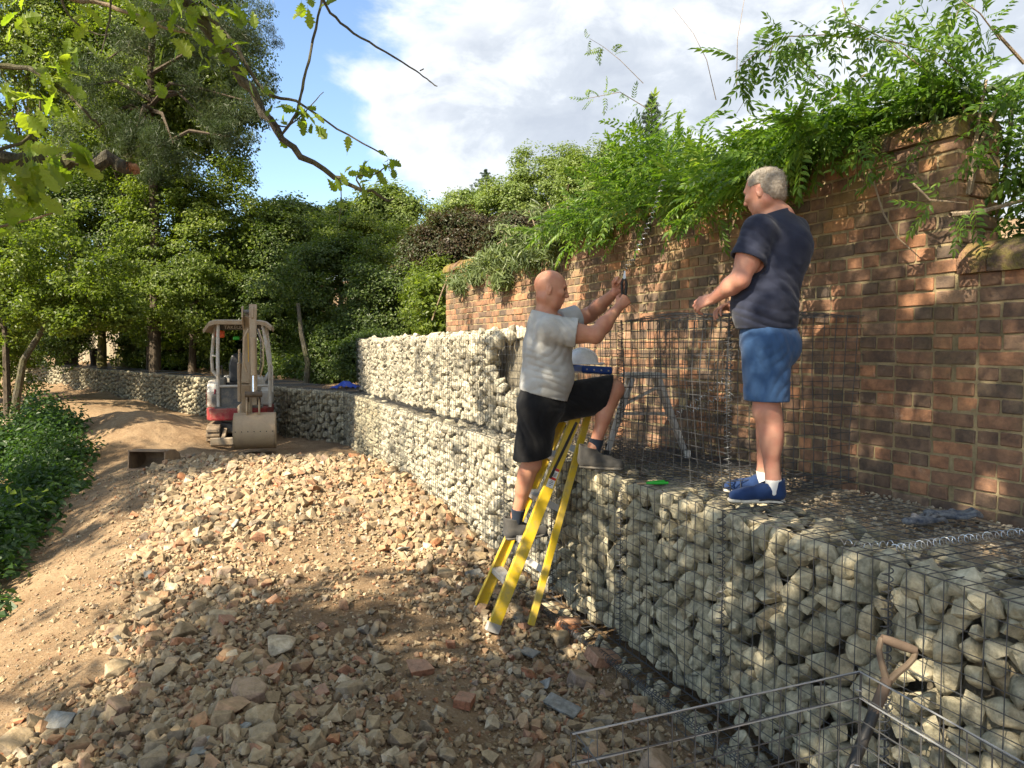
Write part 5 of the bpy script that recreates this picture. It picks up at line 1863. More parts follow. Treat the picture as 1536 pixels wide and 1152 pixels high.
# ------------------------------------------------------------------ figures: implicit surfaces turned into one mesh each
class Field:
    """A smooth union of tapered capsules and ellipsoids."""
    def __init__(s):
        s.p = []
        s.post = []

    def cap(s, a, b, r1, r2=None, k=.02, axis=None, squash=1.0):
        s.p.append(('c', np.array(a, np.float32), np.array(b, np.float32), r1, r1 if r2 is None else r2, k, None if axis is None else np.array(Vector(axis).normalized(), np.float32), squash))
        return s

    def ell(s, c, rad, k=.02, rot=None, sub=False):
        s.p.append(('e', np.array(c, np.float32), np.array(rad, np.float32), None if rot is None else np.array(rot, np.float32), sub, k))
        return s

    def __call__(s, P):
        D = None
        for q in s.p:
            if q[0] == 'c':
                _, a, b, r1, r2, k, ax, sq = q
                ba = b - a
                h = np.clip(((P - a) @ ba) / max(1e-9, float(ba @ ba)), 0, 1)
                v = P - a - h[:, None] * ba
                if ax is not None:
                    v = v + ax * ((v @ ax) * (1 / sq - 1))[:, None]
                d = np.sqrt((v * v).sum(1)) - (r1 + (r2 - r1) * h)
                sub = False
            else:
                _, c, rad, rot, sub, k = q
                v = P - c
                if rot is not None:
                    v = v @ rot
                u = v / rad
                n0 = np.sqrt((u * u).sum(1)) + 1e-6
                g = u / rad
                d = n0 * (n0 - 1) / (np.sqrt((g * g).sum(1)) + 1e-6)
                d = np.clip(d, -.2, 5)
            if D is None:
                D = d
            elif sub:
                h = np.clip(.5 - .5 * (D + d) / k, 0, 1)
                D = D + (-d - D) * h + k * h * (1 - h)
            else:
                h = np.clip(.5 + .5 * (d - D) / k, 0, 1)
                D = d + (D - d) * h - k * h * (1 - h)
        for f in s.post:
            D = f(P, D)
        return D

    def bounds(s):
        lo, hi = [], []
        for q in s.p:
            if q[0] == 'c':
                r = max(q[3], q[4]) / min(1, 1)
                lo += [np.minimum(q[1], q[2]) - r]
                hi += [np.maximum(q[1], q[2]) + r]
            elif not q[4]:
                lo += [q[1] - q[2].max()]
                hi += [q[1] + q[2].max()]
        return np.min(lo, 0) - .03, np.max(hi, 0) + .03


def surface(field, h, smooth=2):
    """Surface nets over a sparse grid with cells of h metres."""
    lo, hi = field.bounds()
    B = 8
    nb = np.ceil((hi - lo) / (h * B)).astype(int) + 1
    n = nb * B + 1
    G = np.full(n, 1.0, np.float32)
    bc = np.stack(np.meshgrid(*[np.arange(k) for k in nb], indexing='ij'), -1).reshape(-1, 3)
    cen = (lo + (bc + .5) * B * h).astype(np.float32)
    dv = field(cen)
    act = np.abs(dv) < B * h * 1.35 + .02
    inside = (~act) & (dv < 0)
    off = np.stack(np.meshgrid(*[np.arange(B + 1)] * 3, indexing='ij'), -1).reshape(-1, 3)
    for b in bc[inside]:
        i, j, k = b * B
        G[i:i + B + 1, j:j + B + 1, k:k + B + 1] = -1
    ab = bc[act]
    for c in range(0, len(ab), 400):
        idx = (ab[c:c + 400, None] * B + off[None]).reshape(-1, 3)
        G[idx[:, 0], idx[:, 1], idx[:, 2]] = field((lo + idx * h).astype(np.float32))
    S = G < 0
    cnt = np.zeros([k - 1 for k in n], np.int8)
    for i in (0, 1):
        for j in (0, 1):
            for k in (0, 1):
                cnt += S[i:n[0] - 1 + i, j:n[1] - 1 + j, k:n[2] - 1 + k]
    cell = np.argwhere((cnt > 0) & (cnt < 8))
    vid = np.full(cnt.shape, -1, np.int32)
    vid[cell[:, 0], cell[:, 1], cell[:, 2]] = np.arange(len(cell))
    acc = np.zeros((len(cell), 3))
    num = np.zeros(len(cell))
    corners = [(i, j, k) for i in (0, 1) for j in (0, 1) for k in (0, 1)]
    for a in corners:
        for ax in range(3):
            if a[ax]:
                continue
            b = list(a)
            b[ax] = 1
            g0 = G[cell[:, 0] + a[0], cell[:, 1] + a[1], cell[:, 2] + a[2]]
            g1 = G[cell[:, 0] + b[0], cell[:, 1] + b[1], cell[:, 2] + b[2]]
            m_ = (g0 < 0) != (g1 < 0)
            t = np.where(m_, g0 / np.where(g0 - g1 == 0, 1, g0 - g1), 0)
            p = np.tile(np.array(a, float), (len(cell), 1))
            p[:, ax] += t
            acc += p * m_[:, None]
            num += m_
    V = lo + (cell + acc / np.maximum(num, 1)[:, None]) * h
    Fs = []
    for ax in range(3):
        u, w = [(1, 2), (2, 0), (0, 1)][ax]
        sl0 = [slice(None)] * 3
        sl1 = [slice(None)] * 3
        sl0[ax], sl1[ax] = slice(0, -1), slice(1, None)
        cr = np.argwhere(S[tuple(sl0)] != S[tuple(sl1)])
        cr = cr[(cr[:, u] > 0) & (cr[:, w] > 0) & (cr[:, u] < n[u] - 1) & (cr[:, w] < n[w] - 1)]
        s0 = S[cr[:, 0], cr[:, 1], cr[:, 2]]
        q = []
        for du, dw in ((-1, -1), (0, -1), (0, 0), (-1, 0)):
            c = cr.copy()
            c[:, u] += du
            c[:, w] += dw
            q.append(vid[c[:, 0], c[:, 1], c[:, 2]])
        q = np.stack(q, 1)
        q = np.where(s0[:, None], q, q[:, ::-1])
        Fs.append(q[(q >= 0).all(1)])
    Fc = np.concatenate(Fs)
    for _ in range(smooth):                       # even out the grid
        e = np.concatenate([Fc[:, [0, 1]], Fc[:, [1, 2]], Fc[:, [2, 3]], Fc[:, [3, 0]]])
        s = np.zeros_like(V)
        c = np.zeros(len(V))
        for k in (0, 1, 2):
            s[:, k] = np.bincount(e[:, 0], V[e[:, 1], k], len(V)) + np.bincount(e[:, 1], V[e[:, 0], k], len(V))
        c = np.bincount(e[:, 0], minlength=len(V)) + np.bincount(e[:, 1], minlength=len(V))
        V = V * .5 + .5 * s / np.maximum(c, 1)[:, None]
    return V, Fc


def cloth(field, cuts, th=.012, depth=.05):
    """Cut a garment off at planes (point, outward normal) and hollow it out behind each hem."""
    def post(P, D):
        inner = D + th
        for cu in cuts:
            pt, nr = cu[0], cu[1]
            rad_ = cu[2] if len(cu) > 2 else .30
            nr = np.array(Vector(nr).normalized(), np.float32)
            t = (P - np.array(pt, np.float32)) @ nr
            near = np.sqrt(((P - np.array(pt, np.float32)) ** 2).sum(1)) < rad_
            D = np.where(near, np.maximum(D, t), D)
            D = np.where(near, np.maximum(D, -np.maximum(inner, -t - depth)), D)
        return D
    field.post.append(post)
    return field


def folds(field, items, noise=.0025, seed=0):
    """Creases: (centre, reach, direction across the folds, spacing, height)."""
    def post(P, D):
        W_ = np.zeros(len(P), np.float32)
        for c, reach, d, sp_, amp in items:
            d = np.array(Vector(d).normalized(), np.float32)
            v = P - np.array(c, np.float32)
            fall = np.exp(-((v * v).sum(1)) / (reach * reach))
            ph = (v @ d) / sp_ * 6.283 + 2.6 * np.sin(v[:, 0] * 15 + v[:, 2] * 13 + seed) + 1.1 * np.sin(v[:, 2] * 27 - v[:, 1] * 21 + seed * 2)
            W_ += .85 * amp * fall * (np.abs(np.sin(ph * .5)) ** .8 - .5)
        W_ += noise * np.sin(P[:, 0] * 61 + 2 * np.sin(P[:, 2] * 37 + seed)) * np.sin(P[:, 2] * 53 + 2 * np.sin(P[:, 1] * 41)) * .7
        return D - W_
    field.post.insert(0, post)
    return field


def unit(v):
    v = np.array(v, float)
    return v / np.linalg.norm(v)


def add_hand(f, w, fwd, nrm, thumb, curl=(50, 70, 45), spread=.019, sc=1.0, tcurl=35, tout=.8):
    """A hand of palm, four unequal bent fingers and a thumb: w wrist, fwd along the palm, nrm out of its back, thumb the thumb's side."""
    fwd = unit(fwd)
    nrm = unit(np.array(nrm) - fwd * np.dot(nrm, fwd))
    sd = np.cross(fwd, nrm)
    if np.dot(sd, thumb) < 0:
        sd = -sd
    w = np.array(w, float)
    for i in range(4):
        kn = w + (fwd * (.088 - .006 * abs(i - 1.2)) + sd * spread * (1.5 - i) + nrm * (.004 - .003 * abs(i - 1.3))) * sc
        f.cap(w + (fwd * .012 + sd * .010 * (1.5 - i)) * sc, kn, .0155 * sc, .0120 * sc, .010)
        L = np.array((.044, .027, .021)) * (1, 1.08, 1.0, .8)[i] * sc
        a, p = 0.0, kn
        for s_, (ln, c) in enumerate(zip(L, curl)):
            a += R(c * (.92 + .06 * i))
            d = fwd * math.cos(a) - nrm * math.sin(a) + sd * (.05 * (1.5 - i))
            q = p + unit(d) * ln
            f.cap(p, q, (.0102, .0092, .0082)[s_] * sc, (.0093, .0083, .0072)[s_] * sc, .003)
            p = q
    b = w + (fwd * .028 + sd * .020 - nrm * .006) * sc
    d1 = unit(fwd * .75 + sd * tout - nrm * .45)
    m1 = b + d1 * .042 * sc
    d2 = unit(fwd * 1.0 + sd * (tout - R(tcurl) * 1.2) - nrm * .55)
    m2 = m1 + d2 * .034 * sc
    d3 = unit(fwd * .9 + sd * (tout - R(tcurl) * 1.9) - nrm * .75)
    f.cap(b, m1, .0165 * sc, .0120 * sc, .010)
    f.cap(m1, m2, .0118 * sc, .0100 * sc, .004)
    f.cap(m2, m2 + d3 * .026 * sc, .0100 * sc, .0080 * sc, .003)


def add_head(f, c, fw, up, sc=1.0, jowl=1.0):
    """Skull, face, nose, mouth, chin, ears, neck not included; returns (to-world frame, eye spots)."""
    fw = unit(fw)
    up = unit(np.array(up) - fw * np.dot(up, fw))
    lf = np.cross(up, fw)
    Rm = np.column_stack([fw, lf, up])
    c = np.array(c, float)
    T = lambda x, y, z: c + Rm @ (np.array((x, y, z)) * sc)
    f.ell(T(-.012, 0, .022), np.array((.101, .079, .092)) * sc, .01, Rm)
    f.ell(T(.030, 0, -.030), np.array((.066, .064, .085)) * sc, .035, Rm)
    f.cap(T(.034, -.030, -.088), T(.034, .030, -.088), .030 * sc * jowl, None, .03)
    f.cap(T(.062, -.012, -.100), T(.062, .012, -.100), .018 * sc, None, .02)
    f.cap(T(-.02, -.045, -.065), T(-.02, .045, -.065), .032 * sc * jowl, None, .03)
    f.cap(T(.082, -.034, .022), T(.082, .034, .022), .0105 * sc, None, .018)
    for y in (-.031, .031):
        f.ell(T(.094, y, .003), np.array((.018, .017, .013)) * sc, .012, Rm, True)
        f.ell(T(.068, y * 1.45, -.022), np.array((.022, .020, .018)) * sc, .02, Rm)
    f.cap(T(.089, 0, .008), T(.109, 0, -.030), .0085 * sc, .0120 * sc, .010)
    for y in (-.012, .012):
        f.ell(T(.098, y, -.036), np.array((.012, .009, .008)) * sc, .006, Rm)
    f.cap(T(.087, -.020, -.062), T(.087, .020, -.062), .0075 * sc, None, .008)
    f.cap(T(.084, -.018, -.075), T(.084, .018, -.075), .0085 * sc, None, .008)
    f.ell(T(.098, 0, -.0685), np.array((.012, .024, .0022)) * sc, .004, Rm, True)
    for y in (-1, 1):
        e = T(-.008, y * .080, -.012)
        rr = Rm @ np.array(Euler((0, R(-12), y * R(22))).to_matrix())
        f.ell(e, np.array((.019, .009, .033)) * sc, .006, rr)
        f.ell(T(-.004, y * .090, -.006), np.array((.010, .007, .019)) * sc, .005, rr, True)
        f.ell(T(-.002, y * .081, -.038), np.array((.009, .007, .009)) * sc, .006, Rm)
    return T, Rm


def mat_skin(name, base, red):
    m, n = mat_new(name)
    pos = n('ShaderNodeNewGeometry').outputs['Position']
    a = n.noise(pos, 14, 5, .6)
    b = n.noise(pos, 160, 4, .6)
    c = n.mix(n.ramp(a, [(.35, 0.0), (.68, 1.0)]), base, red)
    c = n.mix(n.math('MULTIPLY', n.ramp(b, [(.55, 0.0), (.7, 1.0)]), .25), c, tuple(x * .72 for x in base))
    finish(n, c, n.ramp(b, [(.3, .42), (.7, .6)]), b, .18, .003, 0, .35, **{'Subsurface Weight': .12, 'Subsurface Radius': (.012, .005, .003), 'Subsurface Scale': 1.0})
    return m


def mat_cloth(name, c1, c2, dust=None, damt=.0, sc=1.0, low=None):
    m, n = mat_new(name)
    pos = n('ShaderNodeNewGeometry').outputs['Position']
    a = n.noise(pos, 9 * sc, 5, .6)
    v = n('ShaderNodeVectorMath', {0: pos, 1: (420, 420, 420)}, operation='MULTIPLY').outputs[0]
    wv = n.noise(v, 1.0, 2, .5)
    fold = n.noise(n('ShaderNodeVectorMath', {0: pos, 1: (6, 6, 11)}, operation='MULTIPLY').outputs[0], 1.0, 2, .5, .4)
    c = n.mix(n.ramp(a, [(.35, 0.0), (.65, 1.0)]), c1, c2)
    if dust:
        c = n.mix(n.math('MULTIPLY', n.ramp(n.noise(pos, 6, 5, .7), [(.48, 0.0), (.62, 1.0)]), damt), c, dust)
    finish(n, c, .9, n.math('ADD', n.math('MULTIPLY', wv, .12), fold), .30, .02, 0, .12, **{'Sheen Weight': .12})
    return m


M['skin_tan'] = mat_skin('tanned_skin', (0.46, 0.235, 0.150), (0.42, 0.175, 0.110))
M['skin_fair'] = mat_skin('reddish_skin', (0.47, 0.25, 0.175), (0.44, 0.19, 0.135))
M['tee_grey'] = mat_cloth('grey_cotton', (0.34, 0.345, 0.335), (0.42, 0.42, 0.405), (0.30, 0.27, 0.22), .35)
M['tee_navy'] = mat_cloth('navy_cotton', (0.019, 0.023, 0.042), (0.028, 0.033, 0.056))
M['shorts_black'] = mat_cloth('black_jersey', (0.006, 0.006, 0.007), (0.010, 0.010, 0.011), (0.035, 0.033, 0.03), .25)
M['shorts_blue'] = mat_cloth('blue_twill', (0.028, 0.066, 0.150), (0.040, 0.088, 0.190))
M['sock_dark'] = mat_cloth('dark_sock', (0.012, 0.018, 0.03), (0.018, 0.026, 0.042))
M['sock_white'] = mat_cloth('white_sock', (0.62, 0.62, 0.60), (0.72, 0.72, 0.70))
M['boot_grey'] = mat_cloth('grey_suede', (0.042, 0.041, 0.039), (0.062, 0.060, 0.057), (0.10, 0.09, 0.075), .35, 2)
M['boot_sole'] = mat_plain('boot_sole', (0.06, 0.058, 0.054), .85, dirt=(.16, .135, .1), dirt_amt=.4)
M['shoe_blue'] = mat_cloth('blue_mesh_fabric', (0.012, 0.028, 0.085), (0.020, 0.042, 0.115))
M['shoe_sole'] = mat_plain('cream_sole', (0.60, 0.56, 0.47), .6, dirt=(.3, .25, .18), dirt_amt=.4)
M['hair_grey'] = mat_cloth('grey_hair', (0.23, 0.195, 0.155), (0.38, 0.335, 0.28), None, 0, 6)
M['eye'] = mat_plain('eye', (0.05, 0.04, 0.035), .15, spec=.6)
M['lace'] = mat_plain('laces', (0.03, 0.03, 0.035), .9)


def A(px, py, Y):
    return np.array(at(px, py, Y))


def shoe(root, heel, fwd, mat_up, mat_sole, L=.30, name='boot', high=.125, tilt=0.0, trainer=False):
    """A shoe: heel is the point on the ground at the heel's back, fwd where the toe points."""
    fwd = unit(fwd)
    sd = unit(np.cross((0, 0, 1), fwd))
    up = np.cross(fwd, sd)
    Rm = np.column_stack([fwd, sd, up])
    h0 = np.array(heel, float)
    T = lambda x, y, z: h0 + Rm @ np.array((x, y, z))
    f = Field()
    bk_ = 0 if trainer else .007
    f.cap(T(.050, 0, .060 + bk_), T(.115, 0, .062 + bk_), .040 + bk_, .042 + bk_, .02)
    f.cap(T(.115, 0, .060), T(.200, .004, .048 + bk_), .043 + bk_, .037 + bk_, .02)
    f.cap(T(.200, .004, .046), T(L - .05, .008, .040), .038 + bk_ * .7, .034 + bk_ * .7, .02)
    f.cap(T(.215, -.014, .040), T(.225, .020, .040), .034, None, .02)
    f.cap(T(.052, 0, .06), T(.066, 0, high), .046 + bk_, .056 + bk_, .02)
    f.cap(T(.085, 0, high * .72), T(.125, 0, .062), .044, .040, .02)
    cuts = [(T(.066, 0, high), Rm @ np.array((.22, 0, 1)))]

    def flat(P, D):
        t = (P - np.array(h0, np.float32)) @ np.array(up, np.float32)
        return np.maximum(D, .026 - t)
    cloth(f, cuts, .008, .02)
    f.post.append(flat)
    V, Fc = surface(f, .0042, 1)
    o_ = np.array(root.location)
    up_o = link(name, npmesh(name, V - o_, Fc, mat_up, True), root)
    s = Field()
    for x0, x1, w0, w1, z in ((.042, .11, .036, .034, .016), (.11, .21, .034, .040, .016), (.21, L - .042, .042, .034, .017)):
        for y in (-.35, .35):
            s.cap(T(x0, y * w0, z), T(x1, y * w1, z), w0 * .92, w1 * .92, .01, up, .42)

    def flat2(P, D):
        t = (P - np.array(h0, np.float32)) @ np.array(up, np.float32)
        x = (P - np.array(h0, np.float32)) @ np.array(fwd, np.float32)
        y = (P - np.array(h0, np.float32)) @ np.array(sd, np.float32)
        D = np.maximum(np.maximum(D, -t + .001), t - (.042 if not trainer else .038 - .008 * np.clip(x / .25, 0, 1)))
        gro = (np.abs(((x / .028) % 1) - .5) < .16) & (t < .010)
        D = np.where(gro, np.maximum(D, .004), D)
        if trainer:                               # the hollow in the heel of the sole
            hx = np.maximum(np.abs(x - .075) / .030, np.abs(t - .020) / .009)
            D = np.maximum(D, -np.where(np.abs(y) > .028, (hx - 1) * .009, .02) * -1 * -1) if False else D
        return D
    s.post.append(flat2)
    V, Fc = surface(s, .0042, 1)
    link('sole', npmesh('sole', V - o_, Fc, mat_sole, True), up_o)
    lc = MB()
    for k in range(4):
        x, z = .105 + .028 * k, .110 - .013 * k
        lc.tube([T(x, -.026, z - .012) - o_, T(x + .006, -.012, z) - o_, T(x + .006, .012, z) - o_, T(x, .026, z - .012) - o_], .0030, 5)
    if trainer:
        lc.tube([T(.095, .0, .112) - o_, T(.085, -.02, .125) - o_, T(.07, -.045, .10) - o_], .0028, 5)
        lc.tube([T(.095, .0, .112) - o_, T(.10, .03, .12) - o_, T(.11, .045, .09) - o_], .0028, 5)
    lc.build('laces', M['lace'], up_o, smooth=True, kind='stuff')
    if trainer:
        st = MB()
        for y in (-.0385, .0385):
            pts = [T(.020, y * .98, .015), T(.055, y * 1.03, .028), T(.105, y * 1.03, .030), T(.15, y * 1.02, .022)]
            st.tube([p - o_ for p in pts], .0045, 5)
            st.tube([T(.035, y * 1.0, .014) - o_, T(.075, y * 1.05, .011) - o_, T(.12, y * 1.03, .014) - o_], .005, 5)
        st.build('sole_trim', M['lace'], up_o, smooth=True)
    return up_o


def ring_sock(root, a, b, r1, r2, mat):
    f = Field().cap(a, b, r1, r2, .01)
    t = unit(np.array(b) - np.array(a))
    cloth(f, [(b, t)], .008, .02)
    V, Fc = surface(f, .0042, 1)
    link('sock', npmesh('sock', V - np.array(root.location), Fc, mat, True), root)


def eyes(root, T):
    for y in (-.031, .031):
        p = T(.0795, y, .003)
        bm = bmesh.new()
        bmesh.ops.create_uvsphere(bm, u_segments=10, v_segments=8, radius=.0105)
        me = bpy.data.meshes.new('eye')
        bm.to_mesh(me)
        bm.free()
        me.materials.append(M['eye'])
        link('eye', me, root, tuple(p - np.array(root.location)))


# ---- the man on the shelf: navy shirt, blue shorts, back to the camera, facing left
YS = 3.95
fl = GTOP + .004
man1 = empty('person', tuple(A(1150, 755, YS)[:2]) + (fl,), 0, 'grey haired man in navy shirt and blue shorts standing on the gabions', 'person')
b1 = Field()
fw1, lf1 = unit((-.80, .60, 0)), unit((-.60, -.80, 0))            # where he faces; his left
Lhip, Rhip = A(1149, 520, 3.89), A(1153, 518, 4.08)
Lkn, Rkn = A(1150, 614, 3.89), A(1150, 612, 4.10)
Lan, Ran = A(1160, 720, 3.91), A(1146, 708, 4.15)
for hp, kn, an in ((Lhip, Lkn, Lan), (Rhip, Rkn, Ran)):
    b1.cap(hp, kn, .092, .062, .02)
    b1.cap(kn, kn + (an - kn) * .05, .060, .058, .03)
    b1.ell(kn + fw1 * .018 + (0, 0, .0), (.045, .045, .058), .03)
    b1.cap(kn + (0, 0, -.02), an, .056, .037, .025)
    b1.ell(kn + (an - kn) * .33 - fw1 * .022, (.052, .050, .125), .04)
    b1.cap(an, an + (0, 0, -.06), .036, .028, .02)
pel, waist, chest, upb, nk = A(1150, 512, 3.99), A(1151, 470, 3.98), A(1158, 405, 3.99), A(1163, 350, 4.0), A(1163, 322, 4.01)
b1.cap(pel, waist, .135, .135, .05, fw1, .85)
b1.cap(waist, chest, .150, .150, .06, fw1, .85)
b1.cap(chest, upb, .150, .115, .06, fw1, .82)
Lsh, Rsh = A(1138, 346, 3.86), A(1190, 347, 4.14)
Lel, Lwr = A(1110, 419, 3.83), A(1071, 447, 3.98)
Rel, Rwr = A(1178, 428, 4.30), A(1096, 459, 4.16)
for sh_, el, wr in ((Lsh, Lel, Lwr), (Rsh, Rel, Rwr)):
    b1.cap(upb, sh_, .075, .066, .05)
    b1.cap(sh_, el, .064, .049, .03)
    b1.ell((sh_ * .45 + el * .55), (.055, .055, .075), .04)
    b1.cap(el, el + (wr - el) * .35, .049, .048, .02)
    b1.cap(el + (wr - el) * .3, wr, .047, .030, .02)
add_hand(b1, Lwr, A(1052, 452, 4.02) - Lwr + (0, 0, -.005), (-.35, -.75, .55), (-.3, .5, .6), (32, 48, 38), sc=.98, tcurl=22)
add_hand(b1, Rwr, A(1070, 463, 4.08) - Rwr, (-.1, .35, .95), (-.3, -.9, .2), (22, 30, 24), sc=.98, tcurl=15)
hc = A(1145, 287, 4.01)
fwh, uph = unit((-.74, .62, -.26)), unit((-.20, .16, .97))
b1.cap(nk - (0, 0, .04), hc + (.012, 0, -.03), .068, .058, .03)
b1.cap(nk + (.02, 0, -.02), upb, .075, .10, .05)
T1, RH1 = add_head(b1, hc, fwh, uph, .98)
V, Fc = surface(b1, .0048)
o1 = np.array(man1.location)
link('body', npmesh('body', V - o1, Fc, M['skin_fair'], True), man1)
eyes(man1, T1)
# hair: a cap over crown, sides and nape, roughened, plus loose strands
hf = Field()
hf.ell(T1(-.016, 0, .026), np.array((.108, .087, .099)) * .98, .01, RH1)
hf.ell(T1(-.062, 0, -.022), np.array((.050, .066, .062)) * .98, .02, RH1)


def hairline(P, D):
    q = (P - hc.astype(np.float32)) @ RH1.astype(np.float32)
    x, y, z = q[:, 0], q[:, 1], q[:, 2]
    lim = np.maximum(x - (.050 - .0 * z) - np.clip(z - .075, 0, 1) * .6, 0)
    cutf = np.maximum(x - .052, -(z + .070 - .0 * x))
    side_ = np.maximum(x + .012, 0) * (z < .028)
    D = np.maximum(D, cutf)
    D = np.maximum(D, np.where(z < .026, x + .016 + (np.abs(y) < .05) * 0, -1))
    rough_ = .0018 * np.sin(x * 210 + 3 * np.sin(z * 90 + y * 60)) * np.sin(z * 70 + y * 160 + 2 * np.sin(x * 50)) + .003 * np.sin(y * 55 + z * 30)
    return D - rough_


hf.post.append(hairline)
V, Fc = surface(hf, .0040, 1)
hair = link('hair', npmesh('hair', V - o1, Fc, M['hair_grey'], True), man1)
rr = np.random.default_rng(12)
k_ = rr.integers(0, len(V), 5200)
pv = V[k_]
nv = unit(pv.mean(0)) * 0 + (pv - T1(-.02, 0, .0))
nv /= np.linalg.norm(nv, axis=1, keepdims=True)
dn = nv * .28 + np.array((.30, -.1, -.45)) + rr.normal(0, .38, nv.shape)
dn /= np.linalg.norm(dn, axis=1, keepdims=True)
ln = rr.uniform(.008, .020, len(pv))[:, None]
sdv = np.cross(dn, rr.normal(size=dn.shape))
sdv /= np.linalg.norm(sdv, axis=1, keepdims=True)
VV = np.stack([pv - sdv * .0007, pv + sdv * .0007, pv + dn * ln], 1).reshape(-1, 3)
link('strands', npmesh('strands', VV - o1, np.arange(len(pv) * 3).reshape(-1, 3), M['hair_grey']), hair, kind='stuff')
# shirt
t1 = Field()
bel = A(1138, 455, 3.96)
t1.cap(A(1150, 498, 3.985), waist, .166, .166, .05, fw1, .84)
t1.cap(waist, chest, .166, .164, .06, fw1, .86)
t1.ell(bel, (.140, .155, .140), .07)
t1.cap(chest, upb, .164, .126, .06, fw1, .84)
t1.ell(A(1176, 372, 4.02), (.142, .175, .15), .08)
for sh_, el in ((Lsh, Lel), (Rsh, Rel)):
    t1.cap(upb + (0, 0, -.015), sh_, .094, .075, .06)
    t1.cap(sh_, sh_ + (el - sh_) * .62, .075, .090, .04)
t1.cap(nk + (0, 0, -.035), nk + (0, 0, .012), .088, .074, .03)
folds(t1, [(A(1150, 470, 3.8), .20, (.25, 0, 1), .055, .010), (A(1180, 400, 3.85), .22, (.8, 0, .8), .07, .008), (A(1135, 360, 3.8), .10, (.6, 0, 1), .04, .007), (A(1200, 440, 3.9), .16, (.3, .3, 1), .06, .008)], .002, 1)
cloth(t1, [(A(1150, 494, 3.985), (0, -.0, -1)), (Lsh + (Lel - Lsh) * .56 + lf1 * .035, Lel - Lsh, .118), (Rsh + (Rel - Rsh) * .56 - lf1 * .035, Rel - Rsh, .118), (nk + (-.01, .0, -.002), (-.35, .18, 1), .14)])
V, Fc = surface(t1, .0052)
link('t_shirt', npmesh('t_shirt', V - o1, Fc, M['tee_navy'], True), man1)
# shorts
s1 = Field()
s1.cap(A(1150, 484, 3.985), pel, .150, .155, .05, fw1, .88)
s1.ell(A(1168, 520, 3.99), (.108, .155, .12), .06)
for hp, kn, sg in ((Lhip, Lkn, 1), (Rhip, Rkn, -1)):
    s1.cap(hp, hp + (kn - hp) * .96, .122, .112, .035)
folds(s1, [(A(1140, 545, 3.8), .17, (1, 0, .35), .06, .011), (A(1175, 560, 3.8), .12, (1, 0, -.6), .05, .010), (A(1120, 580, 3.8), .1, (1, 0, .1), .05, .008)], .0008, 3)
cloth(s1, [(Lhip + (Lkn - Lhip) * .87, (-.02, 0, -1), .2), (Rhip + (Rkn - Rhip) * .87, (-.02, 0, -1), .2), (A(1150, 483, 3.985), (0, 0, 1))])
V, Fc = surface(s1, .0052)
link('shorts', npmesh('shorts', V - o1, Fc, M['shorts_blue'], True), man1)
ring_sock(man1, Lan + (0, 0, -.06), Lan + (.0, 0, .006), .033, .043, M['sock_white'])
ring_sock(man1, Ran + (0, 0, -.06), Ran + (.0, 0, .006), .033, .043, M['sock_white'])
hl = A(1180, 757, 3.92)
shoe(man1, (hl[0], hl[1], fl), (-.97, .10, 0), M['shoe_blue'], M['shoe_sole'], .315, 'trainer', .124, trainer=True)
hl = A(1169, 745, 4.16)
shoe(man1, (hl[0], hl[1], fl), (-.97, .22, 0), M['shoe_blue'], M['shoe_sole'], .315, 'trainer', .124, trainer=True)

# ---- the man on the ladder: bald, grey shirt, black shorts, facing right with both arms raised
man2 = empty('person', tuple(A(815, 620, 5.05)), 0, 'bald man in grey shirt and black shorts on the yellow ladder, arms raised', 'person')
o2 = np.array(man2.location)
b2_ = Field()
fw2 = unit((1, .10, 0))
rh, lh = A(808, 612, 5.0), A(822, 606, 5.17)
rk, lk = A(797, 694, 5.04), A(921, 584, 5.12)
ra, la = A(775, 772, 5.17), A(891, 670, 5.08)
for hp, kn, an, fwd in ((rh, rk, ra, fw2), (lh, lk, la, fw2)):
    b2_.cap(hp, kn, .095, .064, .02)
    b2_.ell(kn + unit(fwd) * .015, (.05, .048, .055), .03)
    t = unit(an - kn)
    bk = unit(np.cross(np.cross(t, fwd), t)) * -1
    b2_.cap(kn, an, .058, .038, .025)
    b2_.cap(kn + (an - kn) * .18 + bk * .020, kn + (an - kn) * .50 + bk * .014, .052, .044, .035)
    b2_.cap(an, an + (0, 0, -.05), .038, .036, .02)
pel, waist, chest, upb, nk = A(815, 606, 5.07), A(818, 572, 5.07), A(821, 520, 5.07), A(818, 488, 5.08), A(816, 470, 5.08)
b2_.cap(pel, waist, .135, .140, .05, fw2, .88)
b2_.cap(waist, chest, .150, .150, .06, fw2, .88)
b2_.cap(chest, upb, .150, .115, .06, fw2, .82)
rs, ls = A(826, 494, 4.90), A(838, 485, 5.24)
re, le = A(893, 503, 4.86), A(884, 472, 5.34)
rw, lw = A(927, 462, 4.99), A(921, 440, 5.10)
for sh_, el, wr in ((rs, re, rw), (ls, le, lw)):
    b2_.cap(upb, sh_, .078, .070, .05)
    b2_.cap(sh_, el, .068, .052, .03)
    b2_.ell(sh_ * .45 + el * .55 + (0, 0, -.008), (.080, .055, .058), .04)
    b2_.cap(el, el + (wr - el) * .4, .050, .052, .025)
    b2_.cap(el + (wr - el) * .35, wr, .050, .031, .02)
add_hand(b2_, rw, A(941, 447, 5.0) - rw, (.10, -.95, .15), (-.2, 0, 1), (78, 88, 60), sc=1.02, tcurl=40)
add_hand(b2_, lw, A(936, 422, 5.08) - lw, (.25, .85, .0), (-.3, .1, .95), (75, 88, 60), sc=1.02, tcurl=40)
hc2 = A(827, 433, 5.06)
fwh, uph = unit((.98, -.10, -.17)), unit((.16, .02, .98))
b2_.cap(nk + (0, 0, -.05), hc2 + (-.012, 0, -.03), .076, .066, .03)
T2, RH2 = add_head(b2_, hc2, fwh, uph, 1.06, 1.05)
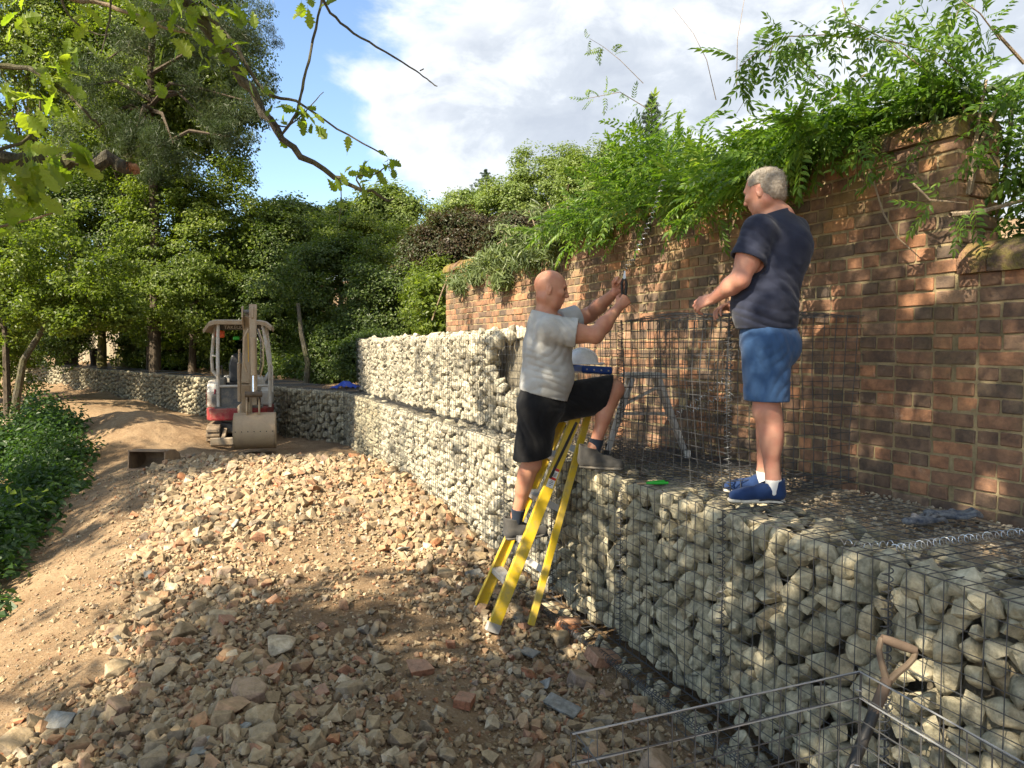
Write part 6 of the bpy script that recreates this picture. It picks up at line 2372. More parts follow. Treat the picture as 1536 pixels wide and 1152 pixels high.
b2_.cap(T2(-.052, -.02, -.062), T2(-.052, .02, -.062), .036, None, .03)
V, Fc = surface(b2_, .0048)
link('body', npmesh('body', V - o2, Fc, M['skin_tan'], True), man2)
eyes(man2, T2)
t2 = Field()
t2.cap(A(815, 597, 5.07), waist, .178, .174, .05, fw2, .90)
t2.cap(waist, chest, .175, .178, .06, fw2, .90)
t2.ell(A(832, 562, 5.06), (.125, .165, .12), .07)
t2.cap(chest, upb, .178, .128, .06, fw2, .84)
for sh_, el in ((rs, re), (ls, le)):
    t2.cap(upb + (0, 0, -.01), sh_, .100, .090, .05)
    t2.cap(sh_, sh_ + (el - sh_) * .72, .090, .096, .03)
t2.cap(nk + (0, 0, -.04), nk + (0, 0, .008), .092, .084, .03)
folds(t2, [(A(815, 575, 4.9), .17, (.1, 0, 1), .050, .012), (A(850, 500, 4.8), .13, (.9, 0, .7), .045, .010), (A(835, 535, 4.85), .14, (.8, 0, -.7), .06, .009), (A(790, 540, 4.95), .12, (.3, .2, 1), .05, .008)], .002, 5)
cloth(t2, [(A(815, 593, 5.07), (-.25, 0, -1)), (rs + (re - rs) * .60, re - rs, .135), (ls + (le - ls) * .60, le - ls, .135), (nk + (.01, 0, -.002), (.30, 0, 1), .15)])
V, Fc = surface(t2, .0052)
link('t_shirt', npmesh('t_shirt', V - o2, Fc, M['tee_grey'], True), man2)
s2 = Field()
s2.cap(A(815, 582, 5.07), pel, .160, .165, .05, fw2, .9)
s2.ell(A(800, 610, 5.06), (.115, .165, .12), .06)
s2.cap(rh, rh + (rk - rh) * .99, .130, .128, .035)
s2.cap(lh, lh + (lk - lh) * .98, .128, .104, .035)
s2.cap(lh + (0, 0, -.03), lh + (lk - lh) * .75 + (0, 0, -.06), .10, .085, .05)
folds(s2, [(A(805, 645, 4.85), .16, (1, 0, .2), .06, .011), (A(860, 600, 4.95), .18, (.5, 0, 1), .055, .011), (A(900, 600, 4.95), .12, (.9, 0, .6), .05, .009)], .002, 7)
cloth(s2, [(rh + (rk - rh) * .90, rk - rh + (.10, 0, 0), .20), (lh + (lk - lh) * .93, (1.0, 0, -.25), .19), (A(810, 581, 5.07), (0, 0, 1), .205)])
V, Fc = surface(s2, .0052)
link('shorts', npmesh('shorts', V - o2, Fc, M['shorts_black'], True), man2)
ring_sock(man2, ra + (0, 0, -.05), ra + unit(rk - ra) * .05, .038, .050, M['sock_dark'])
ring_sock(man2, la + (0, 0, -.05), la + unit(lk - la) * .055, .038, .051, M['sock_dark'])
hl = A(866, 704, 5.07)
shoe(man2, (hl[0], hl[1], fl + .002), (.97, -.16, -.04), M['boot_grey'], M['boot_sole'], .325, 'boot', .155)
hl = A(756, 811, 5.17)
shoe(man2, (hl[0], hl[1], hl[2]), (.98, .16, .05), M['boot_grey'], M['boot_sole'], .325, 'boot', .155)
STEP_UNDER_FOOT = hl
# black handled pliers in his fists
g0, g1 = A(936, 446, 5.03), A(938, 404, 5.05)
pl = empty('pliers', tuple(g0), 0, 'black handled pliers gripped in the bald man\'s raised fists', 'pliers')
M['rubber'] = mat_plain('black_rubber', (0.015, 0.015, 0.017), .55)
for s_ in (-1, 1):
    MB().tube([(0.004 * s_, 0, -.03), (.012 * s_, 0, .03), (.016 * s_, 0, .09), (.007 * s_, 0, .125)], [.008, .009, .009, .007], 8).build('handle', M['rubber'], pl, smooth=True)
MB().bar((0, 0, .12), (.004, 0, .175), .022, .012, (0, 1, 0), .008, .007).build('jaw', M['new_wire'], pl)
# ------------------------------------------------------------------ made things
M['yellow'] = mat_plain('yellow_fibreglass', (0.66, 0.45, 0.025), .42, dirt=(.30, .25, .15), dirt_amt=.35, scale=9)
M['alu'] = mat_plain('scuffed_aluminium', (0.44, 0.44, 0.43), .45, .25, dirt=(.34, .31, .26), dirt_amt=.5)
M['blue_plastic'] = mat_plain('blue_plastic', (0.012, 0.045, 0.20), .4, dirt=(.1, .12, .18), dirt_amt=.25)
M['white_plastic'] = mat_plain('white_plastic', (0.82, 0.83, 0.84), .3)
M['black_plastic'] = mat_plain('black_plastic', (0.02, 0.02, 0.021), .5, dirt=(.12, .1, .08), dirt_amt=.25)
M['label_red'] = mat_plain('label_red', (0.5, 0.03, 0.02), .5)
M['label_white'] = mat_plain('label_white', (0.7, 0.7, 0.68), .5, dirt=(.4, .36, .28), dirt_amt=.3)
M['label_black'] = mat_plain('label_black', (0.02, 0.02, 0.02), .5)
M['excavator_white'] = mat_plain('off_white_paint', (0.50, 0.495, 0.46), .42, dirt=(.36, .29, .2), dirt_amt=.5, scale=5)
M['excavator_tan'] = mat_plain('mud_caked_paint', (0.40, 0.33, 0.235), .7, dirt=(.30, .22, .14), dirt_amt=.7, scale=7)
M['excavator_red'] = mat_plain('dark_red_paint', (0.26, 0.022, 0.030), .38, dirt=(.26, .18, .12), dirt_amt=.35, scale=5)
M['excavator_grey'] = mat_plain('dark_grey_panel', (0.085, 0.088, 0.09), .55, dirt=(.24, .2, .14), dirt_amt=.4, scale=6)
M['vinyl'] = mat_plain('black_vinyl', (0.022, 0.023, 0.026), .4)
M['track'] = mat_plain('muddy_rubber', (0.045, 0.042, 0.038), .85, dirt=(.26, .19, .12), dirt_amt=.75, scale=9)
M['steel'] = mat_plain('worn_steel', (0.43, 0.32, 0.195), .65, 0.0, dirt=(.33, .24, .15), dirt_amt=.7, scale=6)
M['chrome'] = mat_plain('hydraulic_rod', (0.7, 0.7, 0.7), .15, 1.0)
M['hose'] = mat_plain('hose', (0.03, 0.03, 0.03), .6, dirt=(.25, .2, .14), dirt_amt=.5)
M['rusty'] = mat_plain('rusty_brown_steel', (0.075, 0.054, 0.040), .75, .1, dirt=(.15, .11, .07), dirt_amt=.45, scale=8)
M['bucket_rust'] = mat_plain('bucket_rust', (0.18, 0.125, 0.085), .75, .1, dirt=(.27, .19, .12), dirt_amt=.6, scale=8)
M['orange'] = mat_plain('orange_lens', (0.7, 0.10, 0.01), .3)
M['yellow_label'] = mat_plain('yellow_label', (0.70, 0.42, 0.02), .5)
M['green_plastic'] = mat_plain('green_plastic', (0.03, 0.42, 0.04), .4)
M['handle_wood'] = mat_wood('handle_wood', (0.075, 0.052, 0.037), (0.15, 0.108, 0.078))
M['glove'] = mat_cloth('grey_blue_glove', (0.030, 0.038, 0.058), (0.19, 0.19, 0.19), (0.2, .18, .15), .3, 4)
M['bright_rod'] = mat_plain('bright_rod', (0.36, 0.37, 0.38), 0.4, 0.3, scale=30)
M['tarp'] = mat_plain('blue_sheet', (0.02, 0.06, 0.35), .45)


def vec(*a):
    return Vector(a)


# ---- yellow stepladder leaning on the gabions
n0, n1 = at(740, 943, 4.90), at(884, 576, 5.24)
f0, f1 = at(716, 916, 5.27), at(868, 572, 5.54)
b0, b1_ = at(797, 938, 5.00), at(892, 588, 5.33)
c0, c1_ = at(754, 905, 5.36), at(880, 588, 5.56)
lad = empty('stepladder', n0, 0, 'yellow fibreglass stepladder with blue top leaning on the gabions under the bald man', 'ladder')
o_ = Vector(n0)
acr = (f0 - n0).normalized()
out = (n1 - n0).normalized().cross(acr).normalized()
for a, b_, sg in ((n0, n1, 1), (f0, f1, -1)):
    mb = MB()
    mb.bar(a - o_, b_ - o_, .008, .082, out, .008, .066)
    sgn = acr * sg
    for e in (-1, 1):
        mb.bar(a - o_ + out * (.037 * e) + sgn * .014, b_ - o_ + out * (.029 * e) + sgn * .014, .028, .008, out)
    mb.build('rail', M['yellow'], lad, bevel=.0015)
    t = (b_ - a).normalized()
    MB().bar(a - o_ - t * .025 + sgn * .012, a - o_ + t * .035 + sgn * .012, .046, .094, out).build('foot', M['alu'], lad, bevel=.004)
for a, b_, sg in ((b0, b1_, 1), (c0, c1_, -1)):
    mb = MB()
    mb.bar(a - o_, b_ - o_, .006, .046, out)
    for e in (-1, 1):
        mb.bar(a - o_ + out * (.020 * e) + acr * sg * .012, b_ - o_ + out * (.020 * e) + acr * sg * .012, .022, .006, out)
    mb.build('back_leg', M['yellow'], lad, bevel=.0012)
for t in (.185, .35, .52, .69, .85):
    p, q = n0.lerp(n1, t) - o_ + acr * .006, f0.lerp(f1, t) - o_ - acr * .006
    mb = MB()
    side_ = (q - p).normalized()
    fw_ = side_.cross(vec(0, 0, 1)).normalized()
    mb.bar(p, q, .085, .006, vec(0, 0, 1))
    for e in (-1, 1):
        mb.bar(p + fw_ * .040 * e - vec(0, 0, .016), q + fw_ * .040 * e - vec(0, 0, .016), .005, .034, vec(0, 0, 1))
    for k in range(6):
        mb.bar(p + fw_ * (-.034 + .0136 * k) + vec(0, 0, .0042), q + fw_ * (-.034 + .0136 * k) + vec(0, 0, .0042), .004, .004, vec(0, 0, 1))
    mb.build('step', M['alu'], lad)
for t in (.22, .48, .74):
    p, q = b0.lerp(b1_, t) - o_, c0.lerp(c1_, t) - o_
    MB().bar(p, q, .045, .012, out).build('back_brace', M['alu'], lad)
p, q = n0.lerp(n1, .60) - o_ - acr * .010 + out * .02, n0.lerp(n1, .84) - o_ - acr * .010 - out * .012
MB().bar(p, q, .006, .018, out).build('spreader_bar', M['black_plastic'], lad)
cpos = (n1 + f1) / 2 - o_
fwx = vec(acr.y, -acr.x, 0).normalized()
mb = MB().box((0, 0, 0), (.235, .36, .055), bev=.012)
ang = math.atan2(fwx.y, fwx.x)
cap_ = mb.build('top_cap', M['blue_plastic'], lad)
cap_.location, cap_.rotation_euler = cpos + vec(.025, .01, .095), (0, R(4), ang)
mb = MB()
for k in range(4):
    mb.tube([(-.085 + .055 * k, -.181, .0), (-.085 + .055 * k, -.185, .0)], .006, 8)
rv = mb.build('rivets', M['alu'], cap_, kind='stuff')
# warning label
t = (n1 - n0).normalized()
lp = n0.lerp(n1, .605) - o_ - acr * .0062
for z0, z1, mt, nm in ((-.070, .070, 'label_white', 'label'),):
    lab = MB().bar(lp + t * z0, lp + t * z1, .052, .002, acr).build(nm, M[mt], lad)
mb = MB()
for z in (.060, -.005):
    mb.bar(lp + t * (z - .009) - acr * .0012, lp + t * (z + .009) - acr * .0012, .050, .002, acr)
mb.build('red_band', M['label_red'], lab)
mb = MB()
for z, w in ((.036, .040), (.028, .034), (.020, .038), (.012, .030), (-.022, .018), (-.032, .026), (-.043, .032), (-.055, .014)):
    mb.bar(lp + t * (z - .0018) - acr * .0012, lp + t * (z + .0018) - acr * .0012, w, .002, acr)
mb.build('print', M['label_black'], lab)

# white hard hat on the ladder's top
hp = Vector(cpos) + o_ + vec(-.01, .05, .132)
hat = empty('hard_hat', hp, 0, 'white hard hat resting on the ladder\'s blue top, half behind the grey shirt', 'hard hat')
bm = bmesh.new()
bmesh.ops.create_uvsphere(bm, u_segments=28, v_segments=16, radius=.108)
bmesh.ops.delete(bm, geom=[v for v in bm.verts if v.co.z < -.004], context='VERTS')
for v in bm.verts:
    v.co.z *= 1.02
    v.co.x *= 1.12
me = bpy.data.meshes.new('shell')
bm.to_mesh(me)
bm.free()
me.materials.append(M['white_plastic'])
me.polygons.foreach_set('use_smooth', np.ones(len(me.polygons), bool))
link('shell', me, hat)
mb = MB()
mb.tube([(.118 * math.cos(a) * 1.12 + (.03 if math.cos(a) > .5 else 0), .118 * math.sin(a), .004) for a in np.linspace(0, 6.283, 33)], .006, 6, False)
mb.build('brim', M['white_plastic'], hat, smooth=True)
MB().tube([(.118 * math.cos(a), 0, .110 * math.sin(a) + .003) for a in np.linspace(.3, 2.8, 14)], .008, 6).build('ridge', M['white_plastic'], hat, smooth=True)

# ---- grey aluminium hop-up standing in the cage
pc = at(965, 563, 5.75)
hop = empty('hop_up', (pc.x, pc.y, GTOP), 0, 'low grey aluminium hop-up with splayed legs standing inside the empty cage', 'step stool')
zt = pc.z - GTOP
ho = Vector(hop.location)
mb = MB().box((0, 0, zt), (.31, .30, .035), bev=.006)
for k in range(5):
    mb.bar((-.13, -.12 + .06 * k, zt + .019), (.13, -.12 + .06 * k, zt + .019), .02, .006)
mb.build('platform', M['alu'], hop)
legs = (((-.10, -.12, zt - .02), (-.30, -.16, .01)), ((.10, -.12, zt - .02), (.30, -.17, .01)), ((-.09, .12, zt - .02), (-.24, .22, .01)), ((.10, .12, zt - .02), (.36, .20, .01)))
for a, b_ in legs:
    mb = MB().bar(a, b_, .032, .05, (0, 1, 0))
    lg = mb.build('leg', M['alu'], hop, bevel=.003)
    MB().bar(Vector(b_) + vec(0, 0, -.005), Vector(b_) + vec(0, 0, .05), .04, .058, (0, 1, 0)).build('foot', M['label_white'] if b_[1] < 0 and b_[0] > 0 else M['black_plastic'], lg)
MB().bar((-.155, -.13, zt * .66), (.105, -.125, zt * .88), .022, .03, (0, 1, 0)).build('spreader_bar', M['alu'], hop)
MB().bar((-.17, .15, zt * .5), (.21, .15, zt * .5), .022, .03, (0, 1, 0)).build('spreader_bar', M['alu'], hop)
MB().bar((-.19, -.14, zt * .45), (-.165, .16, zt * .45), .02, .03).build('cross_rung', M['alu'], hop)
MB().bar((.20, -.145, zt * .45), (.23, .165, zt * .45), .02, .03).build('cross_rung', M['alu'], hop)

# ---- mini excavator
ex = empty('mini_excavator', (-5.22, 14.5, gz(-5.2, 14.3) + .02), R(15), 'small red and white tracked excavator with a canopy, arm folded towards the camera', 'excavator')
for sx in (-1, 1):
    x = sx * .44
    mb = MB()
    prof_ = [(-.62, .02), (.62, .02), (.72, .08), (.76, .18), (.72, .29), (.62, .34), (-.62, .34), (-.72, .29), (-.76, .18), (-.72, .08)]
    mb.prism(prof_, x - .115, x + .115, 'yz')
    tr = mb.build('track', M['track'], ex, bevel=.012)
    mb = MB()
    for k in range(14):
        for z in (.012, .348):
            mb.box((x, -.60 + k * .092, z), (.225, .04, .025))
    for yy in (-.765, .765):
        for z in (.10, .18, .26):
            mb.box((x, yy, z), (.225, .022, .035))
    mb.build('tread', M['track'], tr, kind='stuff')
    mb = MB()
    for yy, zz_, r_ in ((-.58, .18, .115), (.58, .18, .115), (-.25, .09, .06), (.05, .09, .06), (.3, .09, .06)):
        MB().tube([(x - .12, yy, zz_), (x + .12, yy, zz_)], r_, 12).build('track_wheel', M['excavator_grey'], tr, smooth=True)
MB().box((0, 0, .27), (.72, .9, .20), bev=.03).build('undercarriage', M['excavator_grey'], ex)
mb = MB().prism([(-.98, .03), (-.95, .0), (-.925, .04), (-.93, .13), (-.96, .16), (-.985, .14)], -.46, .46, 'yz')
bl = mb.build('dozer_blade', M['excavator_tan'], ex, bevel=.006)
for sx in (-.25, .25):
    MB().bar((sx, -.93, .10), (sx, -.45, .25), .06, .08).build('blade_arm', M['excavator_tan'], bl)
MB().tube([(0, 0, .35), (0, 0, .43)], .33, 24).build('turntable', M['excavator_grey'], ex, smooth=True)
# upper body: red skirt, white side panels, engine cover
pr = [(-.50, -.60), (.30, -.60), (.50, -.45), (.58, 0.25), (.50, .62), (.25, .74), (-.25, .74), (-.50, .62), (-.58, .2), (-.58, -.40)]
MB().prism(pr, .43, .66, 'xy').build('skirt', M['excavator_red'], ex, bevel=.025)
pr2 = [(-.56, -.30), (-.36, -.34), (-.33, .5), (-.3, .70), (-.48, .60), (-.57, .2)]
side_p = MB().prism([(-.33, .66), (-.36, .95), (-.28, 1.10), (-.12, 1.16), (.3, 1.16), (.62, 1.05), (.66, .66)], -.585, -.40, 'yz').build('side_panel', M['excavator_white'], ex, bevel=.05)
MB().prism([(-.30, .70), (-.34, .92), (-.22, 1.02), (.05, .74)], -.592, -.586, 'yz').build('panel_decal', M['excavator_red'], side_p)
MB().tube([(-.46, -.345, .70), (-.45, -.35, .86), (-.43, -.345, 1.0)], .018, 6).build('panel_trim', M['excavator_red'], side_p)
MB().box((-.43, -.40, .78), (.12, .10, .26), bev=.03).build('step_box', M['excavator_grey'], ex)
MB().prism([(-.20, .66), (-.20, .95), (.10, 1.06), (.62, 1.02), (.68, .66)], .36, .57, 'yz').build('side_panel', M['excavator_white'], ex, bevel=.04)
MB().box((0, .52, .95), (.82, .34, .56), bev=.08).build('engine_cover', M['excavator_white'], ex)
fp = MB().box((-.08, -.46, .86), (.50, .05, .42), bev=.012).build('front_panel', M['excavator_grey'], ex)
MB().box((.06, -.488, .93), (.075, .006, .11)).build('warning_label', M['yellow_label'], fp)
MB().box((.15, -.488, .88), (.12, .006, .16)).build('warning_label', M['label_white'], fp)
MB().box((0, -.30, .67), (.84, .58, .03)).build('floor_plate', M['excavator_grey'], ex)
st = MB().box((-.07, .08, 1.04), (.44, .42, .13), bev=.05).build('seat', M['vinyl'], ex)
mb = MB().prism([(-.19, 1.08), (-.20, 1.45), (-.15, 1.62), (-.07, 1.67), (.03, 1.67), (.11, 1.62), (.16, 1.45), (.15, 1.08)], .24, .34, 'xz')
mb.v = [(p[0] - .05, p[1] + (p[2] - 1.08) * .12, p[2]) for p in mb.v]
bk = mb.build('seat_back', M['vinyl'], ex, bevel=.035)
MB().box((-.07, .05, .86), (.46, .40, .24), bev=.03).build('seat_base', M['excavator_grey'], ex)
for sx in (-.33, .20):
    c_ = MB().box((sx, -.02, 1.10), (.13, .36, .22), bev=.04).build('control_box', M['excavator_grey'], ex)
    MB().tube([(sx, -.12, 1.2), (sx + .01, -.16, 1.36), (sx, -.18, 1.44)], [.012, .012, .02], 7).build('joystick', M['black_plastic'], c_, smooth=True)
for sx in (-.12, .06):
    MB().tube([(sx, -.36, .68), (sx, -.40, .95), (sx, -.42, 1.05)], .012, 6).build('travel_lever', M['black_plastic'], ex, smooth=True)
# canopy: four posts, bars, roof
for pts in ([(-.36, -.50, .66), (-.36, -.50, 1.6), (-.345, -.48, 2.20)], [(.55, -.50, .66), (.55, -.50, 1.45), (.53, -.50, 1.6), (.44, -.46, 2.20)], [(-.40, .45, 1.12), (-.56, .42, 1.32), (-.57, .40, 1.55), (-.50, .36, 2.2)], [(.40, .45, 1.12), (.52, .42, 1.32), (.52, .40, 1.55), (.46, .36, 2.2)]):
    MB().tube(pts, .032, 9).build('canopy_post', M['excavator_white'], ex, smooth=True)
MB().tube([(-.36, -.50, 1.06), (.55, -.50, 1.06)], .024, 8).build('guard_rail', M['excavator_white'], ex, smooth=True)
MB().tube([(-.56, .40, 1.62), (-.36, -.49, 1.62)], .018, 8).build('guard_rail', M['excavator_white'], ex, smooth=True)
MB().tube([(-.36, -.50, 1.06), (-.46, -.1, 1.12), (-.50, .38, 1.14)], .02, 8).build('guard_rail', M['excavator_white'], ex, smooth=True)
MB().tube([(.60, -.54, .95), (.605, -.54, 1.42), (.55, -.52, 1.5)], .014, 7).build('hand_rail', M['excavator_white'], ex, smooth=True)
mb = MB()
nxx, nyy = 13, 9
top, bot = [], []
for j in range(nyy):
    for i in range(nxx):
        u, v = i / (nxx - 1) * 2 - 1, j / (nyy - 1) * 2 - 1
        z = 2.30 - .05 * abs(u) ** 6 - .12 * max(0, abs(u) - .8) / .2 * (1 if u < 0 else .55) - .03 * abs(v) ** 8 - .018 * (abs(u) < .62 and abs(v) < .7)
        top.append((u * .60, v * .56 - .03, z))
        bot.append((u * .588, v * .548 - .03, z - .065))
nn = nxx * nyy
q = [(j * nxx + i, j * nxx + i + 1, (j + 1) * nxx + i + 1, (j + 1) * nxx + i) for j in range(nyy - 1) for i in range(nxx - 1)]
rim = [i for i in range(nxx)] + [j * nxx + nxx - 1 for j in range(1, nyy)] + [(nyy - 1) * nxx + i for i in range(nxx - 2, -1, -1)] + [j * nxx for j in range(nyy - 2, 0, -1)]
mb.add(top + bot, q + [tuple(reversed([k + nn for k in f])) for f in q] + [(rim[k], rim[k] + nn, rim[(k + 1) % len(rim)] + nn, rim[(k + 1) % len(rim)]) for k in range(len(rim))])
rf = mb.build('canopy_roof', M['excavator_tan'], ex, smooth=True)
MB().box((0, .38, 2.17), (1.0, .05, .10), bev=.01).build('roof_beam', M['excavator_grey'], rf)
MB().box((-.40, .36, 2.04), (.16, .08, .14), bev=.03).build('amber_lamp', M['orange'], ex)
MB().box((-.10, .30, 1.96), (.12, .06, .07), bev=.02).build('green_lamp', M['green_plastic'], ex)
fc = bpy.data.curves.new('lettering', 'FONT')
fc.body, fc.size, fc.extrude, fc.align_x = 'TAKEUCHI', .095, .002, 'CENTER'
fc.materials.append(M['label_white'])
ftmp = bpy.data.objects.new('lettering', fc)
COL.objects.link(ftmp)
bpy.context.view_layer.update()
fme = bpy.data.meshes.new_from_object(ftmp.evaluated_get(bpy.context.evaluated_depsgraph_get()))
bpy.data.objects.remove(ftmp)
link('lettering', fme, rf, (-.10, .350, 2.14), (R(90), 0, 0), kind='stuff')
# swing bracket, boom, arm, bucket
MB().box((.12, -.72, .58), (.24, .26, .34), bev=.04).build('swing_bracket', M['excavator_tan'], ex)
bx0 = .15
P_ = [(bx0, -.78, .62), (bx0 + .02, -1.02, 1.15), (bx0 + .05, -1.06, 1.70), (bx0 + .08, -1.22, 2.20), (bx0 + .12, -1.42, 2.36)]
boom = MB()
for a, b_, w0, w1, h0, h1 in zip(P_[:-1], P_[1:], (.15, .145, .14, .13), (.145, .14, .13, .12), (.18, .22, .24, .2), (.22, .24, .2, .15)):
    boom.bar(a, b_, w0, h0, (0, -1, .3), w1, h1)
bo = boom.build('boom', M['excavator_tan'], ex, bevel=.01)
for sx in (-.085, .085):
    MB().prism([(-1.55, 2.30), (-1.52, 2.48), (-1.38, 2.50), (-1.15, 2.20), (-1.25, 2.06)], bx0 + .10 + sx - .012, bx0 + .10 + sx + .012, 'yz').build('boom_cheek', M['excavator_tan'], bo)
MB().tube([(bx0 + .0, -1.47, 2.40), (bx0 + .20, -1.47, 2.40)], .035, 10).build('pivot_pin', M['excavator_grey'], bo, smooth=True)
MB().tube([(bx0 - .11, -.80, .80), (bx0 - .09, -1.02, 1.5)], .04, 9).build('boom_cylinder', M['excavator_tan'], bo, smooth=True)
MB().tube([(bx0 - .09, -1.02, 1.5), (bx0 - .08, -1.07, 1.75)], .022, 8).build('piston_rod', M['chrome'], bo, smooth=True)
ax_ = bx0 + .18
arm = MB().bar((ax_, -1.40, 2.46), (ax_ + .02, -1.62, .78), .115, .20, (0, -1, 0), .095, .13)
ar = arm.build('dipper_arm', M['excavator_tan'], ex, bevel=.01)
MB().bar((ax_, -1.30, 2.52), (ax_, -1.40, 2.30), .13, .10, (0, -1, 0)).build('arm_head', M['excavator_tan'], ar, bevel=.01)
MB().tube([(ax_ + .01, -1.62, 1.95), (ax_ + .02, -1.76, 1.30)], .042, 10).build('bucket_cylinder', M['steel'], ar, smooth=True)
MB().tube([(ax_ + .02, -1.75, 1.32), (ax_ + .02, -1.80, .98)], .022, 8).build('piston_rod', M['chrome'], ar, smooth=True)
for sx, ph in ((-.09, 0), (.095, 1), (.12, 2)):
    MB().tube([(ax_ + sx * .8, -1.52, 2.1), (ax_ + sx * 1.5, -1.66, 1.95 - .05 * ph), (ax_ + sx * 1.5, -1.70, 1.5), (ax_ + sx, -1.66, 1.35 - .04 * ph)], .014, 6).build('hose', M['steel'] if ph != 1 else M['hose'], ar, smooth=True)
MB().box((ax_ - .075, -1.52, 1.78), (.012, .012, .5)).build('yellow_hose', M['yellow_label'], ar)
for sx in (-.075, .115):
    MB().bar((ax_ + sx, -1.62, .86), (ax_ + sx, -1.80, .98), .02, .06, (0, 0, 1)).build('bucket_link', M['rusty'], ar)
MB().tube([(ax_ - .12, -1.80, .98), (ax_ + .16, -1.80, .98)], .05, 10).build('link_pin', M['rusty'], ar, smooth=True)
# ditching bucket, its round back towards the camera
bw = .66
bc_ = ax_ + .03
mb = MB()
prof_ = [(-1.56, .62), (-1.70, .66), (-1.86, .60), (-1.97, .46), (-2.0, .30), (-1.95, .16), (-1.82, .06), (-1.60, .02), (-1.40, .03)]
inn = [(y + .02 * (1 if y < -1.6 else 0), z - .018 if z > .4 else z + .018) for y, z in prof_]
n_ = len(prof_)
for sx, pr_ in ((-1, None), (1, None)):
    pass
V = [(bc_ - bw / 2, y, z) for y, z in prof_] + [(bc_ + bw / 2, y, z) for y, z in prof_] + [(bc_ - bw / 2, y, z) for y, z in inn] + [(bc_ + bw / 2, y, z) for y, z in inn]
Fq = []
for i in range(n_ - 1):
    Fq.append((i, i + 1, n_ + i + 1, n_ + i))
    Fq.append((2 * n_ + i + 1, 2 * n_ + i, 3 * n_ + i, 3 * n_ + i + 1))
mb.add(V, Fq)
bu = mb.build('bucket', M['steel'], ex, smooth=True)
for sx in (-1, 1):
    MB().prism(prof_ + [(-1.42, .34)], bc_ + sx * bw / 2 - .012, bc_ + sx * bw / 2 + .012, 'yz').build('side_plate', M['steel'], bu)
for sx in (-.11, .09):
    MB().prism([(-1.60, .58), (-1.55, .86), (-1.62, .93), (-1.72, .90), (-1.82, .70), (-1.80, .60)], ax_ + sx, ax_ + sx + .022, 'yz').build('bucket_ear', M['steel'], bu)
mb = MB()
for k in range(7):
    mb.tube([(bc_ - .3 + k * .1, -1.992, .36), (bc_ - .3 + k * .1, -1.985, .36)], .010, 7)
mb.build('drain_holes', M['label_black'], bu, kind='stuff')

# ---- spare bucket lying on the bank
q = drop(222, 704)
sb = empty('digger_bucket', (q.x, q.y, q.z - .01), R(-6), 'spare brown digger bucket lying on the bank left of the rubble, open side out', 'bucket')
prof_ = [(-.02, .27), (.10, .285), (.25, .27), (.36, .20), (.39, .12), (.34, .04), (.22, .0), (.0, .0), (-.05, .012)]
n_ = len(prof_)
mb = MB()
V = []
for x in (-.27, .27):
    V += [(x, y, z) for y, z in prof_]
for x in (-.262, .262):
    V += [(x, y * .96 + .0, .012 + z * .93) for y, z in prof_]
Fq = []
for i in range(n_ - 1):
    Fq += [(i, i + 1, n_ + i + 1, n_ + i), (2 * n_ + i + 1, 2 * n_ + i, 3 * n_ + i, 3 * n_ + i + 1)]
mb.add(V, Fq)
mb.build('shell', M['bucket_rust'], sb, smooth=True)
for x in (-.275, .275):
    MB().prism(prof_, x - .008, x + .008, 'yz').build('side_plate', M['bucket_rust'], sb)
MB().bar((-.28, -.05, .01), (.28, -.05, .01), .05, .03).build('cutting_edge', M['bucket_rust'], sb, bevel=.006)
MB().bar((-.28, -.02, .28), (.28, -.02, .28), .035, .02).build('rim', M['bucket_rust'], sb)

# ---- nearest empty basket, low right: two panels of bright new mesh
c3 = at(1289, 1008, 2.30)
zb = -.12
fcg = empty('wire_basket', (c3.x, c3.y, zb), 0, 'new empty wire basket standing in the near right corner before the gabions', 'wire cage')
u1 = -GB / np.linalg.norm(GB)
u2 = np.array([.30, -.954])
hh3 = c3.z - zb
rng = np.random.default_rng(77)
for nm, u, L in (('side_panel', u1, 1.0), ('front_panel', u2, 1.0)):
    V, Fc = wires(panel_segs((0, 0, 0), (u[0], u[1], 0), (0, 0, 1), L, hh3, .0785, rng, .012, 4), .0018)
    o = link(nm, npmesh(nm, V, Fc, M['wire']), fcg, kind='stuff')
    V, Fc = wires([((0, 0, hh3 + .002), (u[0] * L, u[1] * L, hh3 + .002)), ((0, 0, hh3 - .0805), (u[0] * L, u[1] * L, hh3 - .0805))], .0022)
    link('selvedge_wire', npmesh('selvedge_wire', V, Fc, M['bright_rod']), fcg)
far_c = (c3.x + u1[0] + u2[0], c3.y + u1[1] + u2[1])
for nm, s0, u in (('side_panel', u2, u1), ('back_panel', u1, u2)):
    V, Fc = wires(panel_segs((s0[0], s0[1], 0), (u[0], u[1], 0), (0, 0, 1), 1.0, hh3, .0785, rng, .012, 4), .0018)
    link(nm, npmesh(nm, V, Fc, M['wire']), fcg, kind='stuff')
MB().ring((0, 0, hh3 - .06), .010, .0022, (.3, .4, 1), 12, 5).build('ring_clip', M['new_wire'], fcg, smooth=True)
MB().ring((0, 0, hh3 - .30), .010, .0022, (.2, .5, 1), 12, 5).build('ring_clip', M['new_wire'], fcg, smooth=True)

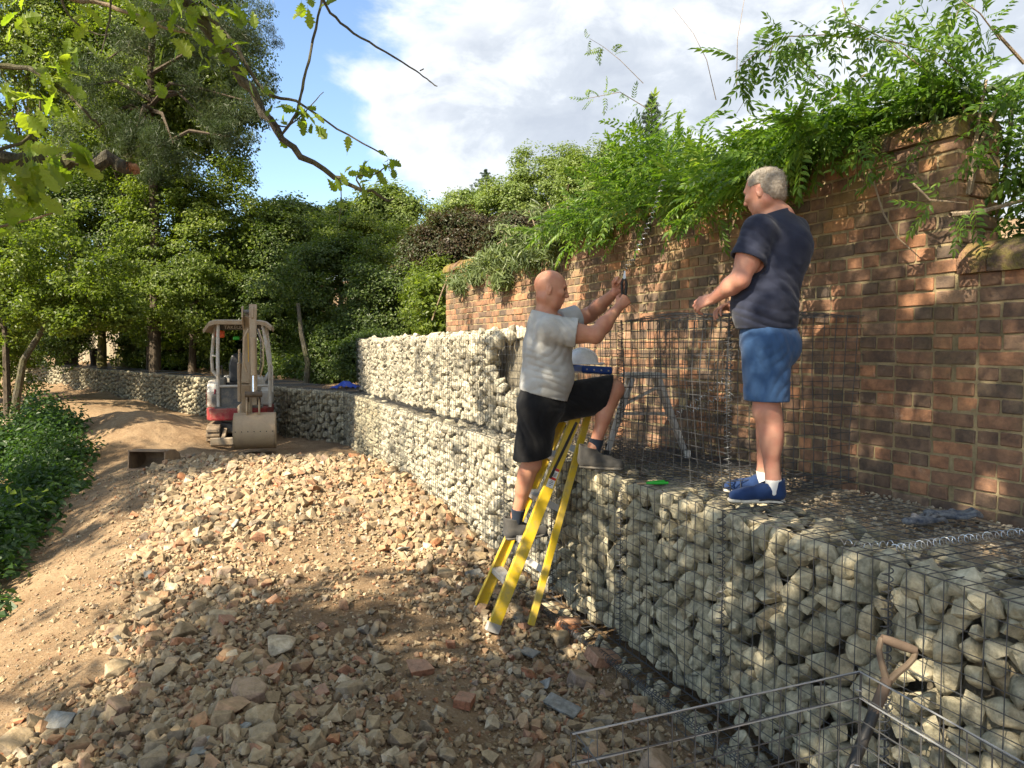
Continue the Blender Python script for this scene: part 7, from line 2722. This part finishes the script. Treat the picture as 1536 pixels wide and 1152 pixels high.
# ---- shovel leaning on the gabion
g1_, g2_, jn, sh0 = at(1322, 957, 2.52), at(1374, 976, 2.50), at(1331, 1020, 2.47), at(1262, 1190, 2.33)
sv = empty('shovel', jn, 0, 'D handled shovel with a black shaft leaning on the near gabion', 'shovel')
so = Vector(jn)
MB().tube([g1_ - so, g1_.lerp(g2_, .3) - so, g1_.lerp(g2_, .7) - so, g2_ - so], [.0135, .0165, .0165, .0135], 12).build('grip', M['handle_wood'], sv, smooth=True)
for g, bow in ((g1_, -.012), (g2_, .014)):
    mid = g.lerp(jn, .5) + vec(bow, 0, -.004)
    MB().tube([g - so, g.lerp(mid, .5) + vec(bow * .6, 0, 0) - so, mid - so, mid.lerp(jn, .6) + vec(bow * .15, 0, 0) - so, jn - so + vec(0, 0, -.01)], [.009, .0105, .011, .012, .014], 8).build('yoke', M['rusty'], sv, smooth=True)
d_ = (sh0 - jn).normalized()
MB().tube([vec(0, 0, .004), d_ * .03, d_ * .12], [.017, .019, .0185], 10).build('socket', M['handle_wood'], sv, smooth=True)
sh_end = d_ * 1.02
MB().tube([d_ * .05, d_ * .4, sh_end * .95], [.0185, .0185, .017], 10).build('shaft', M['black_plastic'], sv, smooth=True)
sd_ = d_.cross(vec(.4, -.9, 0)).normalized()
nb3 = d_.cross(sd_).normalized()
V, Fq = [], []
for i in range(6):
    for j in range(7):
        v_ = (j / 6 - .5)
        V.append(d_ * (.95 + .27 * i / 5) + sd_ * (v_ * .2 * (1 - .25 * (i / 5) ** 3)) + nb3 * (.06 * v_ * v_ * 2 + .02 * (i / 5)))
for i in range(5):
    for j in range(6):
        Fq.append((i * 7 + j, i * 7 + j + 1, i * 7 + j + 8, i * 7 + j + 7))
mb = MB().add(V, Fq)
mb.add([p + nb3 * .003 for p in V], [tuple(reversed(f)) for f in Fq])
mb.build('blade', M['rusty'], sv, smooth=True)

# ---- small things on the shelf
def helix_curve(pts, rad, pitch, r, m=4, n=9):
    P = [Vector(p) for p in pts]
    L = [0]
    for a, b_ in zip(P[:-1], P[1:]):
        L.append(L[-1] + (b_ - a).length)
    k = int(L[-1] / pitch * n)
    out_ = []
    for i in range(k + 1):
        s = L[-1] * i / k
        j = min(len(P) - 2, max(0, int(np.searchsorted(L, s)) - 1))
        t_ = (s - L[j]) / (L[j + 1] - L[j])
        c = P[j].lerp(P[j + 1], t_)
        d = (P[min(j + 2, len(P) - 1)] - P[max(j - 1, 0)]).normalized()
        u = d.orthogonal().normalized()
        w = d.cross(u)
        a = 2 * math.pi * i / n
        out_.append(c + u * math.cos(a) * rad + w * math.sin(a) * rad)
    return MB().tube(out_, r, m, False)


def spiral(pts, label, rad=.017, pitch=.036, r=.0021):
    o = helix_curve([Vector(p) - Vector(pts[0]) for p in pts], rad, pitch, r).build('wire_spiral', M['new_wire'], None, smooth=True)
    o.location = pts[0]
    return tag(o, label, 'wire spiral', 'loose binding spirals')


def lid(px, py, dz=.02):
    v = (py - 576) / F
    a = math.atan(v) + PITCH
    return at(px, py, (CAMZ - GTOP - dz) / math.tan(a))


spiral([lid(1342, 823), lid(1400, 814), lid(1470, 805), lid(1580, 793)], 'bright wire spiral lying on the near basket lids at the right edge')
spiral([lid(1258, 812), lid(1300, 818), lid(1342, 815)], 'short wire spiral lying by the lid edge left of the long one', .013)
spiral([at(939, 402, 5.06), at(952, 385, 5.08), at(970, 345, 5.1), at(985, 305, 5.14), at(996, 268, 5.18)], 'long bright wire spiral held up by the pliers against the brick wall', .016, .040, .0019)
spiral([at(1098, 555, 4.9), at(1072, 582, 4.92), at(1040, 604, 4.95), at(1012, 622, 5.0)], 'wire spiral dangling in the cage left of the blue shorts', .014)
spiral([at(1100, 592, 4.95), at(1070, 600, 4.97), at(1035, 618, 5.0)], 'second wire spiral dangling low in the cage', .013)
gp = lid(982, 724, .012)
gpl = empty('pliers', gp, R(14), 'bright green handled pliers lying on the lid by the boot', 'pliers')
for s_ in (-1, 1):
    MB().tube([(-.06, .004 * s_, 0), (-.02, .010 * s_, 0), (.03, .024 * s_, 0), (.075, .026 * s_, 0)], [.006, .008, .009, .008], 8).build('handle', M['green_plastic'], gpl, smooth=True)
MB().bar((-.06, 0, 0), (-.115, 0, 0), .024, .012, (0, 0, 1), .008, .008).build('jaw', M['steel'], gpl)


def glove(px, py, ang, seed, label):
    c = lid(px, py, .022)
    root = None
    f = Field()
    r = np.random.default_rng(seed)
    fwd = np.array((math.cos(ang), math.sin(ang), 0))
    sd = np.array((-fwd[1], fwd[0], 0))
    w = np.array(c)
    for i in range(4):
        kn = w + fwd * .05 + sd * (.037 - .025 * i) + (0, 0, r.uniform(-.004, .010))
        f.cap(w - fwd * .04 + sd * (.022 - .015 * i), kn, .016, .012, .008)
        d = fwd + sd * ((.28 * (1.5 - i) / 1.5 + r.normal(0, .2))) + np.array((0, 0, r.uniform(-.1, .5)))
        q_ = kn + unit(d) * .04
        f.cap(kn, q_, .0105, .0098, .002)
        f.cap(q_, q_ + unit(fwd + sd * r.normal(0, .4) + np.array((0, 0, -.5))) * .04, .0098, .0082, .002)
    th = w + sd * .04 + fwd * .0
    f.cap(w - fwd * .02 + sd * .02, th + (0, 0, .012), .016, .013, .01)
    f.cap(th + (0, 0, .012), th + unit(fwd + sd * .5) * .045, .013, .010, .005)
    f.cap(w - fwd * .045, w - fwd * .10 + (0, 0, .006), .024, .030, .02, (0, 0, 1), .55)
    folds(f, [(w - fwd * .04, .05, (.5, .4, 1), .03, .004)], .001, seed)
    V, Fc = surface(f, .004, 1)
    o = link('work_glove', npmesh('work_glove', V - w, Fc, M['glove'], True), None, tuple(w))
    return tag(o, label, 'glove', 'work gloves dropped on the shelf')


glove(1383, 780, .5, 1, 'left of two grey blue work gloves dropped on the shelf, palm up')
glove(1430, 773, -.35, 4, 'right of two grey blue work gloves on the shelf, fingers to the right')

# blue sheet on the lower lids by the far end of the upper tier
rr = np.random.default_rng(14)
bp = at(519, 579, 14.9)
V, Fq = [], []
for j in range(9):
    for i in range(12):
        u, v = i / 11 - .5, j / 8 - .5
        V.append((u * .5, v * .6, .10 * math.exp(-(u * u + v * v) * 9) + .05 * abs(math.sin(u * 13 + v * 7)) * (1 - abs(u) * 1.5) + rr.normal(0, .006)))
for j in range(8):
    for i in range(11):
        Fq.append((j * 12 + i, j * 12 + i + 1, j * 12 + i + 13, j * 12 + i + 12))
o = MB().add(V + [(p[0], p[1], p[2] - .006) for p in V], Fq + [tuple(reversed([k + 108 for k in f])) for f in Fq]).build('plastic_sheet', M['tarp'], None, smooth='all')
o.location = (bp.x, bp.y, GTOP + .02)
tag(o, 'crumpled blue plastic sheet on the lids behind the upper tier\'s far end', 'sheet')
